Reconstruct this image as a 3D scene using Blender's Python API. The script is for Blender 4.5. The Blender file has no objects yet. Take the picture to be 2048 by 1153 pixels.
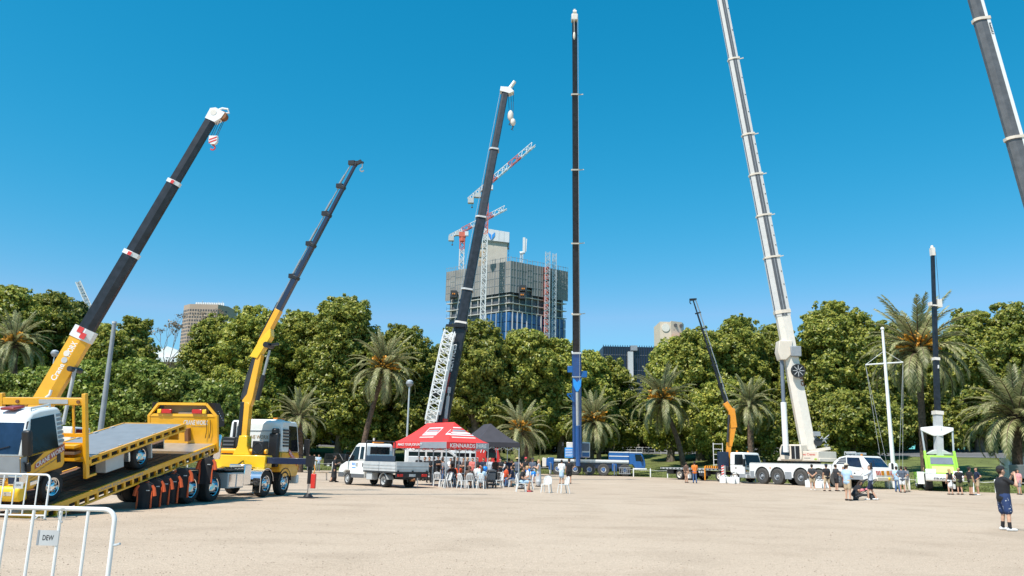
import bpy, math, random
import numpy as np
from mathutils import Matrix, Vector, Euler
R = math.radians
scene = bpy.context.scene
COL = scene.collection

# ------------------------------------------------------------------ camera
F_PX, PITCH, ROLL, CAM_H = 1580.0, R(12.2), R(1.23), 1.7
_f = Vector((0, math.cos(PITCH), math.sin(PITCH)))
_r0 = Vector((1, 0, 0)); _u0 = Vector((0, -math.sin(PITCH), math.cos(PITCH)))
_r = _r0*math.cos(ROLL) + _u0*math.sin(ROLL)
_u = _u0*math.cos(ROLL) - _r0*math.sin(ROLL)
cam_d = bpy.data.cameras.new('camera'); cam = bpy.data.objects.new('camera', cam_d); COL.objects.link(cam)
cam_d.sensor_width = 36; cam_d.lens = 36*F_PX/2048; cam_d.clip_start = .1; cam_d.clip_end = 6000
Mc = Matrix((_r, _u, -_f)).transposed().to_4x4(); Mc.translation = (0, 0, CAM_H); cam.matrix_world = Mc
scene.camera = cam

# ------------------------------------------------------------------ sky and sun
SUN_EL, SUN_DIR = R(58), Vector((-.64, -.77, 0)).normalized()      # horizontal direction towards the sun
world = bpy.data.worlds.new('World'); scene.world = world; world.use_nodes = True
wn, wl = world.node_tree.nodes, world.node_tree.links
wn.clear()
sky = wn.new('ShaderNodeTexSky'); sky.sky_type = 'NISHITA'; sky.sun_disc = False
sky.sun_elevation = SUN_EL; sky.sun_rotation = math.atan2(SUN_DIR.x, SUN_DIR.y)
sky.altitude = 0; sky.air_density = 1.0; sky.dust_density = .35; sky.ozone_density = 1.6
hsv = wn.new('ShaderNodeHueSaturation'); hsv.inputs['Hue'].default_value = .481; hsv.inputs['Saturation'].default_value = 1.22
SKY_K = .785
bg = wn.new('ShaderNodeBackground'); bg.inputs['Strength'].default_value = .115
wo = wn.new('ShaderNodeOutputWorld')
wl.new(sky.outputs[0], hsv.inputs['Color'])
sp = wn.new('ShaderNodeSeparateColor'); cb = wn.new('ShaderNodeCombineColor'); wl.new(hsv.outputs[0], sp.inputs[0])
for ch, (ga, am) in enumerate(((2.59, 9.5), (.79, .952), (.754, 1.17))):   # one tone curve per channel for the whole sky: the camera's vivid blue
    x = sp.outputs[ch]
    for op, val in (('MULTIPLY', .115), ('POWER', ga), ('MULTIPLY', am*SKY_K/.115), ('MINIMUM', .245*SKY_K/.115 if ch == 0 else 9.)):
        q = wn.new('ShaderNodeMath'); q.operation = op; q.inputs[1].default_value = val; wl.new(x, q.inputs[0]); x = q.outputs[0]
    wl.new(x, cb.inputs[ch])
wl.new(cb.outputs[0], bg.inputs[0]); wl.new(bg.outputs[0], wo.inputs[0])
sun_d = bpy.data.lights.new('sun', 'SUN'); sun_d.energy = 4.8; sun_d.angle = R(.53); sun_d.color = (1, .95, .875)
sun = bpy.data.objects.new('sun', sun_d); COL.objects.link(sun)
_sv = Vector((SUN_DIR.x*math.cos(SUN_EL), SUN_DIR.y*math.cos(SUN_EL), math.sin(SUN_EL)))
sun.rotation_euler = _sv.to_track_quat('Z', 'Y').to_euler()
vs = scene.view_settings; vs.view_transform = 'Standard'; vs.look = 'None'; vs.exposure = .4; vs.gamma = 1; vs.use_curve_mapping = False
scene.cycles.max_bounces = 6; scene.cycles.diffuse_bounces = 3; scene.cycles.glossy_bounces = 3
scene.cycles.transmission_bounces = 3; scene.cycles.transparent_max_bounces = 6

# ------------------------------------------------------------------ helpers
def ray(px, py): return _f + _r*((px-1024)/F_PX) + _u*((576.5-py)/F_PX)
def at(px, py, Y):                       # the point seen at a photograph pixel, Y metres in front of the camera
    d = ray(px, py); return Vector((0, 0, CAM_H)) + d*(Y/d.y)
def G(px, py, z=0.0):                    # the point of the flat ground seen at a photograph pixel
    d = ray(px, py); return Vector((0, 0, CAM_H)) + d*((z-CAM_H)/d.z)

class MB:
    """collects shapes; build() links them as one mesh object"""
    def __init__(s): s.v = []; s.f = []; s.m = []; s.xf = None; s.warp = None
    def add(s, vs, fs, mi=0):
        o = len(s.v)
        if s.warp: vs = [s.warp(v) for v in vs]
        s.v.extend([tuple(s.xf @ Vector(v)) for v in vs] if s.xf else [tuple(v) for v in vs])
        for f in fs: s.f.append([i+o for i in f]); s.m.append(mi)
        return s
    def box(s, x0, x1, y0, y1, z0, z1, mi=0):
        x0, x1 = min(x0, x1), max(x0, x1); y0, y1 = min(y0, y1), max(y0, y1); z0, z1 = min(z0, z1), max(z0, z1)
        return s.add([(x0,y0,z0),(x1,y0,z0),(x1,y1,z0),(x0,y1,z0),(x0,y0,z1),(x1,y0,z1),(x1,y1,z1),(x0,y1,z1)],
                     [(0,3,2,1),(4,5,6,7),(0,1,5,4),(1,2,6,5),(2,3,7,6),(3,0,4,7)], mi)
    def prism(s, poly, axis, lo, hi, mi=0):
        """2D outline extruded along an axis: 'y' takes (x,z), 'x' takes (y,z), 'z' takes (x,y)"""
        n = len(poly)
        area = sum(poly[i][0]*poly[(i+1) % n][1]-poly[(i+1) % n][0]*poly[i][1] for i in range(n))
        if (area > 0) == (axis == 'y'): poly = poly[::-1]
        def P(p, t): return (p[0], t, p[1]) if axis == 'y' else (t, p[0], p[1]) if axis == 'x' else (p[0], p[1], t)
        lo, hi = min(lo, hi), max(lo, hi)
        vs = [P(p, lo) for p in poly]+[P(p, hi) for p in poly]
        fs = [list(range(n))[::-1], list(range(n, 2*n))]+[(i, (i+1) % n, n+(i+1) % n, n+i) for i in range(n)]
        return s.add(vs, fs, mi)
    def cyl(s, a, b, ra, rb=None, n=12, mi=0, cap=True):
        a, b = Vector(a), Vector(b); rb = ra if rb is None else rb
        z = (b-a).normalized(); x = z.orthogonal().normalized(); y = z.cross(x)
        vs = []
        for p, r in ((a, ra), (b, rb)):
            for i in range(n):
                t = 2*math.pi*i/n; vs.append(p+x*(r*math.cos(t))+y*(r*math.sin(t)))
        fs = [(i, (i+1) % n, n+(i+1) % n, n+i) for i in range(n)]
        if cap: fs += [list(range(n))[::-1], list(range(n, 2*n))]
        return s.add(vs, fs, mi)
    def tube(s, pts, r, n=8, mi=0):
        pts = [Vector(p) for p in pts]; m = len(pts); rs = r if isinstance(r, (list, tuple)) else [r]*m
        vs = []; px = None
        for k, p in enumerate(pts):
            z = (pts[min(k+1, m-1)]-pts[max(k-1, 0)]).normalized()
            x = z.orthogonal().normalized() if px is None else (px-z*px.dot(z)).normalized()
            px = x; y = z.cross(x)
            for i in range(n):
                t = 2*math.pi*i/n; vs.append(p+x*(rs[k]*math.cos(t))+y*(rs[k]*math.sin(t)))
        fs = [(k*n+i, k*n+(i+1) % n, (k+1)*n+(i+1) % n, (k+1)*n+i) for k in range(m-1) for i in range(n)]
        fs += [list(range(n))[::-1], [(m-1)*n+i for i in range(n)]]
        return s.add(vs, fs, mi)
    def bar(s, a, b, w, h, mi=0, up=(0, 0, 1)):
        """square bar from a to b"""
        a, b = Vector(a), Vector(b); z = (b-a).normalized(); u = Vector(up)
        if abs(z.dot(u)) > .98: u = Vector((1, 0, 0))
        x = z.cross(u).normalized(); y = x.cross(z)
        vs = [p+x*(i*w/2)+y*(j*h/2) for p in (a, b) for i, j in ((-1,-1),(1,-1),(1,1),(-1,1))]
        return s.add(vs, [(3,2,1,0),(4,5,6,7),(0,1,5,4),(1,2,6,5),(2,3,7,6),(3,0,4,7)], mi)
    def lathe(s, prof, n=16, mi=0, axis='y', c=(0, 0, 0)):
        """(radius, along) outline spun round an axis through c"""
        vs = []; m = len(prof)
        for r, a in prof:
            for i in range(n):
                t = 2*math.pi*i/n; p, q = r*math.cos(t), r*math.sin(t)
                vs.append({'y': (c[0]+p, c[1]+a, c[2]+q), 'z': (c[0]+p, c[1]+q, c[2]+a), 'x': (c[0]+a, c[1]+p, c[2]+q)}[axis])
        fs = [(k*n+i, (k+1)*n+i, (k+1)*n+(i+1) % n, k*n+(i+1) % n) for k in range(m-1) for i in range(n)]
        return s.add(vs, fs, mi)
    def ball(s, c, r, n=10, m=7, mi=0):
        rr = r if isinstance(r, (tuple, list)) else (r, r, r)
        vs = []
        for k in range(m+1):
            a = math.pi*k/m-math.pi/2
            for i in range(n):
                t = 2*math.pi*i/n
                vs.append((c[0]+rr[0]*math.cos(a)*math.cos(t), c[1]+rr[1]*math.cos(a)*math.sin(t), c[2]+rr[2]*math.sin(a)))
        return s.add(vs, [(k*n+i, k*n+(i+1) % n, (k+1)*n+(i+1) % n, (k+1)*n+i) for k in range(m) for i in range(n)], mi)
    def mesh(s, name, mats, smooth=True):
        me = bpy.data.meshes.new(name); me.from_pydata(s.v, [], s.f)
        for mm in (mats if isinstance(mats, (list, tuple)) else [mats]): me.materials.append(mm)
        if any(s.m): me.polygons.foreach_set('material_index', s.m)
        if smooth:
            me.polygons.foreach_set('use_smooth', [True]*len(s.f)); me.set_sharp_from_angle(angle=R(38))
        me.update(); return me
    def build(s, name, mats, parent=None, smooth=True, bevel=0):
        return link(name, s.mesh(name, mats, smooth), parent, bevel)

def link(name, me, parent=None, bevel=0, loc=None, rot=None):
    o = bpy.data.objects.new(name, me); COL.objects.link(o)
    if parent is not None: o.parent = parent
    if loc is not None: o.location = loc
    if rot is not None: o.rotation_euler = rot
    if bevel:
        b = o.modifiers.new('bevel', 'BEVEL'); b.width = bevel; b.segments = 2; b.limit_method = 'ANGLE'; b.angle_limit = R(35)
    return o
def tag(o, label, cat, group=None):
    o['label'] = label; o['category'] = cat
    if group: o['group'] = group
    return o
def thing(name, label, cat, loc=(0, 0, 0), yaw=0, group=None, rot=None):
    o = bpy.data.objects.new(name, None); COL.objects.link(o); o.empty_display_size = .2
    o.location = loc; o.rotation_euler = rot if rot else (0, 0, yaw)
    MW[o.name] = Matrix.LocRotScale(Vector(loc), o.rotation_euler, Vector((1, 1, 1)))
    return tag(o, label, cat, group)
MW = {}
def wmb(t):                                # a builder that takes world coordinates for a thing's part
    m = MB(); m.xf = MW[t.name].inverted(); return m
def struct(name, me): o = link(name, me); o['kind'] = 'structure'; return o

_tc = {}
def text_faces(s, bold=.0, shear=0):
    k = (s, bold, shear)
    if k not in _tc:
        cu = bpy.data.curves.new('t', 'FONT'); cu.body = s; cu.size = 1; cu.offset = bold; cu.shear = shear; cu.resolution_u = 2
        o = bpy.data.objects.new('t', cu); COL.objects.link(o)
        me = bpy.data.meshes.new_from_object(o.evaluated_get(bpy.context.evaluated_depsgraph_get()))
        v = [tuple(p.co) for p in me.vertices]; f = [list(p.vertices) for p in me.polygons]
        bpy.data.objects.remove(o); bpy.data.curves.remove(cu); bpy.data.meshes.remove(me)
        w0 = min(p[0] for p in v); w1 = max(p[0] for p in v); h0 = min(p[1] for p in v); h1 = max(p[1] for p in v)
        _tc[k] = ([((p[0]-w0)/(w1-w0), (p[1]-h0)/(h1-h0)) for p in v], f)
    return _tc[k]
def letters(mb, s, o, ux, uy, mi=0, bold=.015, shear=0):
    """lettering filling the parallelogram o, o+ux, o+uy"""
    v, f = text_faces(s, bold, shear); o, ux, uy = Vector(o), Vector(ux), Vector(uy)
    return mb.add([o+ux*p[0]+uy*p[1] for p in v], f, mi)

# ------------------------------------------------------------------ materials
MATS = {}
def mat(name, col, rough=.5, metal=0., var=.12, scale=3., bump=0., bscale=40., spec=.5, coat=0., transl=None, dirt=0.):
    if name in MATS: return MATS[name]
    m = bpy.data.materials.new(name); m.use_nodes = True; n, l = m.node_tree.nodes, m.node_tree.links
    b = n['Principled BSDF']; b.inputs['Roughness'].default_value = rough; b.inputs['Metallic'].default_value = metal
    b.inputs['Specular IOR Level'].default_value = spec
    if coat: b.inputs['Coat Weight'].default_value = coat; b.inputs['Coat Roughness'].default_value = .08
    tc = n.new('ShaderNodeTexCoord')
    nz = n.new('ShaderNodeTexNoise'); nz.inputs['Scale'].default_value = scale; nz.inputs['Detail'].default_value = 6
    l.new(tc.outputs['Object'], nz.inputs['Vector'])
    rp = n.new('ShaderNodeValToRGB'); rp.color_ramp.elements[0].position = .3; rp.color_ramp.elements[1].position = .7
    rp.color_ramp.elements[0].color = (*[c*(1-var) for c in col], 1); rp.color_ramp.elements[1].color = (*[min(1, c*(1+var)) for c in col], 1)
    l.new(nz.outputs['Fac'], rp.inputs[0]); l.new(rp.outputs[0], b.inputs['Base Color'])
    if bump:
        nb = n.new('ShaderNodeTexNoise'); nb.inputs['Scale'].default_value = bscale; nb.inputs['Detail'].default_value = 4
        l.new(tc.outputs['Object'], nb.inputs['Vector'])
        bp = n.new('ShaderNodeBump'); bp.inputs['Strength'].default_value = bump; bp.inputs['Distance'].default_value = .02
        l.new(nb.outputs['Fac'], bp.inputs['Height']); l.new(bp.outputs[0], b.inputs['Normal'])
    MATS[name] = m; return m
M = {}
for k, a in dict(
    white=((.78,.78,.76),.35,0,.04), offwhite=((.72,.66,.58),.4,0,.05), cream=((.68,.60,.50),.45,0,.06),
    yellow=((.88,.42,.014),.38,0,.07), yellow2=((.90,.54,.01),.38,0,.05), orange=((.80,.30,.02),.4,0,.08), amber=((.75,.25,.02),.3,0,.1),
    black=((.012,.012,.014),.45,0,.2), rubber=((.022,.022,.023),.85,0,.25), dark=((.03,.032,.036),.55,0,.2),
    steel=((.42,.43,.44),.38,.6,.12), galv=((.55,.57,.58),.45,.45,.1), dgrey=((.10,.105,.115),.5,0,.12), grey=((.26,.28,.30),.5,0,.1),
    lgrey=((.48,.49,.49),.5,0,.08), red=((.62,.035,.025),.42,0,.08), redlens=((.55,.02,.015),.2,0,.1), blue=((.013,.095,.31),.34,0,.12),
    lblue=((.03,.28,.72),.4,0,.06), navy=((.010,.018,.05),.38,0,.12), green=((.30,.66,.04),.38,0,.05), boomblack=((.013,.015,.021),.40,0,.55),
    boomgrey=((.032,.035,.042),.42,0,.3), silver=((.58,.57,.55),.4,0,.06), deckgrey=((.20,.225,.25),.6,.05,.08), tan=((.42,.30,.18),.7,0,.12), rust=((.22,.09,.035),.8,0,.3),
    pink=((.75,.22,.25),.6,0,.1), balloon=((.01,.22,.72),.25,0,.03), plastic=((.70,.71,.70),.4,0,.03), timber=((.20,.13,.08),.7,0,.2),
    tentred=((.74,.045,.04),.7,0,.05), tentblack=((.05,.045,.052),.75,0,.1), tentgrey=((.28,.30,.33),.7,0,.05), tentwhite=((.72,.72,.70),.7,0,.03),
    hivis=((.62,.10,.025),.75,0,.08), slate=((.14,.17,.21),.6,0,.1), cloth_black=((.018,.018,.021),.85,0,.2),
).items():
    M[k] = mat(k, a[0], a[1], a[2], a[3], coat=.5 if k in ('white','offwhite','yellow','yellow2','orange','red','blue','navy','green') else 0,
               bump=.25 if k.startswith('tent') else 0, bscale=3)
M['dusty'] = mat('dusty_rubber', (.065,.062,.058), .9, 0, .25, scale=4)
M['chrome'] = mat('chrome', (.82,.83,.85), .10, 1., .03)
M['glass'] = mat('glass', (.008,.010,.013), .05, 0, .3, spec=.35)
M['glassblue'] = mat('glassblue', (.010,.026,.062), .06, 0, .35, spec=.5)
M['mirror'] = mat('mirror', (.7,.72,.74), .05, 1., .03)
# ================================================================== terrain
EDGE = [(-160,20),(-90,40),(-60,56),(-35,74),(-18,92),(0,98),(9,97),(17.5,90.4),(21,83),(25,77),(29.7,65),(35,60.5),(50,52),(75,40),(160,15)]
_ea = [math.atan2(x, y) for x, y in EDGE]; _er = [math.hypot(x, y) for x, y in EDGE]
HD, HZ = [-1,0,3,10,25,35,50,120,500,3000], [0,0.01,.12,.6,2.0,2.9,4.1,5,5,5]
def terr(x, y):
    d = math.hypot(x, y)-np.interp(math.atan2(x, y), _ea, _er); return float(np.interp(d, HD, HZ)) if d > 0 else 0.
def ground_mat():
    m = bpy.data.materials.new('pale_gravel'); m.use_nodes = True; n, l = m.node_tree.nodes, m.node_tree.links; b = n['Principled BSDF']
    b.inputs['Roughness'].default_value = .9; b.inputs['Specular IOR Level'].default_value = .2
    tc = n.new('ShaderNodeTexCoord')
    def noise(sc, det, vec=None, stretch=None):
        z = n.new('ShaderNodeTexNoise'); z.inputs['Scale'].default_value = sc; z.inputs['Detail'].default_value = det
        src = tc.outputs['Object']
        if stretch:
            mp = n.new('ShaderNodeMapping'); mp.inputs['Scale'].default_value = stretch; mp.inputs['Rotation'].default_value = (0,0,R(4)); l.new(src, mp.inputs[0]); src = mp.outputs[0]
        l.new(src, z.inputs['Vector']); return z.outputs['Fac']
    def ramp(fac, p0, c0, p1, c1):
        r = n.new('ShaderNodeValToRGB'); e = r.color_ramp.elements; e[0].position = p0; e[1].position = p1; e[0].color = (*c0, 1); e[1].color = (*c1, 1); l.new(fac, r.inputs[0]); return r.outputs[0]
    def mul(a, c, f=1.):
        x = n.new('ShaderNodeMix'); x.data_type = 'RGBA'; x.blend_type = 'MULTIPLY'; x.inputs['Factor'].default_value = f
        l.new(a, x.inputs['A']); l.new(c, x.inputs['B']); return x.outputs['Result']
    c = ramp(noise(.09, 5), .3, (.500,.388,.288), .7, (.560,.446,.338))
    c = mul(c, ramp(noise(38, 2), .32, (.66,.65,.64), .60, (1.05,1.05,1.05)))          # aggregate
    c = mul(c, ramp(noise(9, 6), .3, (.88,.88,.88), .62, (1.03,1.03,1.03)))
    c = mul(c, ramp(noise(.7, 7, stretch=(.3, 1.3, 1)), .36, (.86,.85,.83), .47, (1,1,1)), .4)   # tyre tracks
    c = mul(c, ramp(noise(.5, 4), .34, (.86,.85,.84), .5, (1,1,1)), .7)
    c = mul(c, ramp(noise(.16, 8), .30, (.80,.79,.77), .42, (1,1,1)), .6)
    vo = n.new('ShaderNodeTexVoronoi'); vo.inputs['Scale'].default_value = 1.1; vo.inputs['Randomness'].default_value = 1; l.new(tc.outputs['Object'], vo.inputs['Vector'])
    c = mul(c, ramp(vo.outputs['Distance'], .02, (.55,.53,.5), .05, (1,1,1)), .6)                   # small spots
    l.new(c, b.inputs['Base Color'])
    bp = n.new('ShaderNodeBump'); bp.inputs['Strength'].default_value = .5; bp.inputs['Distance'].default_value = .01
    l.new(noise(45, 3), bp.inputs['Height']); l.new(bp.outputs[0], b.inputs['Normal']); return m
g = MB(); N = 40
g.add([(-2500,-300,0),(2500,-300,0),(2500,2500,0),(-2500,2500,0)], [(0,1,2,3)])
struct('parade_ground', g.mesh('parade_ground', ground_mat(), False))
def litter():
    g = np.random.default_rng(11); n = 5200; y = 6.5+g.gamma(1.3, 9, n); x = g.uniform(-.75, .75, n)*y; s = g.uniform(.004, .013, n)*(1+.02*y); V = []; F = []
    for i in range(n):
        a = g.uniform(0, 6.28); c, q = math.cos(a)*s[i], math.sin(a)*s[i]; o = len(V)
        V += [(x[i]+c, y[i]+q, .001), (x[i]-q, y[i]+c, .001), (x[i]-c, y[i]-q, .001), (x[i]+q*.8, y[i]-c, .001), (x[i], y[i], s[i]*.9)]; F += [(o, o+1, o+4), (o+1, o+2, o+4), (o+2, o+3, o+4), (o+3, o, o+4)]
    me = bpy.data.meshes.new('gravel'); me.from_pydata(V, [], F); me.materials.append(mat('loose_stone', (.30,.23,.17), .9, 0, .5, scale=.9))
    o = link('gravel', me); o['kind'] = 'stuff'; tag(o, 'loose small stones scattered over the pale gravel', 'gravel')
litter()
g = MB(); a, c = G(560, 957), G(905, 963); d = (c-a).normalized(); q = Vector((-d.y, d.x, 0))*.06; g.add([v+Vector((0, 0, .004)) for v in (a-q, c-q, c+q, a+q)], [(0, 1, 2, 3)])
struct('drain_channel', g.mesh('drain_channel', mat('drain', (.16,.14,.12), .9), False))
# lawn: rises from the rail line to the road
M['lawn'] = mat('lawn', (.115,.135,.032), .9, 0, .45, scale=.35, bump=.6, bscale=6)
M['asphalt'] = mat('asphalt', (.12,.12,.125), .9, 0, .15, scale=2)
az = np.linspace(_ea[0], _ea[-1], 90); rr = np.interp(az, _ea, _er); DS = [0,.4,3,6,10,17,25,30,35,42,50,80,120,400,2200]
g = MB(); vs = [(math.sin(a)*(r+d), math.cos(a)*(r+d), float(np.interp(d, HD, HZ))+(.004 if d else .0)) for a, r in zip(az, rr) for d in DS]
k = len(DS); g.add(vs, [(i*k+j, (i+1)*k+j, (i+1)*k+j+1, i*k+j+1) for i in range(len(az)-1) for j in range(k-1)])
struct('lawn', g.mesh('lawn', M['lawn']))
g = MB(); rd = (35.2, 38.5, 42, 49.6)
vs = [(math.sin(a)*(r+d), math.cos(a)*(r+d), float(np.interp(d, HD, HZ))+.03) for a, r in zip(az, rr) for d in rd]
k = len(rd); g.add(vs, [(i*k+j, (i+1)*k+j, (i+1)*k+j+1, i*k+j+1) for i in range(len(az)-1) for j in range(k-1)])
struct('road', g.mesh('road', M['asphalt']))
g = MB()
for w0, w1 in ((36.1, 36.3), (42.3, 42.5)):
    vs = [(math.sin(a)*(r+d), math.cos(a)*(r+d), float(np.interp(d, HD, HZ))+.034) for a, r in zip(az, rr) for d in (w0, w1)]
    g.add(vs, [(i*2, i*2+2, i*2+3, i*2+1) for i in range(len(az)-1)])
struct('road_marking', g.mesh('road_marking', M['white']))
# tufts of grass
rng = np.random.default_rng(5)
def grass():
    n = 26000; a = rng.uniform(-.62, .62, n); r = np.interp(a, _ea, _er)+.1+rng.gamma(1.1, 7, n)
    x, y = np.sin(a)*r, np.cos(a)*r; z = np.interp(r-np.interp(a, _ea, _er), HD, HZ)
    p = np.stack([x, y, z], 1); t = rng.uniform(0, 6.28, n); h = rng.uniform(.05, .13, n); w = .05
    d = np.stack([np.cos(t), np.sin(t), t*0], 1)*w; tip = np.stack([rng.normal(0, .03, n), rng.normal(0, .03, n), h], 1)
    V = np.stack([p-d, p+d, p+tip], 1).reshape(-1, 3)
    me = bpy.data.meshes.new('grass'); me.from_pydata(V.tolist(), [], np.arange(3*n).reshape(-1, 3).tolist()); me.materials.append(M['lawn'])
    o = link('grass', me); o['kind'] = 'stuff'; tag(o, 'short green grass on the bank behind the white rail', 'grass')
grass()
# white post-and-rail along the edge of the parade ground
def rail_fence():
    pts = []
    for a in np.linspace(math.atan2(-40, 70), math.atan2(46, 52), 62):
        r = float(np.interp(a, _ea, _er))-.35; pts.append((math.sin(a)*r, math.cos(a)*r))
    t = thing('rail_fence', 'low white post and rail fence along the grass edge', 'fence', (pts[31][0], pts[31][1], 0))
    pm = MB().lathe([(0,0),(.06,0),(.06,.92),(.04,.97),(0,.97)][::-1], 8, axis='z').mesh('post', M['white'])
    for p in pts: link('post', pm, t, loc=(p[0]-pts[31][0], p[1]-pts[31][1], 0))
    for p, q in zip(pts, pts[1:]):
        m = wmb(t); m.tube([(p[0],p[1],.78),((p[0]+q[0])/2,(p[1]+q[1])/2,.73),(q[0],q[1],.78)], .013, 5); m.build('rail', M['white'], t)
rail_fence()
def road_fence(px0, px1, d, h, mm, label):
    pts = []
    for px in np.linspace(px0, px1, 40):
        a = math.atan2((px-1024)/F_PX, 1); r = float(np.interp(a, _ea, _er))+d; x, y = math.sin(a)*r, math.cos(a)*r; pts.append((x, y, terr(x, y)))
    t = thing('road_fence', label, 'fence', pts[0])
    pm = MB().box(-.04,.04,-.04,.04,0,h).mesh('post', mm)
    o = Vector(pts[0])
    for p in pts: link('post', pm, t, loc=Vector(p)-o)
    for z in (.35, h*.6, h-.05):
        for p, q in zip(pts, pts[1:]):
            wmb(t).bar(Vector(p)+Vector((0,0,z)), Vector(q)+Vector((0,0,z)), .05, .06).build('rail', mm, t, False)
road_fence(1190, 1660, 34.2, 1.1, M['lgrey'], 'grey pipe fence beside the road beyond the bank')

# ================================================================== foliage
def leaf_mat(name, c0, c1, c2):
    m = bpy.data.materials.new(name); m.use_nodes = True; n, l = m.node_tree.nodes, m.node_tree.links; n.clear()
    geo = n.new('ShaderNodeNewGeometry'); rp = n.new('ShaderNodeValToRGB'); e = rp.color_ramp.elements
    e[0].color = (*c0, 1); e[1].color = (*c2, 1); e[1].position = .97; x = e.new(.5); x.color = (*c1, 1)
    l.new(geo.outputs['Random Per Island'], rp.inputs[0])
    oi = n.new('ShaderNodeObjectInfo'); hs = n.new('ShaderNodeHueSaturation')
    mr = n.new('ShaderNodeMapRange'); mr.inputs['To Min'].default_value = .78; mr.inputs['To Max'].default_value = 1.2; l.new(oi.outputs['Random'], mr.inputs[0])
    l.new(rp.outputs[0], hs.inputs['Color']); l.new(mr.outputs[0], hs.inputs['Value'])
    d = n.new('ShaderNodeBsdfDiffuse'); tr = n.new('ShaderNodeBsdfTranslucent'); gl = n.new('ShaderNodeBsdfGlossy'); gl.inputs['Roughness'].default_value = .42
    mx = n.new('ShaderNodeMixShader'); mx.inputs[0].default_value = .36; m2 = n.new('ShaderNodeMixShader'); m2.inputs[0].default_value = .025
    o = n.new('ShaderNodeOutputMaterial')
    l.new(hs.outputs[0], d.inputs[0]); l.new(hs.outputs[0], tr.inputs[0]); l.new(d.outputs[0], mx.inputs[1]); l.new(tr.outputs[0], mx.inputs[2])
    l.new(mx.outputs[0], m2.inputs[1]); l.new(gl.outputs[0], m2.inputs[2]); l.new(m2.outputs[0], o.inputs[0]); return m
M['leaf'] = leaf_mat('plane_leaf', (.098,.142,.026), (.265,.300,.052), (.49,.45,.085))
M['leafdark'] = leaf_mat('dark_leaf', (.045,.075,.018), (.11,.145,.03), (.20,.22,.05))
M['leafhedge'] = leaf_mat('hedge_leaf', (.085,.145,.024), (.21,.275,.048), (.36,.39,.08))
M['frond'] = leaf_mat('palm_frond', (.19,.21,.085), (.33,.34,.155), (.52,.48,.26))
M['bark'] = mat('bark', (.15,.12,.09), .9, 0, .45, scale=2.5, bump=.8, bscale=8)
M['palmbark'] = mat('palmbark', (.115,.075,.052), .95, 0, .5, scale=5, bump=1, bscale=10)
M['fruit'] = mat('fruit', (.78,.34,.03), .6, 0, .3, scale=4)

def leaf_mesh(name, C, Rr, per, size, seed, mm, squash=.8):
    """three-cornered leaves on the upper and outer shells of many small clumps; per = leaves in each clump"""
    g = np.random.default_rng(seed); n = len(C); per = np.broadcast_to(np.asarray(per), (n,)).astype(int); K = int(per.sum())
    d = g.normal(size=(K, 3)); d[:, 2] += .25; d /= np.linalg.norm(d, axis=1)[:, None]
    rad = np.repeat(Rr, per)*g.uniform(.4, 1.15, K)**.6
    p = np.repeat(C, per, 0)+d*rad[:, None]*np.array([1, 1, squash])
    nn = d*.8+g.normal(size=(K, 3))*.42+np.array([-.10, -.12, .28]); nn /= np.linalg.norm(nn, axis=1)[:, None]
    a = np.cross(nn, g.normal(size=(K, 3))); a /= np.linalg.norm(a, axis=1)[:, None]; b = np.cross(nn, a)
    s = size*g.uniform(.5, 1.3, K)[:, None]
    V = np.stack([p-a*s, p+a*s*.6+b*s*.72, p+a*s*.6-b*s*.72], 1).reshape(-1, 3)
    me = bpy.data.meshes.new(name); me.vertices.add(len(V)); me.vertices.foreach_set('co', V.astype(np.float32).ravel())
    me.loops.add(3*K); me.loops.foreach_set('vertex_index', np.arange(3*K, dtype=np.int32))
    me.polygons.add(K); me.polygons.foreach_set('loop_start', np.arange(0, 3*K, 3, dtype=np.int32))
    me.update(calc_edges=True); me.materials.append(mm); return me

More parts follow.
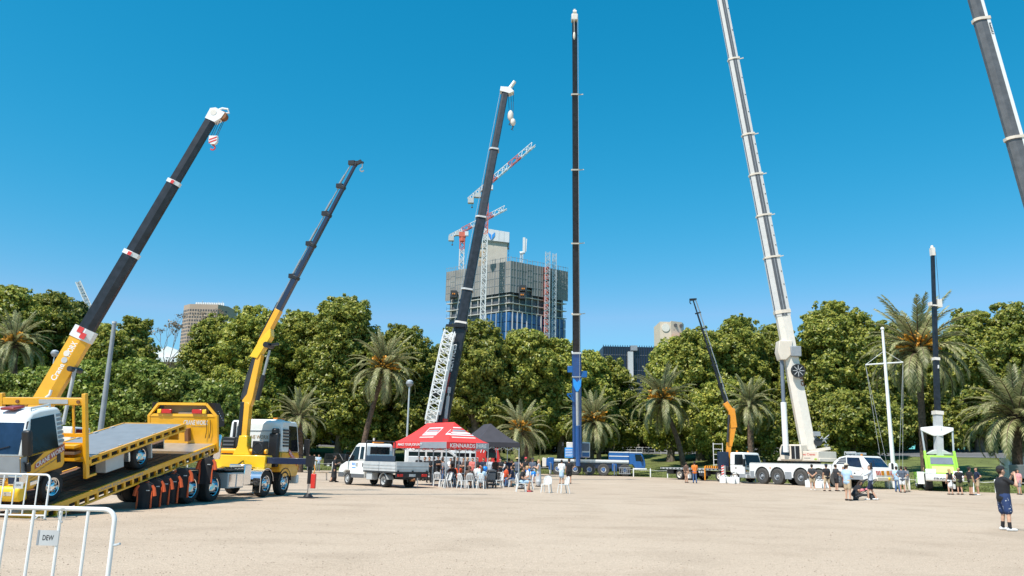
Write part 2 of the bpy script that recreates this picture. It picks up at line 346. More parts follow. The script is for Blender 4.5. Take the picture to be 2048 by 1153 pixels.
def tree(name, label, px, top, hw, bot, Y, seed, mm='leaf', leaf=.215, per=205, dens=1.0, trunk=True, group=None, cr=1.25):
    rn = random.Random(seed); g = np.random.default_rng(seed)
    T, B = at(px, top, Y), at(px, bot, Y); w = hw*Y/F_PX; X = (T.x+B.x)/2
    z0 = terr(X, Y); zt = T.z; zb = max(B.z, z0+.6); H = zt-zb
    t = thing(name, label, 'tree' if trunk else 'shrub', (X, Y, z0), 0, group)
    # boughs that make up the crown
    bo = [((0, 0, zb+H*.74), (w*.52, w*.5, H*.27))]
    nb = max(6, int(7*H/(2*w)+3))
    for i in range(nb):
        f = (i+.5)/nb; ang = i*2.4+rn.random(); hh = zb+H*(.10+.72*f)
        e = w*(.62*math.sqrt(max(.05, 1-(f*1.02-.28)**2*1.25)))
        rr_ = w*rn.uniform(.42, .60)
        bo.append(((math.cos(ang)*e, math.sin(ang)*e*.85, hh), (rr_, rr_*.95, rr_*rn.uniform(.75, 1.15))))
    for i in range(3): bo.append(((rn.uniform(-.45,.45)*w, rn.uniform(-.3,.3)*w, zb+H*rn.uniform(.84,.93)), (w*.24, w*.24, H*.08)))
    C = []; Rc = []
    for c, r in bo:
        n = int(dens*max(5, 2.6*(r[0]*r[1]+r[0]*r[2]+r[1]*r[2])/(cr*cr)))
        d = g.normal(size=(n, 3)); d /= np.linalg.norm(d, axis=1)[:, None]
        q = np.array(c)+d*np.array(r)*g.uniform(.55, 1.0, (n, 1)); C.append(q); Rc.append(g.uniform(.42, 1.0, n)*cr*min(1, r[0]/1.6))
        k = int(n*.9); e = g.normal(size=(k, 3)); e[:, 2] = np.abs(e[:, 2])*.8-.2; e /= np.linalg.norm(e, axis=1)[:, None]          # sprays that break the outline
        C.append(np.array(c)+e*np.array(r)*g.uniform(.98, 1.26, (k, 1))); Rc.append(g.uniform(.18, .42, k)*cr)
    C = np.concatenate(C); Rc = np.concatenate(Rc); pc = per*np.clip(Rc/cr, .18, 1)**1.5*np.where(C[:, 1] > .25*w, .45, 1.0)*1.25; C[:, 2] = np.minimum(C[:, 2], zt-Rc*.75)-z0
    link('crown', leaf_mesh('crown', C, Rc, pc, leaf, seed+1, M[mm]), t)
    if trunk:
        m = MB(); zc = max(zb-z0, 1.5)
        r0 = .16+.022*(zt-z0); bx, by = rn.uniform(-.4,.4), rn.uniform(-.3,.3)
        m.tube([(0,0,-.3),(bx*.3,by*.3,zc*.45),(bx,by,zc+H*.1),(bx*1.3,by,zc+H*.5),(0,0,zc+H*.85)], [r0*1.3,r0,r0*.85,r0*.5,.05], 9)
        for c, r in bo[1:]:
            s = rn.uniform(.0, .45); st = Vector((bx, by, zc+H*(.05+s*.6))); en = Vector((c[0], c[1], c[2]-z0))
            if en.z < st.z+.4: st.z = max(zc*.7, en.z-1.2)
            mid = (st+en)/2+Vector((0, 0, -.3)); m.tube([st, mid, en], [r0*.42, r0*.28, .05], 6)
        m.build('trunk', M['bark'], t)
    return t
TREES = [ # px, top, half width, crown bottom, distance, label
 (8,574,66,800,92,'plane tree cut by the left edge of the picture, behind the first palm'),
 (92,586,74,805,98,'plane tree behind the globe lamp at the left'),
 (196,648,64,800,94,'plane tree directly behind the black and yellow boom with white collars'),
 (258,634,42,790,102,'plane tree behind the plain grey pole, its right side against the sky'),
 (414,626,44,850,108,'narrow plane tree in front of the beige tower'),
 (352,738,50,860,90,'low plane tree in front of the white roofs'),
 (492,614,66,868,106,'plane tree behind the tall yellow knuckle boom'),
 (588,622,62,872,112,'plane tree right of the yellow knuckle boom, above the white cab'),
 (686,593,76,872,108,'tallest plane tree in the left half, with a two headed top'),
 (788,652,70,870,112,'plane tree behind the leaning palm and slim lamp post'),
 (952,640,72,845,104,'plane tree in front of the net covered tower, beside the lattice jib'),
 (1050,662,66,850,108,'plane tree below the building site, over the black marquee'),
 (1122,680,56,862,110,'plane tree just left of the blue crane boom'),
 (1180,702,40,862,114,'plane tree just right of the blue crane boom'),
 (1222,712,42,868,118,'small plane tree left of the dark glass building'),
 (1338,674,42,878,112,'plane tree behind the leaning palm by the dark glass building'),
 (1396,656,62,880,110,'plane tree behind the thin orange knuckle boom, with a pale forked trunk'),
 (1478,634,62,880,112,'plane tree left of the white crane boom'),
 (1556,648,60,880,114,'plane tree crossed by the white crane boom'),
 (1668,604,82,885,106,'broad plane tree right of the white crane boom'),
 (1760,640,66,888,104,'plane tree behind the white flagpole'),
 (1836,664,62,890,108,'plane tree behind the tallest palm'),
 (1946,620,60,900,100,'plane tree right of the thin dark mast of the green crane'),
 (2034,606,62,900,98,'plane tree cut by the right edge of the picture'),
 (1590,800,60,905,98,'low leafy plane tree behind the white crane cab'),
 (1712,786,66,912,94,'low plane tree with yellow green leaves behind the white car shaped cab'),
 (1445,760,50,900,104,'low plane tree behind the orange crane column'),
 (900,735,60,862,116,'low plane tree behind the black crane boom'),
]
for i, a in enumerate(TREES): tree('plane_tree', a[5], a[0], a[1], a[2]*1.1, a[3]+34, a[4], 100+i, group='plane trees round the parade ground')
BACK = [(60,690,95),(170,690,95),(300,770,80),(450,720,95),(560,700,95),(660,700,100),(760,720,100),(868,690,46),(1000,720,95),(1100,730,90),(1180,775,70),
        (1290,790,70),(1430,720,90),(1530,720,90),(1630,700,90),(1730,720,95),(1830,730,95),(1930,730,90),(2030,720,90)]
BACK_AT = ('behind the palm at the left edge', 'behind the foot of the black and yellow boom', 'behind the plain grey pole and shrubs', 'left of the tall yellow knuckle boom', 'right of the tall yellow knuckle boom', 'behind the tallest tree of the left half',
    'behind the leaning palm over the ute', '', 'behind the red marquee', 'between the black marquee and the blue boom', 'right of the blue boom', 'below the dark glass building', 'behind the orange knuckle boom', 'left of the white boom',
    'behind the foot of the white boom', 'behind the rounded white cab', 'behind the flagpole and tallest palm', 'behind the green crane', 'behind the palm at the right edge')
for i, (px, tp, hw) in enumerate(BACK):
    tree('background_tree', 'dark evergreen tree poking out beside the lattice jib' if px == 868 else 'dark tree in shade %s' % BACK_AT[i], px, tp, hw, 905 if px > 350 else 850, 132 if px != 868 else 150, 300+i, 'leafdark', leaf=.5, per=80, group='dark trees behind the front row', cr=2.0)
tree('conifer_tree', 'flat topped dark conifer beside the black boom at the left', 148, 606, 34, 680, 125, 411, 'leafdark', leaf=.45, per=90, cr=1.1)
HEDGE = [(20,752,80,'leafy shrub under the first palm at the left edge'),(110,735,80,'leafy shrub under the globe lamp'),(192,722,78,'leafy shrub left of the plain grey pole'),
         (272,718,76,'leafy shrub right of the plain grey pole'),(352,742,66,'leafy shrub above the yellow headboard of the tilt tray'),(425,765,58,'leafy shrub left of the yellow knuckle crane column')]
for i, (px, tp, hw, lb) in enumerate(HEDGE):
    tree('shrub', lb, px, tp, hw, 885, 66, 500+i, 'leafhedge', leaf=.155, per=210, trunk=False, group='shrubs behind the tilt tray', cr=1.0)

def bare_tree():
    P = at(318, 745, 120); z0 = terr(P.x, P.y); t = thing('bare_tree', 'thin bare tree with a few dry leaves left of the beige tower', 'tree', (P.x, P.y, z0))
    rn = random.Random(4); m = MB(); tips = []
    def br(a, d, L, r, k):
        b = a+d*L; m.tube([a, (a+b)/2+Vector((rn.uniform(-.1,.1)*L, 0, 0)), b], [r, r*.8, r*.6], 5)
        if k == 0: tips.append(b); return
        for _ in range(rn.choice((2, 3))):
            e = (d+Vector((rn.uniform(-.55,.55), rn.uniform(-.5,.5), rn.uniform(-.05,.3)))).normalized(); br(b, e, L*rn.uniform(.6,.85), r*.6, k-1)
    top = at(318, 665, 120).z-z0
    br(Vector((0, 0, 0)), Vector((0, 0, 1)), top*.42, .22, 5); m.build('trunk', M['bark'], t)
    C = np.array([tuple(p) for p in tips]); M['dryleaf'] = leaf_mat('dry_leaf', (.20,.15,.10), (.30,.22,.15), (.36,.30,.2))
    link('crown', leaf_mesh('crown', C, np.full(len(C), .5), 8, .2, 3, M['dryleaf']), t)
bare_tree()

# ------------------------------------------------------------------ date palms
def frond_mesh(curve, seed):
    g = random.Random(seed); m = MB(); n = 46; pts = []; p = Vector((0, 0, 0)); a = 0.
    for i in range(n+1):
        pts.append(p.copy()); a -= curve/n*(.5+1.2*i/n); p = p+Vector((math.cos(a), 0, math.sin(a)))/n
    m.tube([pts[i] for i in range(0, n+1, 5)], [.014*(1-i/n*.8) for i in range(0, n+1, 5)], 4, 1)
    for i in range(4, n+1):
        f = i/n; L = .155*math.sin(math.pi*min(1, f*.84+.14))**.55; d = (pts[min(i+1, n)]-pts[i-1]).normalized(); u = Vector((-d.z, 0, d.x))
        for s in (-1, 1):
            q = pts[i]+d*g.uniform(-.01, .01); e = (Vector((0, s, 0))*.85+d*(.60+.5*f)+u*g.uniform(-.05, .28)-Vector((0, 0, .10))).normalized()*L*g.uniform(.85, 1.1)
            w = d*.0135; tip = q+e-Vector((0, 0, .03))
            m.add([q-w, q+w, q+e*.55+w*.8, tip, q+e*.55-w*.8], [(0, 1, 2, 4), (4, 2, 3)])
    return m.mesh('frond', [M['frond'], M['palmbark']], False)
FRONDS = [frond_mesh(c, i) for i, c in enumerate((.45,.95,1.35,1.7,2.0))]
def palm(px, py, bpx, bpy_, Y, rad, label, seed, n=64, fruit=1., trw=1.):
    rn = random.Random(seed); C = at(px, py, Y); B = at(bpx, bpy_, Y); z0 = terr(B.x, Y); S = rad*Y/F_PX*1.12
    t = thing('palm_tree', label, 'palm', (B.x, Y, z0), 0, 'date palms round the parade ground')
    c = Vector((C.x-B.x, 0, C.z-z0)); m = MB(); k = 26; prev = []
    for i in range(k+1):
        f = i/k; r = trw*(.34-.08*f+(.10 if f > .9 else 0))*(1+(.06 if i % 2 else -.04)); prev.append((Vector((c.x*f**1.6, 0, c.z*f-.2*(1-f))), r))
    m.tube([p for p, _ in prev], [r for _, r in prev], 12); m.build('trunk', M['palmbark'], t)
    for i in range(n):
        f = (i+.5)/n; el = R(84-100*f**.95+rn.uniform(-9, 9)); az_ = i*2.39996+rn.uniform(-.2, .2); k = min(4, int(f*4.2+rn.random()*.9))
        o = link('frond', FRONDS[k], t); o.scale = [S*rn.uniform(.86, 1.08)]*3
        o.location = c+Vector((math.cos(az_)*.12, math.sin(az_)*.12, .35-.5*f)); o.rotation_euler = (Matrix.Rotation(az_, 3, 'Z')@Matrix.Rotation(-el, 3, 'Y')).to_euler()
    if fruit:
        for j in range(int(11*fruit)):
            m = MB(); a = j*2.4; out = Vector((math.cos(a), math.sin(a), 0)); b0 = c+Vector((0, 0, .2))
            for q in range(16):
                e = b0+out*S*rn.uniform(.16,.36)+Vector((rn.uniform(-.35,.35), rn.uniform(-.35,.35), S*rn.uniform(.02,.32)))
                m.tube([b0+out*.2, (b0+e)/2+Vector((0,0,.25)), e], [.03,.05,.11], 4)
            m.build('fruit_stalk', M['fruit'], t)
PALMS = [(28,694,28,860,72,66,'date palm at the left edge of the picture',1,60,.6,1),
 (598,838,600,935,78,58,'young date palm behind the white cab of the tilt tray truck',2,44,0,1),
 (768,745,722,900,94,76,'date palm leaning right above the silver tray ute',3,64,1,1),
 (1040,868,1062,945,84,62,'date palm behind the black marquee',4,54,.6,1),
 (1188,848,1200,938,102,62,'date palm half hidden behind the blue crane boom',5,60,1,1),
 (1325,806,1368,940,99,70,'date palm leaning left between the blue crane and the flatbed truck',6,62,1.2,1),
 (1498,812,1504,935,95,58,'date palm behind the white cab of the flatbed crane truck',7,52,0,1.2),
 (1838,708,1852,960,74,108,'tallest date palm, between the flagpole and the green crane',8,70,1.2,1.05),
 (2036,838,2036,958,68,112,'wide date palm at the right edge of the picture',9,72,0,1.3)]
for a in PALMS: palm(*a)

# ================================================================== buildings
def lattice(m, A, B, w, n, r=.12, mi=0, up=(0, 0, 1), mi2=None, tri=False):
    A, B = Vector(A), Vector(B); z = (B-A).normalized(); u = Vector(up)
    if abs(z.dot(u)) > .9: u = Vector((0, 1, 0))
    x = z.cross(u).normalized(); y = x.cross(z)
    cs = ((0, .6), (-.5, -.4), (.5, -.4)) if tri else ((-.5, -.5), (.5, -.5), (.5, .5), (-.5, .5))
    P = lambda c, f: A+(B-A)*f+x*(c[0]*w)+y*(c[1]*w)
    for i in range(n):
        f0, f1 = i/n, (i+1)/n; k = mi if mi2 is None else (mi if (i//4) % 2 else mi2)
        for j, c in enumerate(cs):
            d = cs[(j+1) % len(cs)]; m.bar(P(c, f0), P(c, f1), r, r, k)
            m.bar(P(c, f0), P(d, f1) if i % 2 else P(d, f0), r*.6, r*.6, k); m.bar(P(c if i % 2 == 0 else d, f0), P(d if i % 2 == 0 else c, f1), r*.6, r*.6, k)
M['net'] = mat('net', (.25,.235,.215), .85, 0, .16, scale=.25, bump=.3, bscale=1)
M['curtain'] = mat('curtain', (.025,.095,.25), .12, 0, .4, scale=.3, spec=.8)
M['concrete'] = mat('concrete', (.50,.45,.38), .85, 0, .15, scale=.2)
M['slab'] = mat('slab', (.50,.47,.43), .8, 0, .1, scale=.2)
M['formwork'] = mat('formwork', (.60,.62,.64), .6, 0, .05, scale=.3)
M['beige'] = mat('beige', (.42,.31,.24), .85, 0, .06, scale=.1)
M['window'] = mat('window', (.10,.085,.085), .25, 0, .3, scale=.2)
M['towerred'] = mat('towerred', (.60,.13,.08), .6, 0, .1)
M['towerwhite'] = mat('towerwhite', (.66,.66,.66), .6, 0, .05)

def site_tower():
    C = at(1022, 522, 330); L = Vector((at(893, 543, 354).x, 354, 0)); Rr = Vector((at(1136, 538, 348).x, 348, 0)); C2 = Vector((C.x, 330, 0)); Bk = L+Rr-C2
    zt = at(1022, 522, 330).z; zn = at(1022, 584, 330).z; zg = at(1022, 622, 330).z
    t = thing('tower_block', 'tower block under construction wrapped in grey netting above blue glass', 'building', (C.x, 345, 5))
    ins = lambda p, k: Bk.lerp(C2, .5).lerp(p, k)
    def loop(k): return [ins(p, k) for p in (C2, Rr, Bk, L)]
    def slabm(k, z0, z1, name, mm):
        q = loop(k); m = wmb(t); m.prism([(p.x, p.y) for p in q], 'z', z0, z1); return m.build(name, mm, t, False)
    # netting panels on the two faces seen
    for a, b, n in ((L, C2, 13), (C2, Rr, 11)):
        d = (b-a)/n; nm = Vector((d.y, -d.x, 0)).normalized()
        for i in range(n):
            p, q = a+d*(i+.03), a+d*(i+.97); o = nm*(.12 if i % 2 else .0)
            z0 = zn+(3.2 if (a is L and i == 1) or (a is C2 and i == 3) else 0)
            m = wmb(t); m.add([p+o+Vector((0,0,z0)), q+o+Vector((0,0,z0)), q+o+Vector((0,0,zt)), p+o+Vector((0,0,zt)),
                               p+o-nm*.15+Vector((0,0,z0)), q+o-nm*.15+Vector((0,0,z0)), q+o-nm*.15+Vector((0,0,zt)), p+o-nm*.15+Vector((0,0,zt))],
                              [(0,1,2,3),(7,6,5,4),(0,4,5,1),(1,5,6,2),(2,6,7,3),(3,7,4,0)])
            m.build('net_panel', M['net'], t, False)
            fr = wmb(t)
            for e in (p, q, (p+q)/2): fr.bar(e+o+nm*.06+Vector((0,0,z0)), e+o+nm*.06+Vector((0,0,zt+2.0)), .13, .13)
            for f in (.0, .25, .5, .75, 1.12): fr.bar(p+o+nm*.05+Vector((0,0,z0+(zt-z0)*f)), q+o+nm*.05+Vector((0,0,z0+(zt-z0)*f)), .12, .12)
            fr.build('net_frame', M['grey'], t, False)
    # structure inside
    z = zg+.1; k = 0
    while z < zt-1:
        slabm(.985 if z < zn else .96, z, z+.32, 'floor_slab', M['slab']); z += 3.35
    slabm(.92, zg-3, zt-.3, 'inner_core', M['dgrey'])
    for a, b in ((L, C2), (C2, Rr)):
        for i in range(9):
            p = (a+(b-a)*((i+.5)/9)); p = ins(p, .95); m = wmb(t); m.cyl((p.x, p.y, zg-.5), (p.x, p.y, zn+.5), .26, n=8); m.build('column', M['slab'], t)
        for zz in (zg+.35, zg+3.7, zg+7):
            for i in range(16):
                p, q = a+(b-a)*(i/16), a+(b-a)*((i+.9)/16); p, q = ins(p, .975), ins(q, .975)
                m = wmb(t); m.bar(p+Vector((0,0,zz+1.0)), q+Vector((0,0,zz+1.0)), .08, .08); m.bar(p+Vector((0,0,zz)), p+Vector((0,0,zz+1.9)), .08, .08); m.build('edge_rail', M['glassblue'], t, False)
    # glass curtain wall with pale fins
    for a, b, n in ((L, C2, 26), (C2, Rr, 24)):
        d = (b-a)/n; nm = Vector((d.y, -d.x, 0)).normalized()
        for i in range(n):
            zz = zg-.4 if not (a is L and i < 14) else zg-5.2
            p, q = ins(a+d*i, .97), ins(a+d*(i+1), .97); e = q-p; p2, q2 = p+e*.06, p+e*.94
            m = wmb(t)
            for k in range(5):
                h1, h0 = zz-k*4.2, zz-k*4.2-3.9
                m.add([v+Vector((0,0,h)) for h in (h0, h1) for v in (p2, q2, q2-nm*.2, p2-nm*.2)], [(0,1,5,4),(3,2,1,0),(4,5,6,7),(1,2,6,5),(3,0,4,7)])
            m.build('window_pane', M['curtain'], t, False)
            if i % 2 == 0: wmb(t).bar(q+nm*.25+Vector((0,0,zz-22)), q+nm*.25+Vector((0,0,zz+.3)), .28, .6, up=nm).build('fin', M['lgrey'], t, False)
    slabm(.93, 5, zg-1.5, 'lower_floors', M['navy'])
    # concrete core and its white climbing screens
    a0, a1 = at(955, 516, 345), at(1014, 516, 345); z1 = at(985, 480, 345).z; z2 = at(985, 458, 345).z
    wmb(t).box(a0.x, a1.x, 345, 358, zn, z1).build('core', M['concrete'], t, False)
    for i in range(4):
        for j in range(2): wmb(t).box(a0.x+.6+j*1.7, a0.x+1.8+j*1.7, 344.7, 345.2, zt+1+i*4.2, zt+3.6+i*4.2).build('form_panel', M['tan'], t, False)
    b0, b1 = at(957, 470, 344), at(1019, 470, 344); nn = 6
    for i in range(nn):
        x0 = b0.x+(b1.x-b0.x)*i/nn; x1 = b0.x+(b1.x-b0.x)*(i+.97)/nn; zc = z1-.6*i*.4
        wmb(t).prism([(x0, zc), (x1, zc-.2), (x1, z2-.35*i), (x0, z2-.35*i+.3)], 'y', 344, 344.4).build('climbing_screen', M['formwork'], t, False)
    wmb(t).box(b0.x, b1.x, 344.5, 358, z1-1, z2-2).build('climbing_form', M['lgrey'], t, False)
    lx = at(983, 473, 343.8); m = wmb(t); s = 2.1
    m.prism([(lx.x-1.6, lx.z+1.8), (lx.x-.3, lx.z+.9), (lx.x-.1, lx.z-1.9), (lx.x-1.3, lx.z+.1)], 'y', 343.75, 343.95)
    m.prism([(lx.x+.1, lx.z-1.7), (lx.x+1.5, lx.z+.3), (lx.x+1.5, lx.z+1.9), (lx.x+.2, lx.z+.7)], 'y', 343.75, 343.95); m.build('emblem', M['lblue'], t, False)
    m = wmb(t)
    for k in range(9): m.bar((a1.x+.7, 344.6, zt+k*1.9), (a1.x+.7, 344.6, zt+k*1.9+1.2), .5, .3)
    m.build('access_ladder', M['blue'], t, False)
    # top edge clutter and openings with orange work platforms
    for px, py in ((1046, 580), (908, 590), (1044, 592)):
        P = at(px, py, 333 if px > 1000 else 350); m = wmb(t); m.box(P.x-1.4, P.x+1.4, P.y-2.2, P.y+1.5, P.z-1.6, P.z+1.6); m.build('work_platform', M['dark'], t, False)
        m = wmb(t)
        for dx in (-.6, .2): m.box(P.x+dx, P.x+dx+.45, P.y-2.5, P.y-2.2, P.z-.3, P.z+.3)
        m.build('lamp_box', M['amber'], t, False)
    # hoist masts on the right face
    for px, y0, w, mm in ((1093, 505, 2.0, 'towerred'), (1107, 508, 1.6, 'galv')):
        f = (px-1022)/(1136-1022); Y = 330+18*f-3.0; A = at(px, 720, Y); Bq = at(px, y0, Y); m = wmb(t)
        lattice(m, (A.x, Y, A.z), (A.x, Y, Bq.z), w, 34, .22); m.build('hoist_mast', M['galv'], t, False)
        if mm == 'towerred':
            for k in range(15):
                zz = A.z+2+k*3.35
                if zz < zt-1: wmb(t).box(A.x-1.3, A.x+.7, Y+.9, Y+2.2, zz, zz+2.5).build('landing_gate', M['towerred'], t, False)
        for k in range(12):
            zz = A.z+2+k*4.2
            if zz < zt: wmb(t).bar((A.x, Y, zz), (A.x+1.5, Y+4.2, zz), .2, .2).build('mast_tie', M['galv'], t, False)
    # placing boom
    P = at(1043, 520, 345); m = wmb(t); q = at(1049, 476, 345); q2 = at(1044, 508, 345)
    lattice(m, (P.x, 345, P.z-3), (P.x, 345, q2.z), 1.2, 5, .2); m.cyl((q2.x-.9, 345, q2.z), (q2.x+1.0, 345, q2.z+.6), 1.0, .6, 10)
    m.bar((q2.x+.8, 345, q2.z+.3), (q.x-.2, 345, q.z), 1.1, 1.1); m.bar((q2.x+1.6, 345, q2.z+1), (q.x+.9, 345, q.z-.5), .5, .6); m.build('placing_boom', M['towerwhite'], t)
site_tower()

def tower_crane(name, label, mast, Y, ytop, ybot, tail, tip, red_top=False, rise=0.):
    t0 = at(mast, ytop, Y); b0 = at(mast, ybot, Y); b0 = Vector((t0.x, Y, b0.z)); t = thing(name, label, 'tower crane', (t0.x, Y, max(b0.z, 5)))
    n = int((t0.z-b0.z)/2.2); k = int(n*.32) if red_top else n//2
    zc = t0.z-(t0.z-b0.z)*(k/n); m = wmb(t); lattice(m, b0, (t0.x, Y, zc), 2.0, n-k, .34); m.build('mast', M['towerwhite'], t, False)
    m = wmb(t); lattice(m, (t0.x, Y, zc), t0, 2.0, k, .34); m.build('mast', M['towerred'], t, False)
    A, B = at(*tail, Y), at(*tip, Y); d = B-A; jt = A+d*((t0.x-A.x)/d.x)
    # jib in white and red lengths
    seg = [(.0,.20,'towerred'),(.20,.48,'towerwhite'),(.48,.70,'towerred'),(.70,1.,'towerwhite')]
    for f0, f1, mm in seg:
        m = wmb(t); lattice(m, jt+(B-jt)*f0, jt+(B-jt)*f1, 2.1, max(2, int((B-jt).length*(f1-f0)/2.2)), .26, tri=True); m.build('jib', M[mm], t, False)
    m = wmb(t); lattice(m, A, jt, 1.6, 6, .3, tri=True); m.build('counter_jib', M['lgrey'], t, False)
    w0 = A.lerp(jt, .12); m = wmb(t); m.box(w0.x-1.3, w0.x+1.2, Y-1, Y+1, w0.z-2.4, w0.z-.2); m.box(w0.x+1.8, w0.x+4.2, Y-1, Y+1, w0.z+.2, w0.z+2.2); m.build('counterweight', M['lgrey'], t, False)
    m = wmb(t); m.tube([w0+Vector((.5, 0, -2)), w0+Vector((.5, 0, -4))], .12, 5); m.ball(w0+Vector((.5, 0, -4.2)), .4); m.build('hook', M['dgrey'], t)
    m = wmb(t); m.box(t0.x-1.5, t0.x+1.5, Y-1.4, Y+1.4, t0.z-1.2, t0.z+1.0); m.cyl((t0.x, Y, t0.z-3.2), (t0.x, Y, t0.z-1.2), 1.4, n=10); m.build('slew_ring', M['towerred'], t, False)
    wmb(t).box(t0.x+1.2, t0.x+2.8, Y-1.8, Y-.2, t0.z-.8, t0.z+1.2).build('cabin', M['towerwhite'], t, False)
tower_crane('tower_crane', 'taller tower crane with red and white raised jib over the netted tower', 973, 324, 378, 700, (938, 400), (1068, 289), True)
tower_crane('tower_crane', 'lower tower crane left of the bare concrete core', 925, 352, 470, 540, (900, 474), (1012, 416), False)
def far_crane():
    A, B = at(190, 640, 600), at(156, 564, 600); t = thing('luffing_crane', 'distant pale luffing crane jib behind the trees at far left', 'tower crane', (A.x, 600, 5))
    m = wmb(t); lattice(m, (A.x, 600, A.z), B, 3.0, 22, .5, tri=True); m.build('jib', M['towerwhite'], t, False)
    m = wmb(t); lattice(m, (A.x, 600, 5), (A.x, 600, A.z), 3, 34, .5); m.build('mast', M['towerwhite'], t, False)
    m = wmb(t); m.tube([B, at(205, 655, 600)], .3, 4); m.build('cable', M['dgrey'], t)
far_crane()

def beige_tower():
    Y = 640; sc = Y/F_PX; xl, xr = at(350, 700, Y).x, at(441, 700, Y).x; zt = at(410, 609, Y).z; w = xr-xl
    t = thing('office_tower', 'beige eight sided office tower with rows of windows', 'building', ((xl+xr)/2, Y+15, 5))
    x1, x2 = xl+w*.22, xr-w*.15
    poly = [(xl, Y+8), (x1, Y), (x2, Y), (xr, Y+8), (xr, Y+30), (x2, Y+38), (x1, Y+38), (xl, Y+30)]
    wmb(t).prism(poly, 'z', 5, zt).build('wall', M['beige'], t, False)
    fh = 3.0*sc*1.0/.405*.95
    pm = {}
    for a, b, n in (((xl, Y+8), (x1, Y), 4), ((x1, Y), (x2, Y), 11), ((x2, Y), (xr, Y+8), 3)):
        A, Bv = Vector((*a, 0)), Vector((*b, 0)); d = (Bv-A)/n; nm = Vector((d.y, -d.x, 0)).normalized(); ang = math.atan2(d.y, d.x); L = d.length*.62
        me = MB().box(-L/2, L/2, -.08, .1, -fh*.27, fh*.27).mesh('window', M['window'], False)
        for i in range(n):
            for k in range(17):
                p = A+d*(i+.5)+nm*.04; z = zt-5.0-k*fh
                q = MW[t.name].inverted()@Vector((p.x, p.y, z)); link('window', me, t, loc=q, rot=(0, 0, ang))
    m = wmb(t); m.prism([(x1+2, Y+6), (x2-1, Y+6), (x2-1, Y+26), (x1+2, Y+26)], 'z', zt, zt+2.2); m.build('plant_room', M['lgrey'], t, False)
    for i in range(16): wmb(t).box(x1+2.5+i*1.5, x1+3.4+i*1.5, Y+5.6, Y+6, zt+.3, zt+2.6).build('louvre', M['white'], t, False)
    m = wmb(t)
    for i in range(12): x = x1+random.Random(i).uniform(0, x2-x1); m.bar((x, Y+12, zt+2), (x, Y+12, zt+3.2+random.Random(i+50).uniform(0, 2.2)), .3, .3)
    m.build('antenna', M['lgrey'], t, False)
beige_tower()

def block(name, label, px0, px1, top, Y, depth, mm, cat='building'):
    A, B = at(px0, top, Y), at(px1, top, Y); t = thing(name, label, cat, ((A.x+B.x)/2, Y+depth/2, 4.5)); zt = (A.z+B.z)/2
    wmb(t).box(A.x, B.x, Y, Y+depth, 4.5, zt).build('wall', mm, t, False); return t, A.x, B.x, zt
M['darkwall'] = mat('darkwall', (.022,.025,.034), .3, 0, .25, scale=.3)
t, xa, xb, zt = block('dark_glass_building', 'dark glass office block with a pale vertical shaft among the trees', 1206, 1312, 694, 175, 14, M['darkwall'])
for i in range(22):
    x = xa+(xb-xa)*i/22; wmb(t).box(x, x+.14, 174.8, 175, 6, zt+.3).build('fin', M['navy'], t, False)
wmb(t).box(at(1256, 720, 174).x, at(1266, 720, 174).x, 173.6, 175, 6, at(1260, 704, 174).z).build('shaft', M['lgrey'], t, False)
for k in range(6): wmb(t).box(xa-.1, xb+.1, 174.9, 175.1, zt-2-k*3.4, zt-1.8-k*3.4).build('floor_band', M['dgrey'], t, False)
wmb(t).box(at(1262, 700, 174).x, at(1275, 700, 174).x, 174.2, 175, at(1266, 701, 174).z, zt+.2).build('vent_box', M['grey'], t, False)
M['creamwall'] = mat('creamwall', (.66,.54,.42), .85, 0, .05, scale=.3)
t, xa, xb, zt = block('cream_building', 'cream roof turret with round windows above the trees', 1320, 1342, 644, 230, 10, M['creamwall'])
x2 = at(1372, 650, 232).x
wmb(t).prism([(xb, 230), (x2-1.2, 232), (x2, 235), (x2, 240), (xb, 240)], 'z', 4.5, zt+.3).build('wall', M['creamwall'], t, False)
wmb(t).lathe([(0,-.15),(1.2,-.15),(1.2,.1)], 16, c=((xa+xb)/2, 229.95, at(1330, 656, 230).z)).build('emblem_disc', M['offwhite'], t, False)
for px, py in ((1345, 651), (1351, 651), (1345, 660), (1362, 652)):
    P = at(px, py, 230.8 if px < 1355 else 231.6); wmb(t).lathe([(0,-.3),(.5,-.3),(.55,.1)], 10, c=tuple(P)).build('round_window', M['window'], t, False)
wmb(t).box(at(1348, 690, 228).x, at(1408, 690, 228).x, 228, 238, 4.5, at(1380, 668, 228).z).build('lower_block', mat('pinkwall', (.58,.38,.29), .85, 0, .05, scale=.3), t, False)
for i in range(3):
    for j in range(6): x = at(1354+j*9, 680, 227.9).x; wmb(t).box(x, x+.8, 227.9, 228.05, at(1380, 678+i*12, 228).z, at(1380, 673+i*12, 228).z).build('window', M['window'], t, False)
wmb(t).box(at(1372, 665, 226).x, at(1412, 665, 226).x, 229, 238, at(1390, 668, 228).z, at(1390, 660, 228).z).build('penthouse', M['slate'], t, False)
t, xa, xb, zt = block('low_pale_building', 'low pale building glimpsed through the trunks behind the orange crane', 1140, 1440, 786, 165, 12, M['creamwall'])
for i in range(14):
    x = xa+(xb-xa)*(i+.2)/14
    for k in range(3): wmb(t).box(x, x+1.5, 164.9, 165.05, zt-2.8-k*3.2, zt-1.2-k*3.2).build('window', M['glassblue'], t, False)
t, xa, xb, zt = block('banded_building', 'brown banded building glimpsed through the tall plane tree', 600, 700, 712, 180, 14, M['darkwall'])
for k in range(6): wmb(t).box(xa-.2, xb+.2, 179.6, 180, zt-.9-k*1.9, zt-.1-k*1.9).build('spandrel_band', M['beige'], t, False)
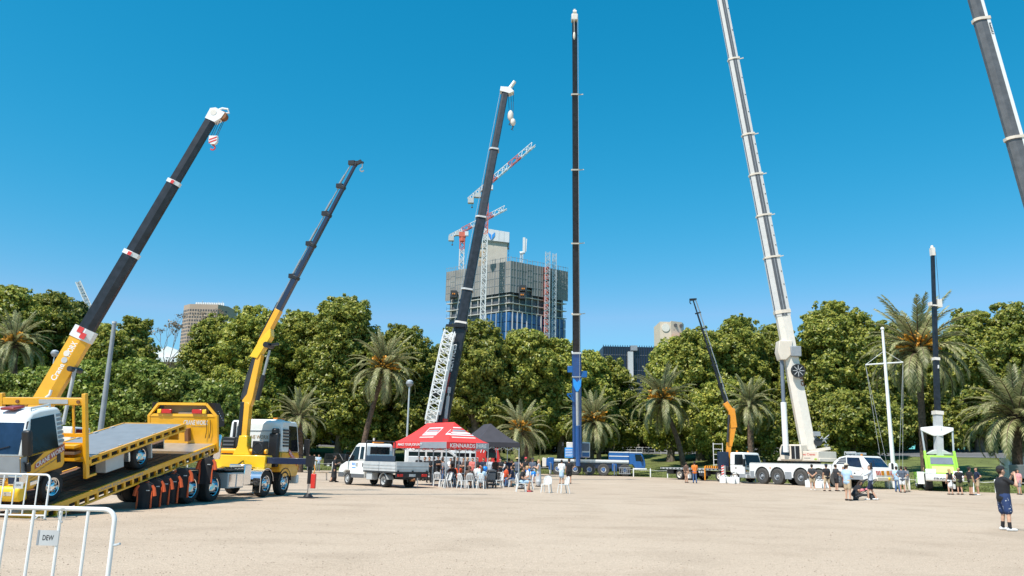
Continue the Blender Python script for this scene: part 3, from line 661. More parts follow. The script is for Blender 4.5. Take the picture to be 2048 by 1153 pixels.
t, xa, xb, zt = block('white_roofed_hall', 'low white roofed hall between the shrubs and the beige tower', 262, 372, 715, 210, 20, M['beige'])
P0, P1, P2 = at(300, 712, 209), at(338, 694, 209), at(372, 708, 209)
wmb(t).prism([(P0.x, P0.z), (P1.x, P1.z), (P2.x, P2.z), (P2.x, P2.z-.8), (P0.x, P0.z-.8)], 'y', 208, 229).build('roof', M['white'], t, False)
for i in range(5): q = at(296+i*14, 722, 208); wmb(t).prism([(q.x, q.z), (q.x+.9, q.z+.8), (q.x+2.2, q.z), (q.x+2.2, q.z-.5), (q.x, q.z-.5)], 'y', 206, 209.5).build('awning', M['white'], t, False)
wmb(t).box(at(272, 700, 212).x, at(298, 700, 212).x, 212, 224, 10, at(285, 690, 212).z).build('side_block', M['tan'], t, False)
for px, top in ((455, 648), (545, 655)):
    t, xa, xb, zt = block('pale_roof_building', 'pale flat roof just showing above the plane trees at the %s' % ('right of the beige tower' if px == 455 else 'yellow knuckle boom'), px-14, px+20, top, 240, 10, M['lgrey'])
    wmb(t).box(xa-.5, xb+.5, 239.5, 251, zt, zt+.6).build('roof', M['white'], t, False)

# ------------------------------------------------------------------ poles and lamps
def pole(name, label, cat, px, top, Y, r0, r1, mm, group=None):
    T = at(px, top, Y); z0 = terr(T.x, Y); t = thing(name, label, cat, (T.x, Y, z0), 0, group)
    m = wmb(t); m.cyl((T.x, Y, z0-.2), (T.x, Y, T.z), r0, r1, 12); m.cyl((T.x, Y, z0), (T.x, Y, z0+.25), r0*1.6, r0*1.6, 12); m.build('shaft', mm, t); return t, T
t, T = pole('light_pole', 'plain grey steel pole standing behind the small truck deck', 'pole', 229, 645, 44, .17, .11, M['grey'])
m = wmb(t); m.lathe([(.0,.05),(.13,.04),(.13,-.08)], 12, axis='z', c=tuple(T)); m.build('pole_cap', M['lgrey'], t)
for px, top, Y, lb in ((109, 712, 60, 'park lamp with a pale globe left of the yellow boom'), (819, 772, 88, 'slim park lamp between the leaning palm and the lattice jib')):
    t, T = pole('park_lamp', lb, 'street lamp', px, top, Y, .07 if Y < 70 else .13, .045 if Y < 70 else .09, M['galv'], 'park lamps')
    s = 8*Y/F_PX*.95; m = wmb(t); m.lathe([(.05,-s*.9),(s*.55,-s*.8),(s,-.1*s),(s*.9,.5*s),(s*.5,.8*s),(0,.95*s)], 12, axis='z', c=(T.x, T.y, T.z+s*.6)); m.build('globe', M['grey'], t)
    m = wmb(t); m.lathe([(s*.95,.45*s),(s*.55,.86*s),(0,1.0*s)], 12, axis='z', c=(T.x, T.y, T.z+s*.6)); m.build('cap', M['galv'], t)
def flagpole():
    B = G(1790, 978); Y = B.y; T = at(1763, 660, Y); t = thing('flagpole', 'tall white flagpole with a yardarm beside the white crane', 'flagpole', (B.x, Y, 0))
    wmb(t).cyl((B.x, Y, 0), (B.x, Y, T.z), .19, .10, 14).build('mast', M['white'], t)
    m = wmb(t); m.lathe([(.35,0),(.35,1.9),(.28,2.0),(0,2.0)][::-1], 12, axis='z', c=(B.x, Y, 0)); m.build('base', M['white'], t)
    a, b = at(1731, 730, Y), at(1806, 725, Y); wmb(t).tube([a, b], .06, 6).build('yardarm', M['white'], t)
    c = at(1767, 702, Y); m = wmb(t); m.tube([a, (B.x, Y, c.z)], .018, 5); m.tube([b, (B.x, Y, c.z)], .018, 5); m.build('stay', M['white'], t)
    m = wmb(t)
    for p, q in ((a, (B.x-.9, Y-.1, .9)), (a, (B.x-.4, Y, 1.2)), (b, (B.x+.4, Y, 1.2)), (b, (B.x+.7, Y, 1.0))): m.tube([p, q], .012, 4)
    m.build('halyard', M['lgrey'], t); wmb(t).ball((B.x, Y, T.z+.08), .16).build('finial', M['white'], t)
    wmb(t).box(B.x-.75, B.x-.35, Y-.3, Y+.1, .0, 1.3).build('winch_box', M['galv'], t, False)
flagpole()
# ================================================================== vehicle helpers
_wc = {}
def wheel_meshes(r, w, style, rimmat):
    k = (r, w, style, rimmat)
    if k not in _wc:
        big = style == 'crane'; R0 = r; q0 = .72 if big else 1.
        m = MB(); m.lathe([(r*.60*q0,.03*w),(r*.90,0),(r*.97,.05*w),(r,.16*w),(r,.46*w),(r*.972,.47*w),(r*.972,.53*w),(r,.54*w),(r,.84*w),(r*.97,.95*w),(r*.90,w),(r*.80,1.01*w),(r*.60*q0,.96*w)], 28)
        ty = m.mesh('wheel', M['dusty'] if big else M['rubber'])
        q = MB(); r = r*q0
        if style == 'dish': pr = [(r*.62,.93*w),(r*.60,1.0*w),(r*.565,.98*w),(r*.53,.45*w),(r*.46,.34*w),(r*.28,.34*w),(r*.26,.62*w),(r*.20,.72*w),(0,.74*w)]; hy, hr = .36*w, .38
        else: pr = [(r*.62,.93*w),(r*.60,1.0*w),(r*.555,.98*w),(r*.52,.74*w),(r*.44,.80*w),(r*.27,.88*w),(r*.24,1.02*w),(r*.17,1.08*w),(0,1.09*w)]; hy, hr = .83*w, .385
        q.lathe(pr, 24)
        for i in range(10):
            a = 2*math.pi*i/10; c = Vector((math.cos(a)*r*hr, hy+.012, math.sin(a)*r*hr)); q.cyl(c-Vector((0,.03,0)), c+Vector((0,.006,0)), r*.055, n=8, mi=1)
            a += .31; c = Vector((math.cos(a)*r*.30, hy, math.sin(a)*r*.30)); q.cyl(c, c+Vector((0,.035,0)), r*.028, n=6, mi=0)
        _wc[k] = (ty, q.mesh('rim', [M[rimmat], M['black']]))
    return _wc[k]
def wheel(t, x, y, r, w, style='dish', rim='chrome', z=None, yawx=0):
    """y is the outer face of the wheel"""
    s = 1 if y > 0 else -1; ty, ri = wheel_meshes(r, w, style, rim)
    o = link('wheel', ty, t, loc=(x, y-s*w, r if z is None else z), rot=(0, 0, (0 if s > 0 else math.pi)+yawx)); link('rim', ri, o); return o
def panel(m, pts, th, nrm):
    """flat plate through pts, thickened along nrm"""
    n = Vector(nrm).normalized()*th; k = len(pts); P = [Vector(p) for p in pts]
    a = (P[1]-P[0]).cross(P[2]-P[1])
    if a.dot(n) < 0: P = P[::-1]
    m.add([*P, *[p+n for p in P]], [list(range(k))[::-1], list(range(k, 2*k))]+[(i, (i+1) % k, k+(i+1) % k, k+i) for i in range(k)]); return m
def ladder_rail(t, x0, x1, y, zf, h, n, mm, th=.06, name='side_rail', tilt=None):
    """slotted side rail: top and bottom bars with short posts between"""
    m = MB(); s = 1 if y > 0 else -1; z0, z1 = zf(x0), zf(x1)
    for dz, hh in ((-.035, .07), (-h+.03, .06)): m.bar((x0, y, z0+dz), (x1, y, z1+dz), th, hh)
    for i in range(n+1):
        x = x0+(x1-x0)*i/n; z = zf(x); m.box(x-.05, x+.05, y-th*.45, y+th*.45, z-h+.05, z-.06)
    m.build(name, mm, t, False)
    b = MB(); b.bar((x0, y-s*.16, z0-h*.5), (x1, y-s*.16, z1-h*.5), .03, h*.7); b.build('frame_channel', M['black'], t, False)
SECT = {'hex': [(-.5,.5),(.5,.5),(.5,-.12),(.26,-.5),(-.26,-.5),(-.5,-.12)], 'box': [(-.5,.5),(.5,.5),(.5,-.5),(-.5,-.5)],
        'u': [(-.5,.44),(-.42,.5),(.42,.5),(.5,.44),(.5,-.18),(.40,-.38),(.2,-.5),(-.2,-.5),(-.40,-.38),(-.5,-.18)]}
def bframe(A, B, lat):
    d = (B-A).normalized(); l = Vector(lat); l = (l-d*l.dot(d)).normalized(); u = l.cross(d); return d, l, u
def boom_sec(t, A, B, lat, f0, f1, w, h, mm, shape='hex', name='boom_section', taper=1.):
    d, l, u = bframe(A, B, lat); S = SECT[shape]; n = len(S); P0, P1 = A+(B-A)*f0, A+(B-A)*f1
    m = wmb(t); vs = [p+l*(a*w*k)+u*(b*h*k) for p, k in ((P0, 1), (P1, taper)) for a, b in S]
    m.add(vs, [list(range(n))[::-1], list(range(n, 2*n))]+[(i, (i+1) % n, n+(i+1) % n, n+i) for i in range(n)]); return m.build(name, mm, t, False)
def collar(t, A, B, lat, f, w, h, mm, th=.12, shape='hex', ear=0, name='collar'):
    L = (B-A).length; o = boom_sec(t, A, B, lat, f-th/2/L, f+th/2/L, w, h, mm, shape, name)
    if ear:
        d, l, u = bframe(A, B, lat); m = wmb(t); p = A+(B-A)*f
        m.bar(p+l*ear*w*.45, p+l*ear*(w*.5+.5)+d*.05, .07, .09); m.build('rope_guide', mm, t, False)
    return o
def hook_block(t, P, s, mm, stripes=True):
    m = wmb(t); m.prism([(P.x-.5*s, P.z+.5*s), (P.x+.5*s, P.z+.5*s), (P.x+.5*s, P.z-.2*s), (P.x+.25*s, P.z-.55*s), (P.x-.25*s, P.z-.55*s), (P.x-.5*s, P.z-.2*s)], 'y', P.y-.22*s, P.y+.22*s); o = m.build('hook_block', mm, t, False)
    if stripes:
        for k in (-.3, .05):
            m = MB(); m.xf = MW[t.name].inverted(); m.prism([(P.x-.45*s, P.z+(k)*s), (P.x+.45*s, P.z+(k+.38)*s), (P.x+.45*s, P.z+(k+.2)*s), (P.x-.45*s, P.z+(k-.18)*s)], 'y', P.y-.24*s, P.y-.221*s); q = m.build('warning_stripe', M['red'], o, False)
    m = wmb(t); pts = [P+Vector((0, 0, -.5*s))]+[P+Vector((.28*s*math.sin(a), 0, -.95*s+.28*s*math.cos(a))) for a in np.linspace(0, 4.4, 9)]
    m.tube(pts, [.09*s]*9+[.03*s], 7); m.build('hook', M['red'], t)
def cables(t, pairs, r=.015, mm='dark'):
    for a, b in pairs: wmb(t).tube([a, b], r, 5).build('cable', M[mm], t)

def cab(t, x0, x1, z0, z1, hw, up, low, belt, frontlow=None, screen=.62, lean=.30, fg='glass', bevel=.06, doorx=None, rearwall=True, backwin=False):
    """cab-over truck cab facing +x: lower shell, glasshouse, doors, windscreen, windows, lamps, mirrors"""
    zb = z0+(z1-z0)*belt; tp = .93
    lo = MB(); lo.prism([(x0, z0+.25), (x0+.25, z0), (x1-.10, z0), (x1, z0+.18), (x1, zb), (x0, zb)], 'y', -hw, hw); lo.build('cab_body', low, t, bevel=bevel)
    m = MB(); prof = [(x0, zb+.002), (x1-.005, zb+.002), (x1-lean, z1-.10), (x1-lean-.14, z1), (x0+.10, z1), (x0, z1-.10)]
    m.prism(prof, 'y', -hw, hw); m.v = [(x, y*(1-(1-tp)*max(0, (z-zb)/(z1-zb))), z) for x, y, z in m.v]; m.build('cab_roof', up, t, bevel=bevel)
    yy = lambda z: hw*(1-(1-tp)*max(0, (z-zb)/(z1-zb)))
    xs = lambda z: x1-.005-lean*max(0, (z-zb)/(z1-.10-zb))
    # windscreen
    za, zc = zb+.02, z1-.22; sn = Vector((z1-.1-zb, 0, lean)).normalized()
    m = MB(); panel(m, [(xs(za)-.0, -yy(za)*.90, za), (xs(za), yy(za)*.90, za), (xs(zc), yy(zc)*.88, zc), (xs(zc), -yy(zc)*.88, zc)], .012, sn); ws = m.build('windscreen', M[fg], t, False)
    m = MB()
    for k in (-.35, .3): p = Vector((xs(za+.03), k*hw, za+.03))+sn*.03; m.bar(p, p+Vector((-.12*lean-.1, .55*hw, .32)), .02, .02)
    m.build('wiper', M['black'], ws, False)
    m = MB(); panel(m, [(x1+.001, -hw*.88, zb-.16), (x1+.001, hw*.88, zb-.16), (x1+.001, hw*.88, zb-.02), (x1+.001, -hw*.88, zb-.02)], .012, (1,0,0)); m.build('scuttle_panel', M['dgrey'], t, False)
    dx0, dx1 = doorx if doorx else (x0+.30*(x1-x0), x1-.14)
    for s in (-1, 1):
        d = MB(); panel(d, [(dx0, s*hw, z0+.16), (dx1, s*hw, z0+.16), (dx1+.02, s*hw, zb-.02), (dx0, s*hw, zb-.02)], .010, (0, s, 0)); do = d.build('door', low, t, False)
        h = MB(); h.box(dx0+.06, dx0+.24, s*(hw+.012), s*(hw+.04), zb-.30, zb-.22); h.build('handle', M['black'], do, False)
        w = MB(); z2, z3 = zb+.03, z1-.20
        panel(w, [(dx0, s*yy(z2), z2), (xs(z2)-.16, s*yy(z2), z2), (xs(z3)-.13, s*yy(z3), z3), (dx0, s*yy(z3), z3)], .012, (0, s, .08)); w.build('side_window', M[fg], t, False)
        mm = MB(); mx = x1+.02; mm.box(mx-.02, mx+.14, s*(hw+.18), s*(hw+.40), zb-.12, zb+.58); mm.tube([(x1-.2, s*(hw-.04), z1-.25), (mx+.05, s*(hw+.28), zb+.62)], .02, 6); mm.tube([(x1-.1, s*hw, zb-.1), (mx+.05, s*(hw+.28), zb-.14)], .02, 6); mm.build('mirror', M['black'], t, bevel=.03)
        L = MB(); L.box(x1-.02, x1+.03, s*hw*.62, s*hw*.93, z0+.26, z0+.48); hl = L.build('headlight', M['chrome'], t, bevel=.02)
        L = MB(); L.box(x1+.0, x1+.035, s*hw*.94, s*hw*1.0, z0+.26, z0+.48); L.build('indicator', M['amber'], hl, False)
    return zb

# ================================================================== tilt tray truck with knuckle crane
BT_O, BT_YAW = Vector((-11.85, 27.67, 0)), math.atan2(.985, .17)
def tilt_tray():
    t = thing('tilt_tray_truck', 'yellow and white tilt tray truck with its bed sloping to the ground', 'truck', BT_O, BT_YAW)
    tl = R(12.6); x0, z0 = -6.65, .25; cs, sn = math.cos(tl), math.sin(tl)
    D = lambda s, h, y=0: Vector((x0+s*cs-h*sn, y, z0+s*sn+h*cs))           # a point of the sloping bed
    for x, st in ((-.02, 'dish'), (1.40, 'dish'), (5.35, 'flat'), (7.02, 'flat')):
        for y in (-1.24, 1.24): wheel(t, x, y, .52, .30 if st == 'flat' else .56, st, 'chrome')
    m = MB()
    for y in (-.42, .42): m.box(-1.6, 8.0, y-.05, y+.05, .78, 1.02)
    for x in (-.9, .7, 2.2, 3.8, 6.2): m.box(x, x+.12, -.37, .37, .80, 1.0)
    m.build('chassis', M['black'], t, False)
    for x in (-.02, 1.40, 5.35, 7.02): MB().cyl((x, -1, .52), (x, 1, .52), .09, n=8).build('axle', M['black'], t)
    # bed
    dm = MB(); dm.xf = None
    def slab(s0, s1, h0, h1, y0, y1, name, mm, par=t, bevel=0):
        q = MB(); v = [D(s, h, y) for s in (s0, s1) for y in (y0, y1) for h in (h0, h1)]
        q.add(v, [(0,1,3,2),(4,6,7,5),(0,4,5,1),(2,3,7,6),(1,5,7,3),(0,2,6,4)]); return q.build(name, mm, par, False, bevel)
    slab(.15, 6.3, -.05, -.02, -1.2, 1.2, 'deck_plank_area', M['rust'])
    for i in range(8): slab(.3, 6.25, -.02, -.002, -1.15+i*.29, -.90+i*.29, 'deck_plank', mat('plank%d' % (i % 3), ((.16,.075,.035),(.20,.10,.05),(.13,.065,.035))[i % 3], .8, 0, .3, scale=4))
    slab(6.32, 8.02, -.05, .0, -1.2, 1.2, 'deck_plate', M['steel'])
    for s in (-1, 1):
        for h0, h1 in ((-.13, .0), (-.335, -.285)): slab(.05, 8.1, h0, h1, s*1.2, s*1.29, 'side_rail', M['yellow'])
        for i in range(21): slab(.3+i*.385, .39+i*.385, -.285, -.13, s*1.21, s*1.28, 'rail_post', M['yellow'])
        slab(.1, 8.0, -.30, -.1, s*1.02, s*1.06, 'bed_beam', M['black'])
        slab(-.45, .05, -.22, -.04, s*.45, s*1.27, 'tail_ramp', M['yellow'])
        m = MB(); a = D(1.9, -.065, s*1.2915); letters(m, 'CRANE EQUIPMENT HIRE', D(1.9, -.115, s*1.2925), D(3.9, -.115, s*1.2925)-D(1.9, -.115, s*1.2925) if s < 0 else D(3.9, -.1, s*1.2925)-D(1.9, -.1, s*1.2925), D(0, .09)-D(0, 0)); m.build('lettering', M['grey'], t, False)
    m = MB(); letters(m, 'CRANE WORX', D(6.4, -.115, -1.2925), D(7.6, 0)-D(6.4, 0), D(0, .09)-D(0, 0)); m.build('lettering', M['lgrey'], t, False)
    for s in (-1, 1): m = MB(); m.bar(D(2.2, -.28, s*.4), D(7.9, -.28, s*.4), .12, .22); m.build('bed_runner', M['black'], t, False)
    m = MB(); m.cyl((-1.0, 0, .75), D(5.2, -.35), .09, n=10); m.build('tilt_ram', M['steel'], t)
    # headboard
    hb = slab(8.02, 8.09, 0, .98, -1.33, 1.33, 'headboard', M['yellow'])
    for s in (-1, 1):
        m = MB(); m.bar(D(8.055, .98, s*1.30), D(8.055, 1.40, s*.93), .09, .09); m.bar(D(8.055, -.3, s*1.31), D(8.055, 1.0, s*1.31), .10, .10); m.build('headboard_frame', M['yellow'], t, False)
        m = MB(); p = D(8.0, 1.14, s*.62); m.box(p.x-.03, p.x+.03, s*.40, s*.78, p.z-.075, p.z+.075); m.build('stop_lamp', M['redlens'], t, bevel=.015)
        m = MB(); m.box(p.x-.03, p.x+.03, s*.80, s*.95, p.z-.075, p.z+.075); m.build('indicator', M['yellow2'], t, bevel=.015)
    m = MB(); m.bar(D(8.055, 1.40, -.93), D(8.055, 1.40, .93), .09, .09); m.bar(D(8.055, 1.0, -1.3), D(8.055, 1.0, 1.3), .09, .09); m.build('headboard_frame', M['yellow'], t, False)
    slab(8.3, 8.34, 1.02, 1.35, -.9, .9, 'winch_guard', M['tan'])
    slab(8.10, 8.25, 1.03, 1.09, -.55, .2, 'winch_drum', M['lgrey'])
    m = MB(); P = [D(8.12, .55, 0), D(8.12, 1.44, 0), D(8.42, 1.38, 0), D(8.72, .95, 0), D(8.72, .50, 0)]
    m.prism([(p.x, p.z) for p in P], 'y', -1.22, -.98); m.prism([(p.x, p.z) for p in P], 'y', 1.0, 1.24); m.prism([(P[1].x, P[1].z), (P[2].x, P[2].z), (P[2].x, P[2].z-.08), (P[1].x, P[1].z-.08)], 'y', -.98, 1.0); m.build('tool_rack', M['black'], t, False)
    for i in range(5): q = D(8.3+i*.08, 1.1-i*.09, -1.225); MB().ball(q, .02, 6, 4).build('rivet', M['chrome'], t)
    m = MB(); letters(m, 'CRANE WORX', D(8.015, .66, -.05), Vector((0, -.95, 0)), D(0, .17)-D(0, 0), 0, .02, .2); m.build('lettering', M['white'], t, False)
    m = MB(); letters(m, 'Crane Equipment', D(8.015, .58, -.35), Vector((0, -.6, 0)), D(0, .05)-D(0, 0)); m.build('lettering', M['dgrey'], t, False)
    for y in (-1.1, -.95): m = MB(); m.tube([D(7.98, .85, y), D(7.97, .5, y-.02), D(7.98, .2, y+.05)], .012, 5); m.build('hose', M['black'], t)
    slab(7.85, 8.02, .1, .55, -.32, -.18, 'bracket', M['rust'])
    # frames behind the headboard: silver tank, black cabinet, boxes, guards
    m = MB(); m.lathe([(0,0),(.22,.02),(.26,.1),(.26,.8),(.22,.88),(0,.9)], 16, axis='z', c=(1.65, -.95, 1.45)); m.build('air_tank', M['chrome'], t)
    m = MB(); m.box(6.0, 6.45, .62, 1.18, 1.15, 2.35); m.build('engine_cabinet', M['black'], t, bevel=.04)
    for k in range(7): MB().box(5.97, 6.0, .66, 1.14, 1.25+k*.15, 1.31+k*.15).build('cabinet_louvre', M['dgrey'], t, False)
    m = MB(); m.box(2.35, 3.55, -1.22, -.55, .42, .98); m.build('tool_box', M['lgrey'], t, bevel=.02)
    for y0 in (2.42, 3.0): MB().box(y0, y0+.48, -1.235, -1.22, .47, .93).build('tool_box_door', M['chrome'], t, False)
    m = MB(); m.box(3.60, 4.15, -1.20, -.55, .50, 1.28); m.build('hydraulic_tank', M['chrome'], t, bevel=.03)
    m = MB(); m.box(2.2, 4.3, -1.18, 1.18, 1.05, 1.10); m.build('catwalk', M['dark'], t, False)
    m = MB(); m.cyl((2.5, .62, .72), (3.9, .62, .72), .30, n=18); m.build('fuel_tank', M['chrome'], t)
    m = MB()
    for k in range(4): m.tube([(2.6+k*.25, -.6, 1.02), (2.9+k*.25, -.8, 1.16), (3.9+k*.1, -.5, 1.12), (5.3, -.2, 1.4)], .02, 6)
    m.build('hose', M['black'], t)
    for xw, mm in ((5.35, 'chrome'), (7.02, 'black')):
        for y in (-1.0, 1.0):
            m = MB(); a = np.linspace(R(8), R(172), 11); vs = []
            for q in a:
                for rr_ in (.58, .61):
                    for w in (-.26, .26): vs.append((xw+rr_*math.cos(q), y+w, .52+rr_*math.sin(q)))
            fs = []
            for i in range(10):
                b = i*4; fs += [(b, b+1, b+5, b+4), (b+2, b+6, b+7, b+3), (b, b+4, b+6, b+2), (b+1, b+3, b+7, b+5)]
            fs += [(0, 2, 3, 1), (40, 41, 43, 42)]; m.add(vs, fs); m.build('mudguard', M[mm], t)
    for y in (-1.15, 1.15):
        m = MB(); m.box(-.75, -.70, y-.28, y+.1, .25, 1.0); m.build('mud_flap', M['rubber'], t, False)
        m = MB(); m.box(4.62, 4.68, y-.2, y+.1, .2, .75); m.build('mud_flap', M['chrome'], t, False)
    m = MB(); m.box(-1.75, -1.65, -1.1, 1.1, .62, .80); m.build('rear_bar', M['rust'], t, False)
    # cab
    zb = cab(t, 6.55, 8.30, .75, 3.08, 1.24, M['white'], M['yellow'], .44, lean=.22, doorx=(7.2, 8.12))
    m = MB(); m.box(6.535, 6.549, -.75, .70, 1.95, 2.62); m.build('cab_rear_panel', M['white'], t, False)
    m = MB()
    for a, b in (((-.77,1.93),(.72,1.93)), ((.72,1.93),(.72,2.64)), ((.72,2.64),(-.77,2.64)), ((-.77,2.64),(-.77,1.93))): m.bar((6.53,a[0],a[1]), (6.53,b[0],b[1]), .03, .03)
    m.build('panel_frame', M['grey'], t, False)
    m = MB(); letters(m, 'CRANE WORX', (6.525, .55, 2.30), (0, -1.15, 0), (0, 0, .16)); m.build('lettering', M['tan'], t, False)
    for k in range(7): MB().box(6.53, 6.548, .6-k*.2, .68-k*.2, 1.66, 1.80).build('vent_slot', M['grey'], t, False)
    m = MB(); m.box(6.30, 6.55, -1.15, -.72, 1.15, 2.55); m.cyl((6.42, -.95, 2.5), (6.42, -.95, 2.75), .16, n=12); m.build('air_intake', M['black'], t, bevel=.06)
    m = MB(); m.box(6.3, 6.5, .72, 1.1, 1.2, 2.3); m.cyl((6.4, .9, 2.3), (6.4, .9, 3.0), .07, n=10); m.build('exhaust_stack', M['dark'], t, bevel=.03)
    for k in range(6): MB().box(6.62, 7.15, -1.262+.0*k, -1.2, 2.0+k*.13, 2.07+k*.13).build('side_louvre', M['dark'], t, False)
    m = MB(); panel(m, [(6.57, -1.243, 1.15), (7.18, -1.243, 1.15), (7.18, -1.243, 1.75), (6.57, -1.243, 1.75)], .012, (0,-1,0)); m.build('rear_quarter_panel', M['yellow'], t, False)
    m = MB(); panel(m, [(7.2, -1.258, 1.70), (8.1, -1.258, 1.18), (8.1, -1.258, 1.40), (7.2, -1.258, 1.92)], .004, (0,-1,0)); m.build('decal_band', M['red'], t, False)
    m = MB(); letters(m, 'CRANE WORX', (8.06, -1.264, 1.26), (-.84, 0, .485), (0, 0, .14)); m.v = [(7.2+8.1-x, y, z+0) for x, y, z in m.v] if False else m.v; m.build('lettering', M['white'], t, False)
    m = MB(); m.box(7.75, 7.9, -1.16, -1.0, 1.85, 2.35); m.build('seat_belt_flag', M['red'], t, False)
    m = MB(); m.box(6.9, 7.2, -.95, .95, 3.08, 3.14); m.build('roof_bar', M['white'], t, bevel=.02)
    for y in (-.75, .75): m = MB(); m.box(6.92, 7.18, y-.22, y+.22, 3.14, 3.21); m.build('beacon', M['amber'], t, bevel=.03)
    m = MB(); m.box(8.20, 8.45, -1.24, 1.24, .45, .80); m.build('bumper', M['white'], t, bevel=.04)
    for k in range(3): MB().box(6.75, 7.0, -1.2, -1.0, .72+.2*k, .76+.2*k).build('step', M['dark'], t, False)
    # knuckle crane
    m = MB(); m.box(5.30, 5.92, -1.15, 1.1, 1.12, 1.62); m.build('crane_base', M['yellow2'], t, bevel=.03)
    m = MB(); m.prism([(-.42, 1.62), (.36, 1.62), (.18, 1.98), (.14, 2.4), (-.22, 2.4), (-.24, 1.98)], 'x', 5.40, 5.82); m.build('crane_pedestal', M['yellow2'], t, bevel=.03)
    m = MB(); m.cyl((5.6, -1.05, 1.78), (5.6, .95, 1.78), .10, n=12); m.build('slew_cylinder', M['yellow'], t)
    m = MB(); m.box(5.45, 5.75, -.17, .07, 2.3, 3.75); m.build('crane_column', M['yellow'], t, bevel=.02)
    m = MB(); m.box(5.45, 5.75, .07, .25, 2.35, 3.78); m.build('hose_cover', M['black'], t, bevel=.02)
    m = MB(); m.box(5.45, 5.9, -.95, -.45, 1.64, 2.2); m.build('oil_cooler', M['black'], t, bevel=.03)
    m = MB(); m.lathe([(.2,0),(.2,.02)], 14, axis='x', c=(5.43, -.7, 1.92)); m.build('cooler_fan', M['grey'], t)
    X = 5.6; Q = lambda y, z: Vector((X, y, z))
    def arm(A, B, w, d, name, mm, off=(0, 0)):
        q = MB(); q.bar(A+Vector((off[0], off[1], 0)), B+Vector((off[0], off[1], 0)), w, d, up=(1, 0, 0)); return q.build(name, mm, t, bevel=.02)
    m = MB(); m.prism([(.16, 3.55), (-.20, 3.62), (-.28, 3.95), (-.42, 5.1), (-.50, 5.75), (-.38, 5.9), (-.26, 5.72), (.00, 4.1), (.18, 3.85)], 'x', 5.46, 5.74); m.build('main_boom', M['yellow'], t, bevel=.02)
    m = MB()
    for k in range(4): m.tube([(5.49+k*.07, .24, 3.9), (5.49+k*.07, .06, 4.9), (5.49+k*.07, -.14, 5.65)], .035, 6)
    m.prism([(.18,3.85),(.0,4.1),(-.25,5.65),(-.10,5.68),(.14,4.3),(.28,3.9)], 'x', 5.47, 5.73); m.build('hose_cover', M['dark'], t)
    m = MB(); m.cyl(Q(-.42, 3.85), Q(-.60, 4.9), .10, n=12); m.build('lift_cylinder', M['black'], t)
    m = MB(); m.cyl(Q(-.60, 4.9), Q(-.78, 5.95), .055, n=10); m.build('lift_rod', M['steel'], t)
    m = MB(); m.prism([(.02, 5.66), (-.34, 5.58), (-.58, 6.0), (-.86, 6.5), (-.82, 6.85), (-.62, 6.65), (-.30, 6.25)], 'x', 5.42, 5.78); m.build('elbow', M['yellow2'], t, bevel=.02)
    m = MB(); m.cyl((5.3, -.72, 6.15), (5.9, -.72, 6.15), .12, n=10); m.bar((5.6, -.72, 6.15), (5.6, -1.15, 6.22), .12, .1); m.build('elbow_pin', M['black'], t)
    A, B = Q(-.35, 6.15), Q(-4.07, 14.15); ev = (B-A)
    F = lambda z: (z-6.15)/8.0
    def sec(z0_, z1_, w, mm, name): q = MB(); q.bar(A+ev*F(z0_), A+ev*F(z1_), w*.9, w*1.15, up=(1, 0, 0)); return q.build(name, M[mm], t, bevel=.012)
    sec(6.2, 7.66, .27, 'yellow', 'boom_section')
    sts = [(7.6, 9.08, .22), (9.0, 10.5, .20), (10.4, 11.83, .175), (11.7, 13.06, .15), (12.9, 14.1, .12)]
    up = Vector((0, ev.z, -ev.y)).normalized()                               # across the boom, towards its upper-left side
    if up.y < 0: up = -up
    for i, (a, b, w) in enumerate(sts):
        sec(a, b, w, 'navy', 'boom_section'); sec(b-.09, b+.03, w*1.22, 'black', 'collar')
        m = MB(); p, q = A+ev*F(a)+up*(.20+.015*i), A+ev*F(b-.1)+up*(.19); m.cyl(p, p.lerp(q, .55), .05, n=8); m.cyl(p.lerp(q, .5), q, .028, n=8); m.build('extension_ram', M['steel'], t)
        m = MB(); m.box(5.5, 5.7, (A+ev*F(b)).y-.05+up.y*.1, (A+ev*F(b)).y+.05+up.y*.3, (A+ev*F(b)).z-.08+up.z*.1, (A+ev*F(b)).z+.1+up.z*.1); m.build('ram_bracket', M['black'], t, False)
    m = MB(); p = A+ev*F(6.4)+up*.21; m.cyl(p, A+ev*F(7.9)+up*.21, .05, n=8); m.build('extension_ram', M['black'], t)
    m = MB(); e = A+ev*F(14.1); m.bar(e, e+Vector((0, -.25, .12)), .12, .14); m.bar(e+Vector((0,.1,.1)), e+Vector((0, -.34, .05)), .1, .08); m.build('boom_tip', M['black'], t, False)
    m = MB(); e2 = e+Vector((0, -.30, .05)); m.tube([e2, e2-Vector((0,0,.2))]+[e2+Vector((0, .09*math.sin(a), -.32+.09*math.cos(a))) for a in np.linspace(0, 4.3, 8)], .03, 6); m.build('hook', M['steel'], t)
    m = MB(); letters(m, 'knuckle', (5.415, -.28, 4.45), (0, -.17, .85), (0, -.11, -.03)); m.build('lettering', M['dgrey'], t, False) if False else None
    # outrigger
    m = MB(); m.box(5.42, 5.72, -2.85, -1.15, 1.30, 1.55); m.build('outrigger_beam', M['navy'], t, bevel=.015)
    m = MB(); m.cyl((5.57, -2.98, .55), (5.57, -2.98, 1.62), .085, n=12); m.box(5.42, 5.72, -3.1, -2.83, 1.22, 1.66); m.build('outrigger_leg', M['black'], t)
    m = MB(); m.cyl((5.57, -2.98, .15), (5.57, -2.98, .6), .05, n=10); m.build('outrigger_rod', M['chrome'], t)
    m = MB(); m.lathe([(0,.16),(.08,.16),(.2,.04),(.2,.03)], 14, axis='z', c=(5.57, -2.98, .02)); m.build('outrigger_foot', M['black'], t)
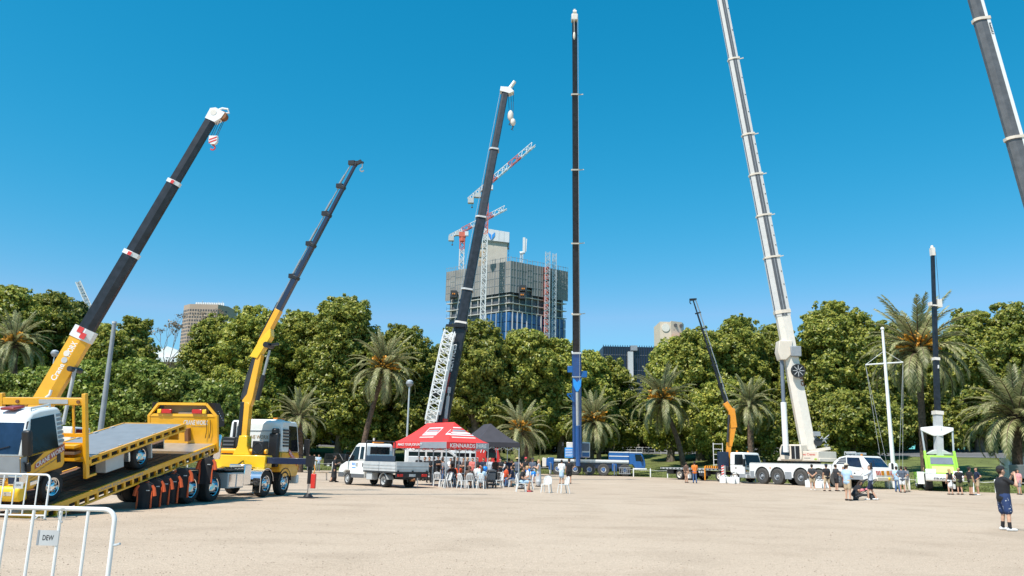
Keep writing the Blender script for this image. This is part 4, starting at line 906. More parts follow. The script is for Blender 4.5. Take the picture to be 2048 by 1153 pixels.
    m = MB(); m.box(5.27, 5.87, -3.3, -2.66, .004, .03); m.build('outrigger_pad', M['dark'], t, False)
    m = MB(); m.box(5.35, 5.47, -3.32, -3.13, .38, .95); m.build('warning_flag', M['red'], t, bevel=.02)
    m = MB(); m.tube([(5.41, -3.22, 1.3), (5.41, -3.26, 1.1), (5.41, -3.2, .95)], .02, 6); m.build('flag_cord', M['orange'], t)
    return t, D
tilt, BED = tilt_tray()

# ================================================================== small tow truck standing on the sloping bed
def small_truck():
    tl = R(12.6); base = BED(.52, 0)
    Rb = Matrix.Rotation(BT_YAW, 3, 'Z')
    X = Rb@Vector((-math.cos(tl), 0, -math.sin(tl))); Z = Rb@Vector((-math.sin(tl), 0, math.cos(tl))); Yv = Z.cross(X)
    rot = Matrix((X, Yv, Z)).transposed().to_euler(); loc = BT_O+Rb@base
    t = thing('tow_truck', 'small yellow and white tow truck with a flat grey deck on the sloping bed', 'truck', loc, rot=rot)
    hw = 1.02
    for x, y, st, w in ((0, 1.02, 'flat', .22), (0, -1.02, 'flat', .22), (-3.65, 1.04, 'dish', .44), (-3.65, -1.04, 'dish', .44)): wheel(t, x, y, .385, w, st, 'chrome')
    m = MB()
    for y in (-.36, .36): m.box(-5.6, .9, y-.05, y+.05, .52, .70)
    m.build('chassis', M['black'], t, False)
    # cab: yellow doors, grey nose, white roof
    x0, x1, z0, zb, z1 = -.46, 1.06, .55, 1.36, 2.42
    m = MB(); m.prism([(x0, .90), (-.42, .86), (-.36, .80), (.50, .80), (.62, .50), (x1-.12, .50), (x1-.02, .62), (x1, zb), (x0, zb)], 'y', -hw, hw); m.build('cab_body', M['yellow'], t, bevel=.04)
    m = MB(); m.prism([(x0, zb+.002), (x1-.004, zb+.002), (x1-.36, z1-.14), (x1-.52, z1-.01), (x1-.8, z1+.03), (x0+.12, z1), (x0, z1-.12)], 'y', -hw, hw)
    m.v = [(x, y*(1-.09*max(0, (z-zb)/(z1-zb))), z) for x, y, z in m.v]; m.build('cab_roof', M['white'], t, bevel=.07)
    yy = lambda z: hw*(1-.09*max(0, (z-zb)/(z1-zb))); xs = lambda z: x1-.004-.356*max(0, (z-zb)/(z1-.14-zb))
    sn = Vector((z1-.14-zb, 0, .36)).normalized()
    m = MB(); za, zc = zb+.08, z1-.24; panel(m, [(xs(za), -yy(za)*.92, za), (xs(za), yy(za)*.92, za), (xs(zc), yy(zc)*.92, zc), (xs(zc), -yy(zc)*.92, zc)], .014, sn); ws = m.build('windscreen', M['glassblue'], t, False)
    m = MB()
    for k in (-.5, .1): p = Vector((xs(za+.05), k, za+.05))+sn*.03; m.bar(p, p+Vector((-.04, .55, .13)), .02, .02)
    m.build('wiper', M['black'], ws, False)
    m = MB(); panel(m, [(x1+.001, -hw*.98, .86), (x1+.001, hw*.98, .86), (x1+.001, hw*.98, zb+.03), (x1+.001, -hw*.98, zb+.03)], .012, (1, 0, 0))
    for s in (-1, 1): panel(m, [(x1-.20, s*hw, .98), (x1, s*hw, .80), (x1, s*hw, zb), (x1-.22, s*hw, zb)], .006, (0, s, 0))
    m.build('nose_panel', M['grey'], t, False)
    m = MB(); panel(m, [(x1+.014, -.5, .66), (x1+.014, .5, .66), (x1+.014, .62, .84), (x1+.014, -.62, .84)], .01, (1, 0, 0)); g = m.build('grille', M['chrome'], t, False)
    for k in range(3): m = MB(); m.box(x1+.02, x1+.03, -.5, .5, .69+k*.05, .71+k*.05); m.build('grille_bar', M['black'], g, False)
    m = MB(); m.prism([(x1-.18, .28), (x1+.08, .28), (x1+.12, .36), (x1+.12, .58), (x1+.04, .66), (x1-.18, .66)], 'y', -hw*1.02, hw*1.02); bp = m.build('bumper', M['yellow2'], t, bevel=.05)
    for s in (-1, 1):
        m = MB(); m.box(x1+.10, x1+.128, s*.62, s*.84, .44, .54); m.build('fog_light', M['chrome'], bp, bevel=.01)
        m = MB(); m.prism([(x1-.16, .70), (x1+.02, .68), (x1+.02, .92), (x1-.05, .98), (x1-.2, .96)], 'y', s*.66, s*(hw+.012)); hl = m.build('headlight', M['chrome'], t, bevel=.02)
        m = MB(); m.box(x1+.015, x1+.03, s*.68, s*.98, .72, .88); m.build('lamp_glass', M['glassblue'], hl, False)
        d = MB(); panel(d, [(-.30, s*hw, .92), (-.22, s*hw, .84), (.48, s*hw, .84), (.60, s*hw, .56), (.84, s*hw, .56), (.84, s*hw, zb-.01), (-.36, s*hw, zb-.01)], .01, (0, s, 0)); do = d.build('door', M['yellow'], t, False)
        h = MB(); h.box(-.27, -.15, s*(hw+.008), s*(hw+.025), .98, 1.20); h.build('handle', M['black'], do, False)
        w = MB(); z2, z3 = zb+.02, z1-.17; panel(w, [(-.22, s*yy(z2), z2), (.35, s*yy(z2), z2-.0), (.80, s*yy(z2-.14), z2-.0), (xs(z3)-.10, s*yy(z3), z3), (-.17, s*yy(z3), z3)], .012, (0, s, .1)); w.build('side_window', M['glass'], t, False)
        # black lower corner of the window and grey air slots behind it
        w = MB(); panel(w, [(.30, s*hw, zb-.02), (.82, s*hw, zb-.30), (.82, s*hw, zb-.02)], .014, (0, s, 0)); w.build('quarter_window', M['glass'], t, False)
        for k in range(7): q = MB(); z = zb+.12+k*.115; panel(q, [(-.44, s*yy(z), z), (-.25, s*yy(z), z), (-.25, s*yy(z+.07), z+.07), (-.44, s*yy(z+.07), z+.07)], .014, (0, s, .1)); q.build('air_slot', M['grey'], t, False)
        # decal band climbing along the door
        b = MB(); panel(b, [(.74, s*(hw+.011), .99), (-.42, s*(hw+.011), zb-.14), (-.42, s*(hw+.011), zb+.06), (.72, s*(hw+.011), 1.14)] if False else [(.62, s*(hw+.011), .98), (-.44, s*(hw+.011), 1.24), (-.44, s*(hw+.011), 1.44), (.62, s*(hw+.011), 1.10)], .003, (0, s, 0)); b.build('decal_band', mat('decal_red', (.42,.10,.06), .5), t, False)
    b = MB(); letters(b, 'CRANE WORX', (.58, hw+.0165, 1.00), (-1.0, 0, .255), (0, 0, .13)); b.build('lettering', M['white'], t, False)
    b = MB(); letters(b, 'Crane Truck Equipment Hire', (.45, hw+.0165, .915), (-.75, 0, .19), (0, 0, .05)); b.build('lettering', M['dgrey'], t, False)
    for k in range(3): b = MB(); letters(b, 'crane truck hire', (.80, hw+.0125, .84-k*.075), (-.34, 0, .06), (0, 0, .042)); b.build('lettering', M['dgrey'], t, False)
    m = MB(); m.box(.55, .78, hw+.006, hw+.022, .60, .70); m.build('side_marker', M['chrome'], t, bevel=.01)
    for s in (-1, 1):
        m = MB(); m.box(1.02, 1.16, s*(hw+.10), s*(hw+.34), 1.42, 2.06); mi = m.build('mirror', M['black'], t, bevel=.05)
        m = MB(); m.box(.86, .96, s*(hw+.01), s*(hw+.14), .98, 1.22); m.build('mirror_lower', M['black'], t, bevel=.04)
        m = MB(); m.tube([(.70, s*yy(2.2), 2.2), (.95, s*(hw+.12), 2.24), (1.08, s*(hw+.2), 2.1)], .018, 6); m.tube([(.95, s*hw, 1.22), (1.08, s*(hw+.2), 1.25), (1.08, s*(hw+.22), 1.42)], .018, 6); m.build('mirror_arm', M['black'], t)
    m = MB(); m.box(.22, .62, .05, .45, z1+.05, z1+.12); m.build('roof_lamp', mat('roof_lamp', (.25,.03,.02), .3), t, bevel=.03)
    m = MB(); m.bar((.45, .80, z1+.08), (-.2, .80, z1+.08), .04, .05); m.bar((.45, .80, z1-.02), (.45, .80, z1+.1), .04, .04); m.bar((-.2, .8, z1-.02), (-.2, .8, z1+.1), .04, .04); m.build('roof_rail', M['white'], t, False)
    # wheel arch liner, step, mud flap
    m = MB(); m.box(-.42, .46, -.95, .95, .62, .80); m.build('wheel_arch', M['black'], t, False)
    for s in (-1, 1): m = MB(); m.box(-4.20, -4.15, s*.55, s*1.04, .22, .80); m.build('mud_flap', M['lgrey'], t, False)
    m = MB(); m.box(-2.85, -2.05, .70, 1.03, .25, .68); m.build('tool_box', M['lgrey'], t, bevel=.015)
    m = MB(); m.box(-2.9, -2.0, -1.0, -.6, .28, .68); m.build('fuel_tank', M['chrome'], t, bevel=.05)
    m = MB(); m.box(-3.15, -3.08, .62, 1.02, .35, .62); m.build('mud_flap', M['chrome'], t, False)
    # head frame behind the cab
    for s in (-1, 1):
        ps = 1.10 if s > 0 else 1.5; m = MB(); m.box(-1.22, -1.09, s*ps-.055, s*ps+.055, .32, 2.66); m.bar((-1.15, s*ps, .36), (-1.52, s*ps, .36), .09, .07); m.build('frame_post', M['yellow'], t, bevel=.012)
        m = MB(); m.box(-1.30, -1.24, s*1.02-.03, s*1.02+.03, .8, 2.28); m.build('frame_bar', M['yellow'], t, False)
        m = MB(); m.box(-1.18, -1.13, s*.74-.025, s*.74+.025, 1.5, 2.36); m.build('frame_bar', M['yellow'], t, False)
    m = MB(); m.box(-1.21, -1.10, -1.445, 1.045, 2.34, 2.54); hbm = m.build('top_beam', M['yellow'], t, bevel=.012)
    m = MB(); m.box(-1.098, -1.09, -.28, .62, 2.38, 2.50); m.build('reflector_strip', M['lgrey'], hbm, False)
    for y in (-.95, .95): m = MB(); m.cyl((-1.10, y, 2.44), (-1.06, y, 2.44), .05, n=10); m.build('marker_lamp', M['rust'], hbm)
    m = MB(); m.box(-1.19, -1.12, -1.445, 1.045, 1.46, 1.56); m.box(-1.19, -1.12, -1.445, 1.045, .78, .88); m.build('frame_rail', M['yellow'], t, False)
    m = MB(); m.box(-1.17, -1.14, -1.04, 1.04, .9, 1.30); m.build('frame_plate', M['yellow'], t, False)
    for k in range(3): m = MB(); m.box(-1.13, -.86, -.9, .98, .86+k*.17, .93+k*.17); m.build('chain_shelf', M['timber'] if k % 2 else M['yellow'], t, False)
    # deck
    zf = lambda x: .86+(-1.24-x)*.027
    m = MB(); m.add([(-1.24,-1.08,zf(-1.24)),(-5.84,-1.08,zf(-5.84)),(-5.84,1.08,zf(-5.84)),(-1.24,1.08,zf(-1.24)),(-1.24,-1.08,zf(-1.24)-.05),(-5.84,-1.08,zf(-5.84)-.05),(-5.84,1.08,zf(-5.84)-.05),(-1.24,1.08,zf(-1.24)-.05)], [(0,3,2,1),(4,5,6,7),(0,1,5,4),(1,2,6,5),(2,3,7,6),(3,0,4,7)]); m.build('deck', M['deckgrey'], t, False)
    for s in (-1, 1): ladder_rail(t, -1.26, -5.86, s*1.12, lambda x: zf(x)+.02, .24, 11, M['yellow'], .07)
    for i in range(5):
        for s in (-1, 1):
            x = -2.0-i*.8; m = MB(); m.box(x, x+.16, s*.98, s*1.05, zf(x)+.003, zf(x)+.035); m.build('tie_down_ring', M['galv'], t, False)
    m = MB(); m.box(-5.90, -5.84, -1.10, 1.10, zf(-5.84)-.28, zf(-5.84)+.02); m.build('tail_bar', M['yellow'], t, False)
    m = MB(); m.box(-5.55, -5.1, -.75, .75, .55, .72); m.box(-5.8, -5.75, .35, .95, .48, .72); m.build('underlift', M['yellow'], t, False)
    m = MB(); m.box(-4.9, -4.86, .3, 1.0, .36, .80); m.build('polished_panel', M['mirror'], t, False)
small_truck()

# ================================================================== work shirts hung along the bed
def shirt(px, py0, py1, label, yl=-1.45, yaw=.5, seed=0):
    # hang point: on the vertical plane just outside the bed rail
    d = ray(px, py0); a = Vector((math.cos(BT_YAW), math.sin(BT_YAW), 0)); l = Vector((-a.y, a.x, 0)); c = Vector((0, 0, CAM_H))
    k = (yl+BT_O.dot(l)-c.dot(l))/d.dot(l); P = c+d*k; H = (py1-py0)*(P.y/F_PX)
    t = thing('work_shirt', label, 'shirt', P, BT_YAW-math.pi/2+yaw, 'orange and black shirts hung on the tilt tray')
    rn = random.Random(seed); w = H*.29; n = 9; vs = []; fs = []
    prof = [(0, .26), (-.03, .42), (-.07, .72), (-.12, .90), (-.20, .90), (-.40, .80), (-.70, .78), (-1., .82)]
    for z, f in prof:
        for i in range(n):
            u = i/(n-1)*2-1; vs.append((u*w*f, -.055*(1-u*u)-.02*math.sin(u*7+seed)*(-z), z*H))
        for i in range(n):
            u = 1-i/(n-1)*2; vs.append((u*w*f, .055*(1-u*u)+.02*math.sin(u*6+seed)*(-z), z*H))
    k = 2*n
    fs = [(r*k+i, r*k+(i+1) % k, (r+1)*k+(i+1) % k, (r+1)*k+i) for r in range(len(prof)-1) for i in range(k)]
    m = MB(); m.add(vs, fs); m.build('body', M['cloth_black'], t)
    for s in (-1, 1):
        m = MB(); m.tube([(s*w*.74, 0, -.09*H), (s*w*1.0, 0, -.20*H), (s*w*1.16, -.02, -.46*H)], [.045*H, .058*H, .07*H], 8); m.build('sleeve', M['hivis'], t)
        m = MB(); m.tube([(s*w*.82, -.03, -.28*H), (s*w*.78, -.035, -.6*H), (s*w*.80, -.03, -.99*H)], [.015*H, .03*H, .035*H], 6); m.build('side_panel', M['hivis'], t)
    m = MB(); m.tube([(0, 0, .1*H), (.03, 0, .15*H), (0, 0, .2*H)], .008, 5); m.tube([(-w*.85, 0, -.05*H), (0, 0, .06*H), (w*.85, 0, -.05*H)], .012, 5); m.build('hanger', M['dark'], t)
    m = MB(); m.box(w*.12, w*.5, -.075, -.07, -.28*H, -.25*H); m.build('chest_print', M['lgrey'], t, False)
for a in ((292, 966, 1020, 'work shirt hung lowest along the bed, nearest the barriers', .55), (311, 958, 1012, 'second work shirt up from the low end of the bed', .8),
          (328, 953, 1007, 'third work shirt up from the low end of the bed', .9), (345, 948, 1004, 'fourth work shirt up from the low end of the bed', .8),
          (366, 936, 992, 'work shirt with a long sleeve hung over the rear wheel', .7), (415, 915, 966, 'work shirt hung highest, below the yellow headboard', .35)):
    shirt(a[0], a[1], a[2], a[3], yaw=a[4], seed=a[0])

# ================================================================== crowd barriers
def barrier(P, Q, label, n, tag_u, txt=True, h=1.08):
    P, Q = Vector(P), Vector(Q); L = (Q-P).length; yaw = math.atan2(Q.y-P.y, Q.x-P.x)
    t = thing('crowd_barrier', label, 'barrier', P, yaw, 'white steel crowd barriers')
    c = .12; m = MB(); pts = [(L, 0, .05)]+[(L, 0, h-c)]+[(L-c+c*math.cos(a), 0, h-c+c*math.sin(a)) for a in np.linspace(.15, math.pi/2, 6)]+[(c-c*math.sin(a), 0, h-c+c*math.cos(a)) for a in np.linspace(0, math.pi/2, 6)]+[(0, 0, .05)]
    m.tube(pts, .025, 10); m.tube([(0, 0, .12), (L, 0, .12)], .020, 8); m.build('frame', M['white'], t)
    bm = MB().cyl((0, 0, .12), (0, 0, h), .017, n=8).mesh('bar', M['white'])
    for i in range(1, n): link('bar', bm, t, loc=(L*i/n, 0, 0))
    for x in (.15, L-.15):
        m = MB(); m.tube([(x, -.32, .012), (x, -.2, .03), (x, 0, .12), (x, .2, .03), (x, .32, .012)], .016, 7); m.build('foot', M['white'], t)
    m = MB(); m.tube([(L+.01, 0, .72), (L+.05, 0, .72), (L+.09, 0, .735)], .014, 7); m.build('hook', M['galv'], t)
    m = MB(); m.tube([(-.01, 0, .80), (-.05, 0, .80), (-.07, 0, .74)], .011, 7); m.build('hook', M['galv'], t)
    if tag_u:
        u0, u1, z0, z1 = tag_u; m = MB(); m.box(u0, u1, -.022, -.016, z0, z1); s = m.build('sign_plate', M['lgrey'], t, False)
        w = u1-u0; m = MB(); letters(m, 'DEW', (u0+w*.26, -.0235, z0+(z1-z0)*.34), (w*.52, 0, 0), (0, 0, (z1-z0)*.34), 0, .012); m.build('lettering', M['black'], s, False)
        m = MB(); m.box(u0-.0, u0+.02, -.026, -.022, z0, z1); m.build('sign_edge', M['grey'], s, False)
        m = MB(); cx = u1+.01; m.tube([(cx+.045*math.sin(a), -.03, h-.06+.07*math.cos(a)) for a in np.linspace(0, 6.28, 14)], .003, 4); m.ball((cx, -.02, h-.14), .013); m.build('cable_tie', M['galv'], t)

barrier((-6.55, 8.86, 0), (-4.18, 8.77, 0), 'nearest white barrier with a DEW plate, cut by the bottom edge', 8, (1.57, 1.80, .70, .855))
barrier((-13.45, 19.95, 0), (-11.18, 19.9, 0), 'white barrier standing before the nose of the small tow truck', 8, (1.40, 1.64, .74, .90))
# ================================================================== telescopic cranes
def stripe(t, A, B, lat, f0, f1, off, w, mm, name='side_stripe', upo=0., th=.02):
    """thin strip lying on the side face of a boom, off metres out along lat"""
    d, l, u = bframe(A, B, lat); p, q = A+(B-A)*f0+l*off+u*upo, A+(B-A)*f1+l*off+u*upo
    m = wmb(t); m.bar(p, q, th, w, up=u); return m.build(name, mm, t, False)
def boom_text(t, A, B, lat, txt, f0, f1, off, h, upo, mm, flip=False):
    d, l, u = bframe(A, B, lat); L = (B-A); o = A+L*f0+l*off+u*upo; m = wmb(t)
    if flip: letters(m, txt, A+L*f1+l*off+u*(upo+h), -L*(f1-f0), -u*h, 0, .02)
    else: letters(m, txt, o, L*(f1-f0), u*h, 0, .02)
    m.build('lettering', mm, t, False)
def sheave(t, C, r, w, lat, mm):
    l = Vector(lat).normalized(); wmb(t).cyl(C-l*w/2, C+l*w/2, r, n=14).build('sheave', mm, t)

# ---- yellow and black boom crane behind the small tow truck
def crane_worx():
    Y = 33.; A, B = at(52, 868, Y), at(426, 236, Y+.6); lat = (0, -1, 0); f = lambda py: (868-py)/(868-236)
    t = thing('boom_crane_truck', 'crane behind the tow truck, black boom with white collars on a yellow base', 'crane truck', (A.x-.9, Y, 0), R(90))
    boom_sec(t, A, B, lat, 0, f(690), .52, .80, M['yellow'])
    boom_sec(t, A, B, lat, f(700), f(525), .42, .60, M['boomblack']); boom_sec(t, A, B, lat, f(530), f(378), .36, .51, M['boomblack']); boom_sec(t, A, B, lat, f(382), f(240), .30, .43, M['boomblack'])
    collar(t, A, B, lat, f(684), .58, .86, M['white'], .50); collar(t, A, B, lat, f(526), .46, .66, M['white'], .20); collar(t, A, B, lat, f(378), .40, .56, M['white'], .18)
    for py, h, n in ((684, .86, 2), (526, .6, 1), (378, .5, 1)):
        for k in range(n): stripe(t, A, B, lat, f(py)-.006*n+.012*k, f(py)+.004+.012*k, .30 if py > 600 else .235 if py > 500 else .205, h*.28, M['red'], 'red_mark', upo=(.1 if k else -.12) if n > 1 else 0)
    boom_text(t, A, B, lat, 'Crane', f(772), f(742), .265, .26, -.08, M['white']); boom_text(t, A, B, lat, 'WORX', f(729), f(701), .265, .26, -.08, M['white'])
    d, l, u = bframe(A, B, lat); p = A+(B-A)*f(735)+l*.265+u*.05
    for k in (0, .28): m = wmb(t); m.cyl(p+d*k+u*(.06 if k else 0), p+d*k+u*(.06 if k else 0)+l*.012, .13, n=12); m.build('emblem', M['lgrey'] if not k else M['offwhite'], t)
    for s in (-.12, .16):
        m = wmb(t); a = at(150, 738, Y+s); m.cyl(at(126, 850, Y+s), a, .075, n=10); m.build('lift_ram', M['lgrey'], t)
    m = wmb(t); a = at(150, 740, Y); m.cyl(a-Vector((0, .45, 0)), a+Vector((0, .45, 0)), .11, n=10); m.build('ram_pin', M['dark'], t)
    m = wmb(t); c = at(93, 795, Y-.35); m.tube([c+Vector((-.1, 0, -.3)), c, c+Vector((.12, 0, .1)), c+Vector((.15, 0, .3))], .06, 7); m.build('hose', M['white'], t)
    # head
    e = A+(B-A)*f(240); m = wmb(t); m.add([e+d*x+u*y+l*z for z in (-.17, .17) for x, y in ((-.1,.24),(.42,.26),(.55,.05),(.5,-.45),(.2,-.42),(-.1,-.24))], [(5,4,3,2,1,0),(6,7,8,9,10,11)]+[(i, (i+1) % 6, 6+(i+1) % 6, 6+i) for i in range(6)]); m.build('boom_head', M['white'], t, False)
    tip = e+d*.35-u*.38; sheave(t, tip, .20, .30, lat, M['rust']); sheave(t, e+d*.3+u*.02, .14, .37, lat, M['offwhite'])
    m = wmb(t); q = e+d*.4+u*.1; m.tube([q, q+Vector((.35, 0, .16)), q+Vector((.62, 0, .12)), q+Vector((.68, 0, -.06)), q+Vector((.4, 0, -.1))], .05, 7); m.build('sheave_guard', M['white'], t)
    hb = at(427, 281, Y+.6)
    for k, (f0, f1, o) in enumerate(((.0, .97, .44), (.30, .53, .33), (.55, .765, .29))): wmb(t).tube([A+(B-A)*f0+u*o, A+(B-A)*f1+u*(o if k else .25)], .018 if k == 0 else .035, 5).build('hoist_rope' if k == 0 else 'wear_strip', M['dark'], t)
    cables(t, [(tip+Vector((dx, 0, 0)), hb+Vector((dx, 0, .18))) for dx in (-.14, -.05, .07, .14)], .013)
    hook_block(t, hb, .38, M['white'])
    # carrier and turntable, mostly hidden
    cx = A.x-.9; P = lambda x, y, z: (cx+x, Y+y, z)
    m = wmb(t); m.box(cx-1.2, cx+1.2, Y-1.8, Y+1.4, 1.35, 2.2); m.build('turntable', M['yellow'], t, bevel=.05)
    m = wmb(t); m.box(cx-1.2, cx+1.2, Y-2.9, Y-1.8, 1.3, 2.35); m.build('counterweight', M['dark'], t, bevel=.05)
    m = wmb(t); m.box(cx-1.2, cx+1.2, Y-4.2, Y+4.2, .7, 1.3); m.build('carrier', M['yellow'], t, bevel=.05)
    m = wmb(t); m.box(cx-1.15, cx+1.15, Y+3.0, Y+4.6, 1.3, 2.7); m.build('cab', M['white'], t, bevel=.08)
    m = wmb(t); m.box(cx+1.15, cx+1.17, Y+3.3, Y+4.4, 1.9, 2.6); m.build('cab_window', M['glass'], t, False)
    for y in (-2.6, -1.2, 2.6): 
        for s in (-1, 1): wheel(t, y, s*1.22, .55, .32)
crane_worx()

# ---- black boom with white lattice jib behind the red marquee
def crane_red():
    Y = 62.; A, B = at(877, 884, Y), at(1011, 182, Y+1); lat = (0, 1, 0); f = lambda py: (884-py)/(884-182)
    t = thing('boom_crane_truck', 'red crane behind the marquees, black boom with a white lattice jib alongside', 'crane truck', (A.x+2.6, Y, 0), 0)
    boom_sec(t, A, B, lat, 0, f(672), .85, .95, M['boomblack'], 'u')
    for p0, p1, w in ((690, 600, .84), (612, 455, .78), (460, 312, .68), (318, 186, .56)): boom_sec(t, A, B, lat, f(p0), f(p1), w, w, M['boomgrey'] if p0 < 600 else M['boomblack'], 'u')
    for py, w in ((600, .9), (455, .84), (312, .74)): collar(t, A, B, lat, f(py), w*1.12, w*1.12, M['lgrey'], .14, 'u')
    collar(t, A, B, lat, f(672), 1.0, 1.1, M['black'], .35, 'u'); collar(t, A, B, lat, f(664), .9, 1.0, M['offwhite'], .16, 'u')
    d, l, u = bframe(A, B, lat)
    L = (B-A); o = A+L*f(757)-l*.435; m = wmb(t); letters(m, 'SERVICES', o+u*.05, L*(f(706)-f(757)), (-u)*.46 if u.x > 0 else u*.46, 0, .02); m.build('lettering', M['white'], t, False)
    o = A+L*f(800)-l*.435; m = wmb(t); letters(m, 'CRANE & RIGGING', o-u*.02, L*(f(760)-f(800)), (-u)*.30 if u.x > 0 else u*.30, 0, .03); m.build('lettering', M['red'], t, False)
    # head
    e = A+L*f(186); m = wmb(t); m.add([e+d*x+u*y+l*z for z in (-.33, .33) for x, y in ((-.05,-.45),(.35,-.45),(.42,.35),(.1,.75),(-.15,.4))], [(4,3,2,1,0),(5,6,7,8,9)]+[(i, (i+1) % 5, 5+(i+1) % 5, 5+i) for i in range(5)]); m.build('boom_head', M['white'], t, False)
    m = wmb(t); q = e+d*.3; s = Vector((1, 0, 0)); m.tube([q-s*.3, q+s*.35+Vector((0,0,.1)), q+s*.75+Vector((0,0,.75))], [.16, .18, .16], 8); m.build('jib_pin_head', M['offwhite'], t)
    P1, P2 = at(1021, 232, Y+1), at(1026, 245, Y+1); tp = at(1019, 182, Y+1); tp2 = at(1027, 176, Y+1)
    cables(t, [(tp+Vector((x, 0, 0)), P1+Vector((x, 0, .4))) for x in (-.12, .1)]+[(tp2, P2+Vector((0, 0, .3)))], .02)
    m = wmb(t); m.ball(P1, (.26, .22, .5), 10, 8); m.build('hook_block', M['offwhite'], t); m = wmb(t); m.ball(P2, (.24, .24, .34), 10, 8); m.build('hook_ball', M['offwhite'], t)
    for p, k in ((P1, .5), (P2, .34)): m = wmb(t); m.tube([p-Vector((0,0,k)), p-Vector((0,0,k+.15)), p-Vector((.12,0,k+.32)), p-Vector((-.05,0,k+.4))], [.06,.06,.05,.02], 6); m.build('hook', M['dark'], t)
    wmb(t).tube([A+L*.2-u*.55, e-u*.42], .022, 5).build('hoist_rope', M['galv'], t)
    # lattice jib
    J0, J1 = at(862, 842, Y-.9), at(893, 690, Y-.9); m = wmb(t); lattice(m, J0, J1, .82, 15, .09, up=(0, 1, 0)); m.build('lattice_jib', M['white'], t, False)
    J2 = at(905, 665, Y-.9); m = wmb(t); lattice(m, J1, J1+(J2-J1)*.55+Vector((0,0,.5)), .8, 3, .10, up=(0, 1, 0)); m.bar(J1, J2, .12, .12); m.bar(J1+Vector((-.3,0,.5)), J2, .1, .1); m.build('jib_end', M['white'], t, False)
    m = wmb(t); m.bar(J0-Vector((.1,0,.3)), J0+(J1-J0)*.13, .7, .5, up=(0,1,0)); m.build('jib_foot', M['offwhite'], t, False)
    m = wmb(t); q0, q1 = at(878, 830, Y-1.0), at(905, 690, Y-1.0); m.cyl(q0, q1, .15, n=8); m.build('jib_chord', M['white'], t)
    for py in (800, 672):
        p = A+L*f(py); m = wmb(t); m.bar(p-l*.6-Vector((1.1,0,0)), p-l*.6+Vector((.35,0,0)), .12, .2); m.build('jib_bracket', M['black'], t, False)
    a0, a1, a2 = at(889, 862, Y-.5), at(891, 838, Y-.5), at(899, 775, Y-.4); m = wmb(t); m.cyl(a0, a1, .20, n=10); m.build('lift_cylinder', M['red'], t); m = wmb(t); m.cyl(a1, a2, .13, n=10); m.build('lift_rod', M['lgrey'], t)
    # carrier: red house, cab at the right
    m = wmb(t); x0, x1 = at(832, 900, Y).x, at(948, 900, Y).x; m.box(x0, x1, Y-1.2, Y+1.2, 2.25, 2.75); m.build('turntable', M['red'], t, bevel=.05)
    m = wmb(t); m.box(A.x-1.3, A.x+1.3, Y-1.1, Y+1.1, 2.75, 3.6); m.build('boom_foot', M['red'], t, bevel=.1)
    xa = at(820, 920, Y).x; xb = at(958, 920, Y).x; m = wmb(t); m.box(xa, xb, Y-1.25, Y+1.25, 1.15, 1.75); m.build('carrier', M['lgrey'], t, bevel=.05)
    m = wmb(t); m.box(xa, xb, Y-1.1, Y+1.1, .8, 1.15); m.build('chassis', M['dark'], t, False)
    c0, c1 = at(952, 900, Y).x, at(1003, 900, Y).x
    m = wmb(t); m.prism([(c0, .75), (c1-.1, .75), (c1, 1.2), (c1-.08, 1.75), (c1-.35, 2.8), (c0, 2.85)], 'y', Y-1.2, Y+1.2); m.build('cab', M['red'], t, bevel=.08)
    m = wmb(t); m.prism([(c1-1.15, 1.75), (c1-.30, 1.75), (c1-.55, 2.6), (c1-1.15, 2.6)], 'y', Y-1.22, Y-1.2); m.build('side_window', M['glass'], t, False)
    m = wmb(t); panel(m, [(c1-.07, Y-1.05, 1.8), (c1-.07, Y+1.05, 1.8), (c1-.33, Y+1.0, 2.65), (c1-.33, Y-1.0, 2.65)], .02, (1, 0, .25)); m.build('windscreen', M['glass'], t, False)
    for k in range(4): m = wmb(t); m.bar((c0+.4+.22*k, Y-1.21, 2.1), (c0+.55+.22*k, Y-1.21, 2.6), .02, .06); m.build('cab_stripe', M['white'], t, False)
    for px in (838, 862, 900, 930, 975):
        for s in (-1, 1): wheel(t, at(px, 930, Y).x-(A.x+2.6), s*1.25, .6, .35, 'dish', 'lgrey')
crane_red()

# ---- shared all-terrain carrier pieces
def arch_hull(t, x0, x1, z0, z1, hw, wheels, r, mm, name='carrier'):
    """side skirts with round wheel openings"""
    pts = [(x0, z1), (x0, z0)]
    for wx in wheels:
        a = [(wx-r*1.16, z0)]+[(wx+r*1.16*math.cos(q), r+r*1.16*math.sin(q)) for q in np.linspace(math.pi*.96, math.pi*.04, 9) if r+r*1.16*math.sin(q) < z1-.12 and r+r*1.16*math.sin(q) > z0]+[(wx+r*1.16, z0)]
        pts += a
    pts += [(x1, z0), (x1, z1)]; pts2 = []
    for p in pts:
        if not pts2 or (abs(p[0]-pts2[-1][0])+abs(p[1]-pts2[-1][1]) > 1e-4 and p[0] >= pts2[-1][0]-.001): pts2.append(p)
    m = MB(); m.prism(pts2, 'y', -hw, -hw+.12); m.build(name, mm, t, False); m = MB(); m.prism(pts2, 'y', hw-.12, hw); m.build(name, mm, t, False)

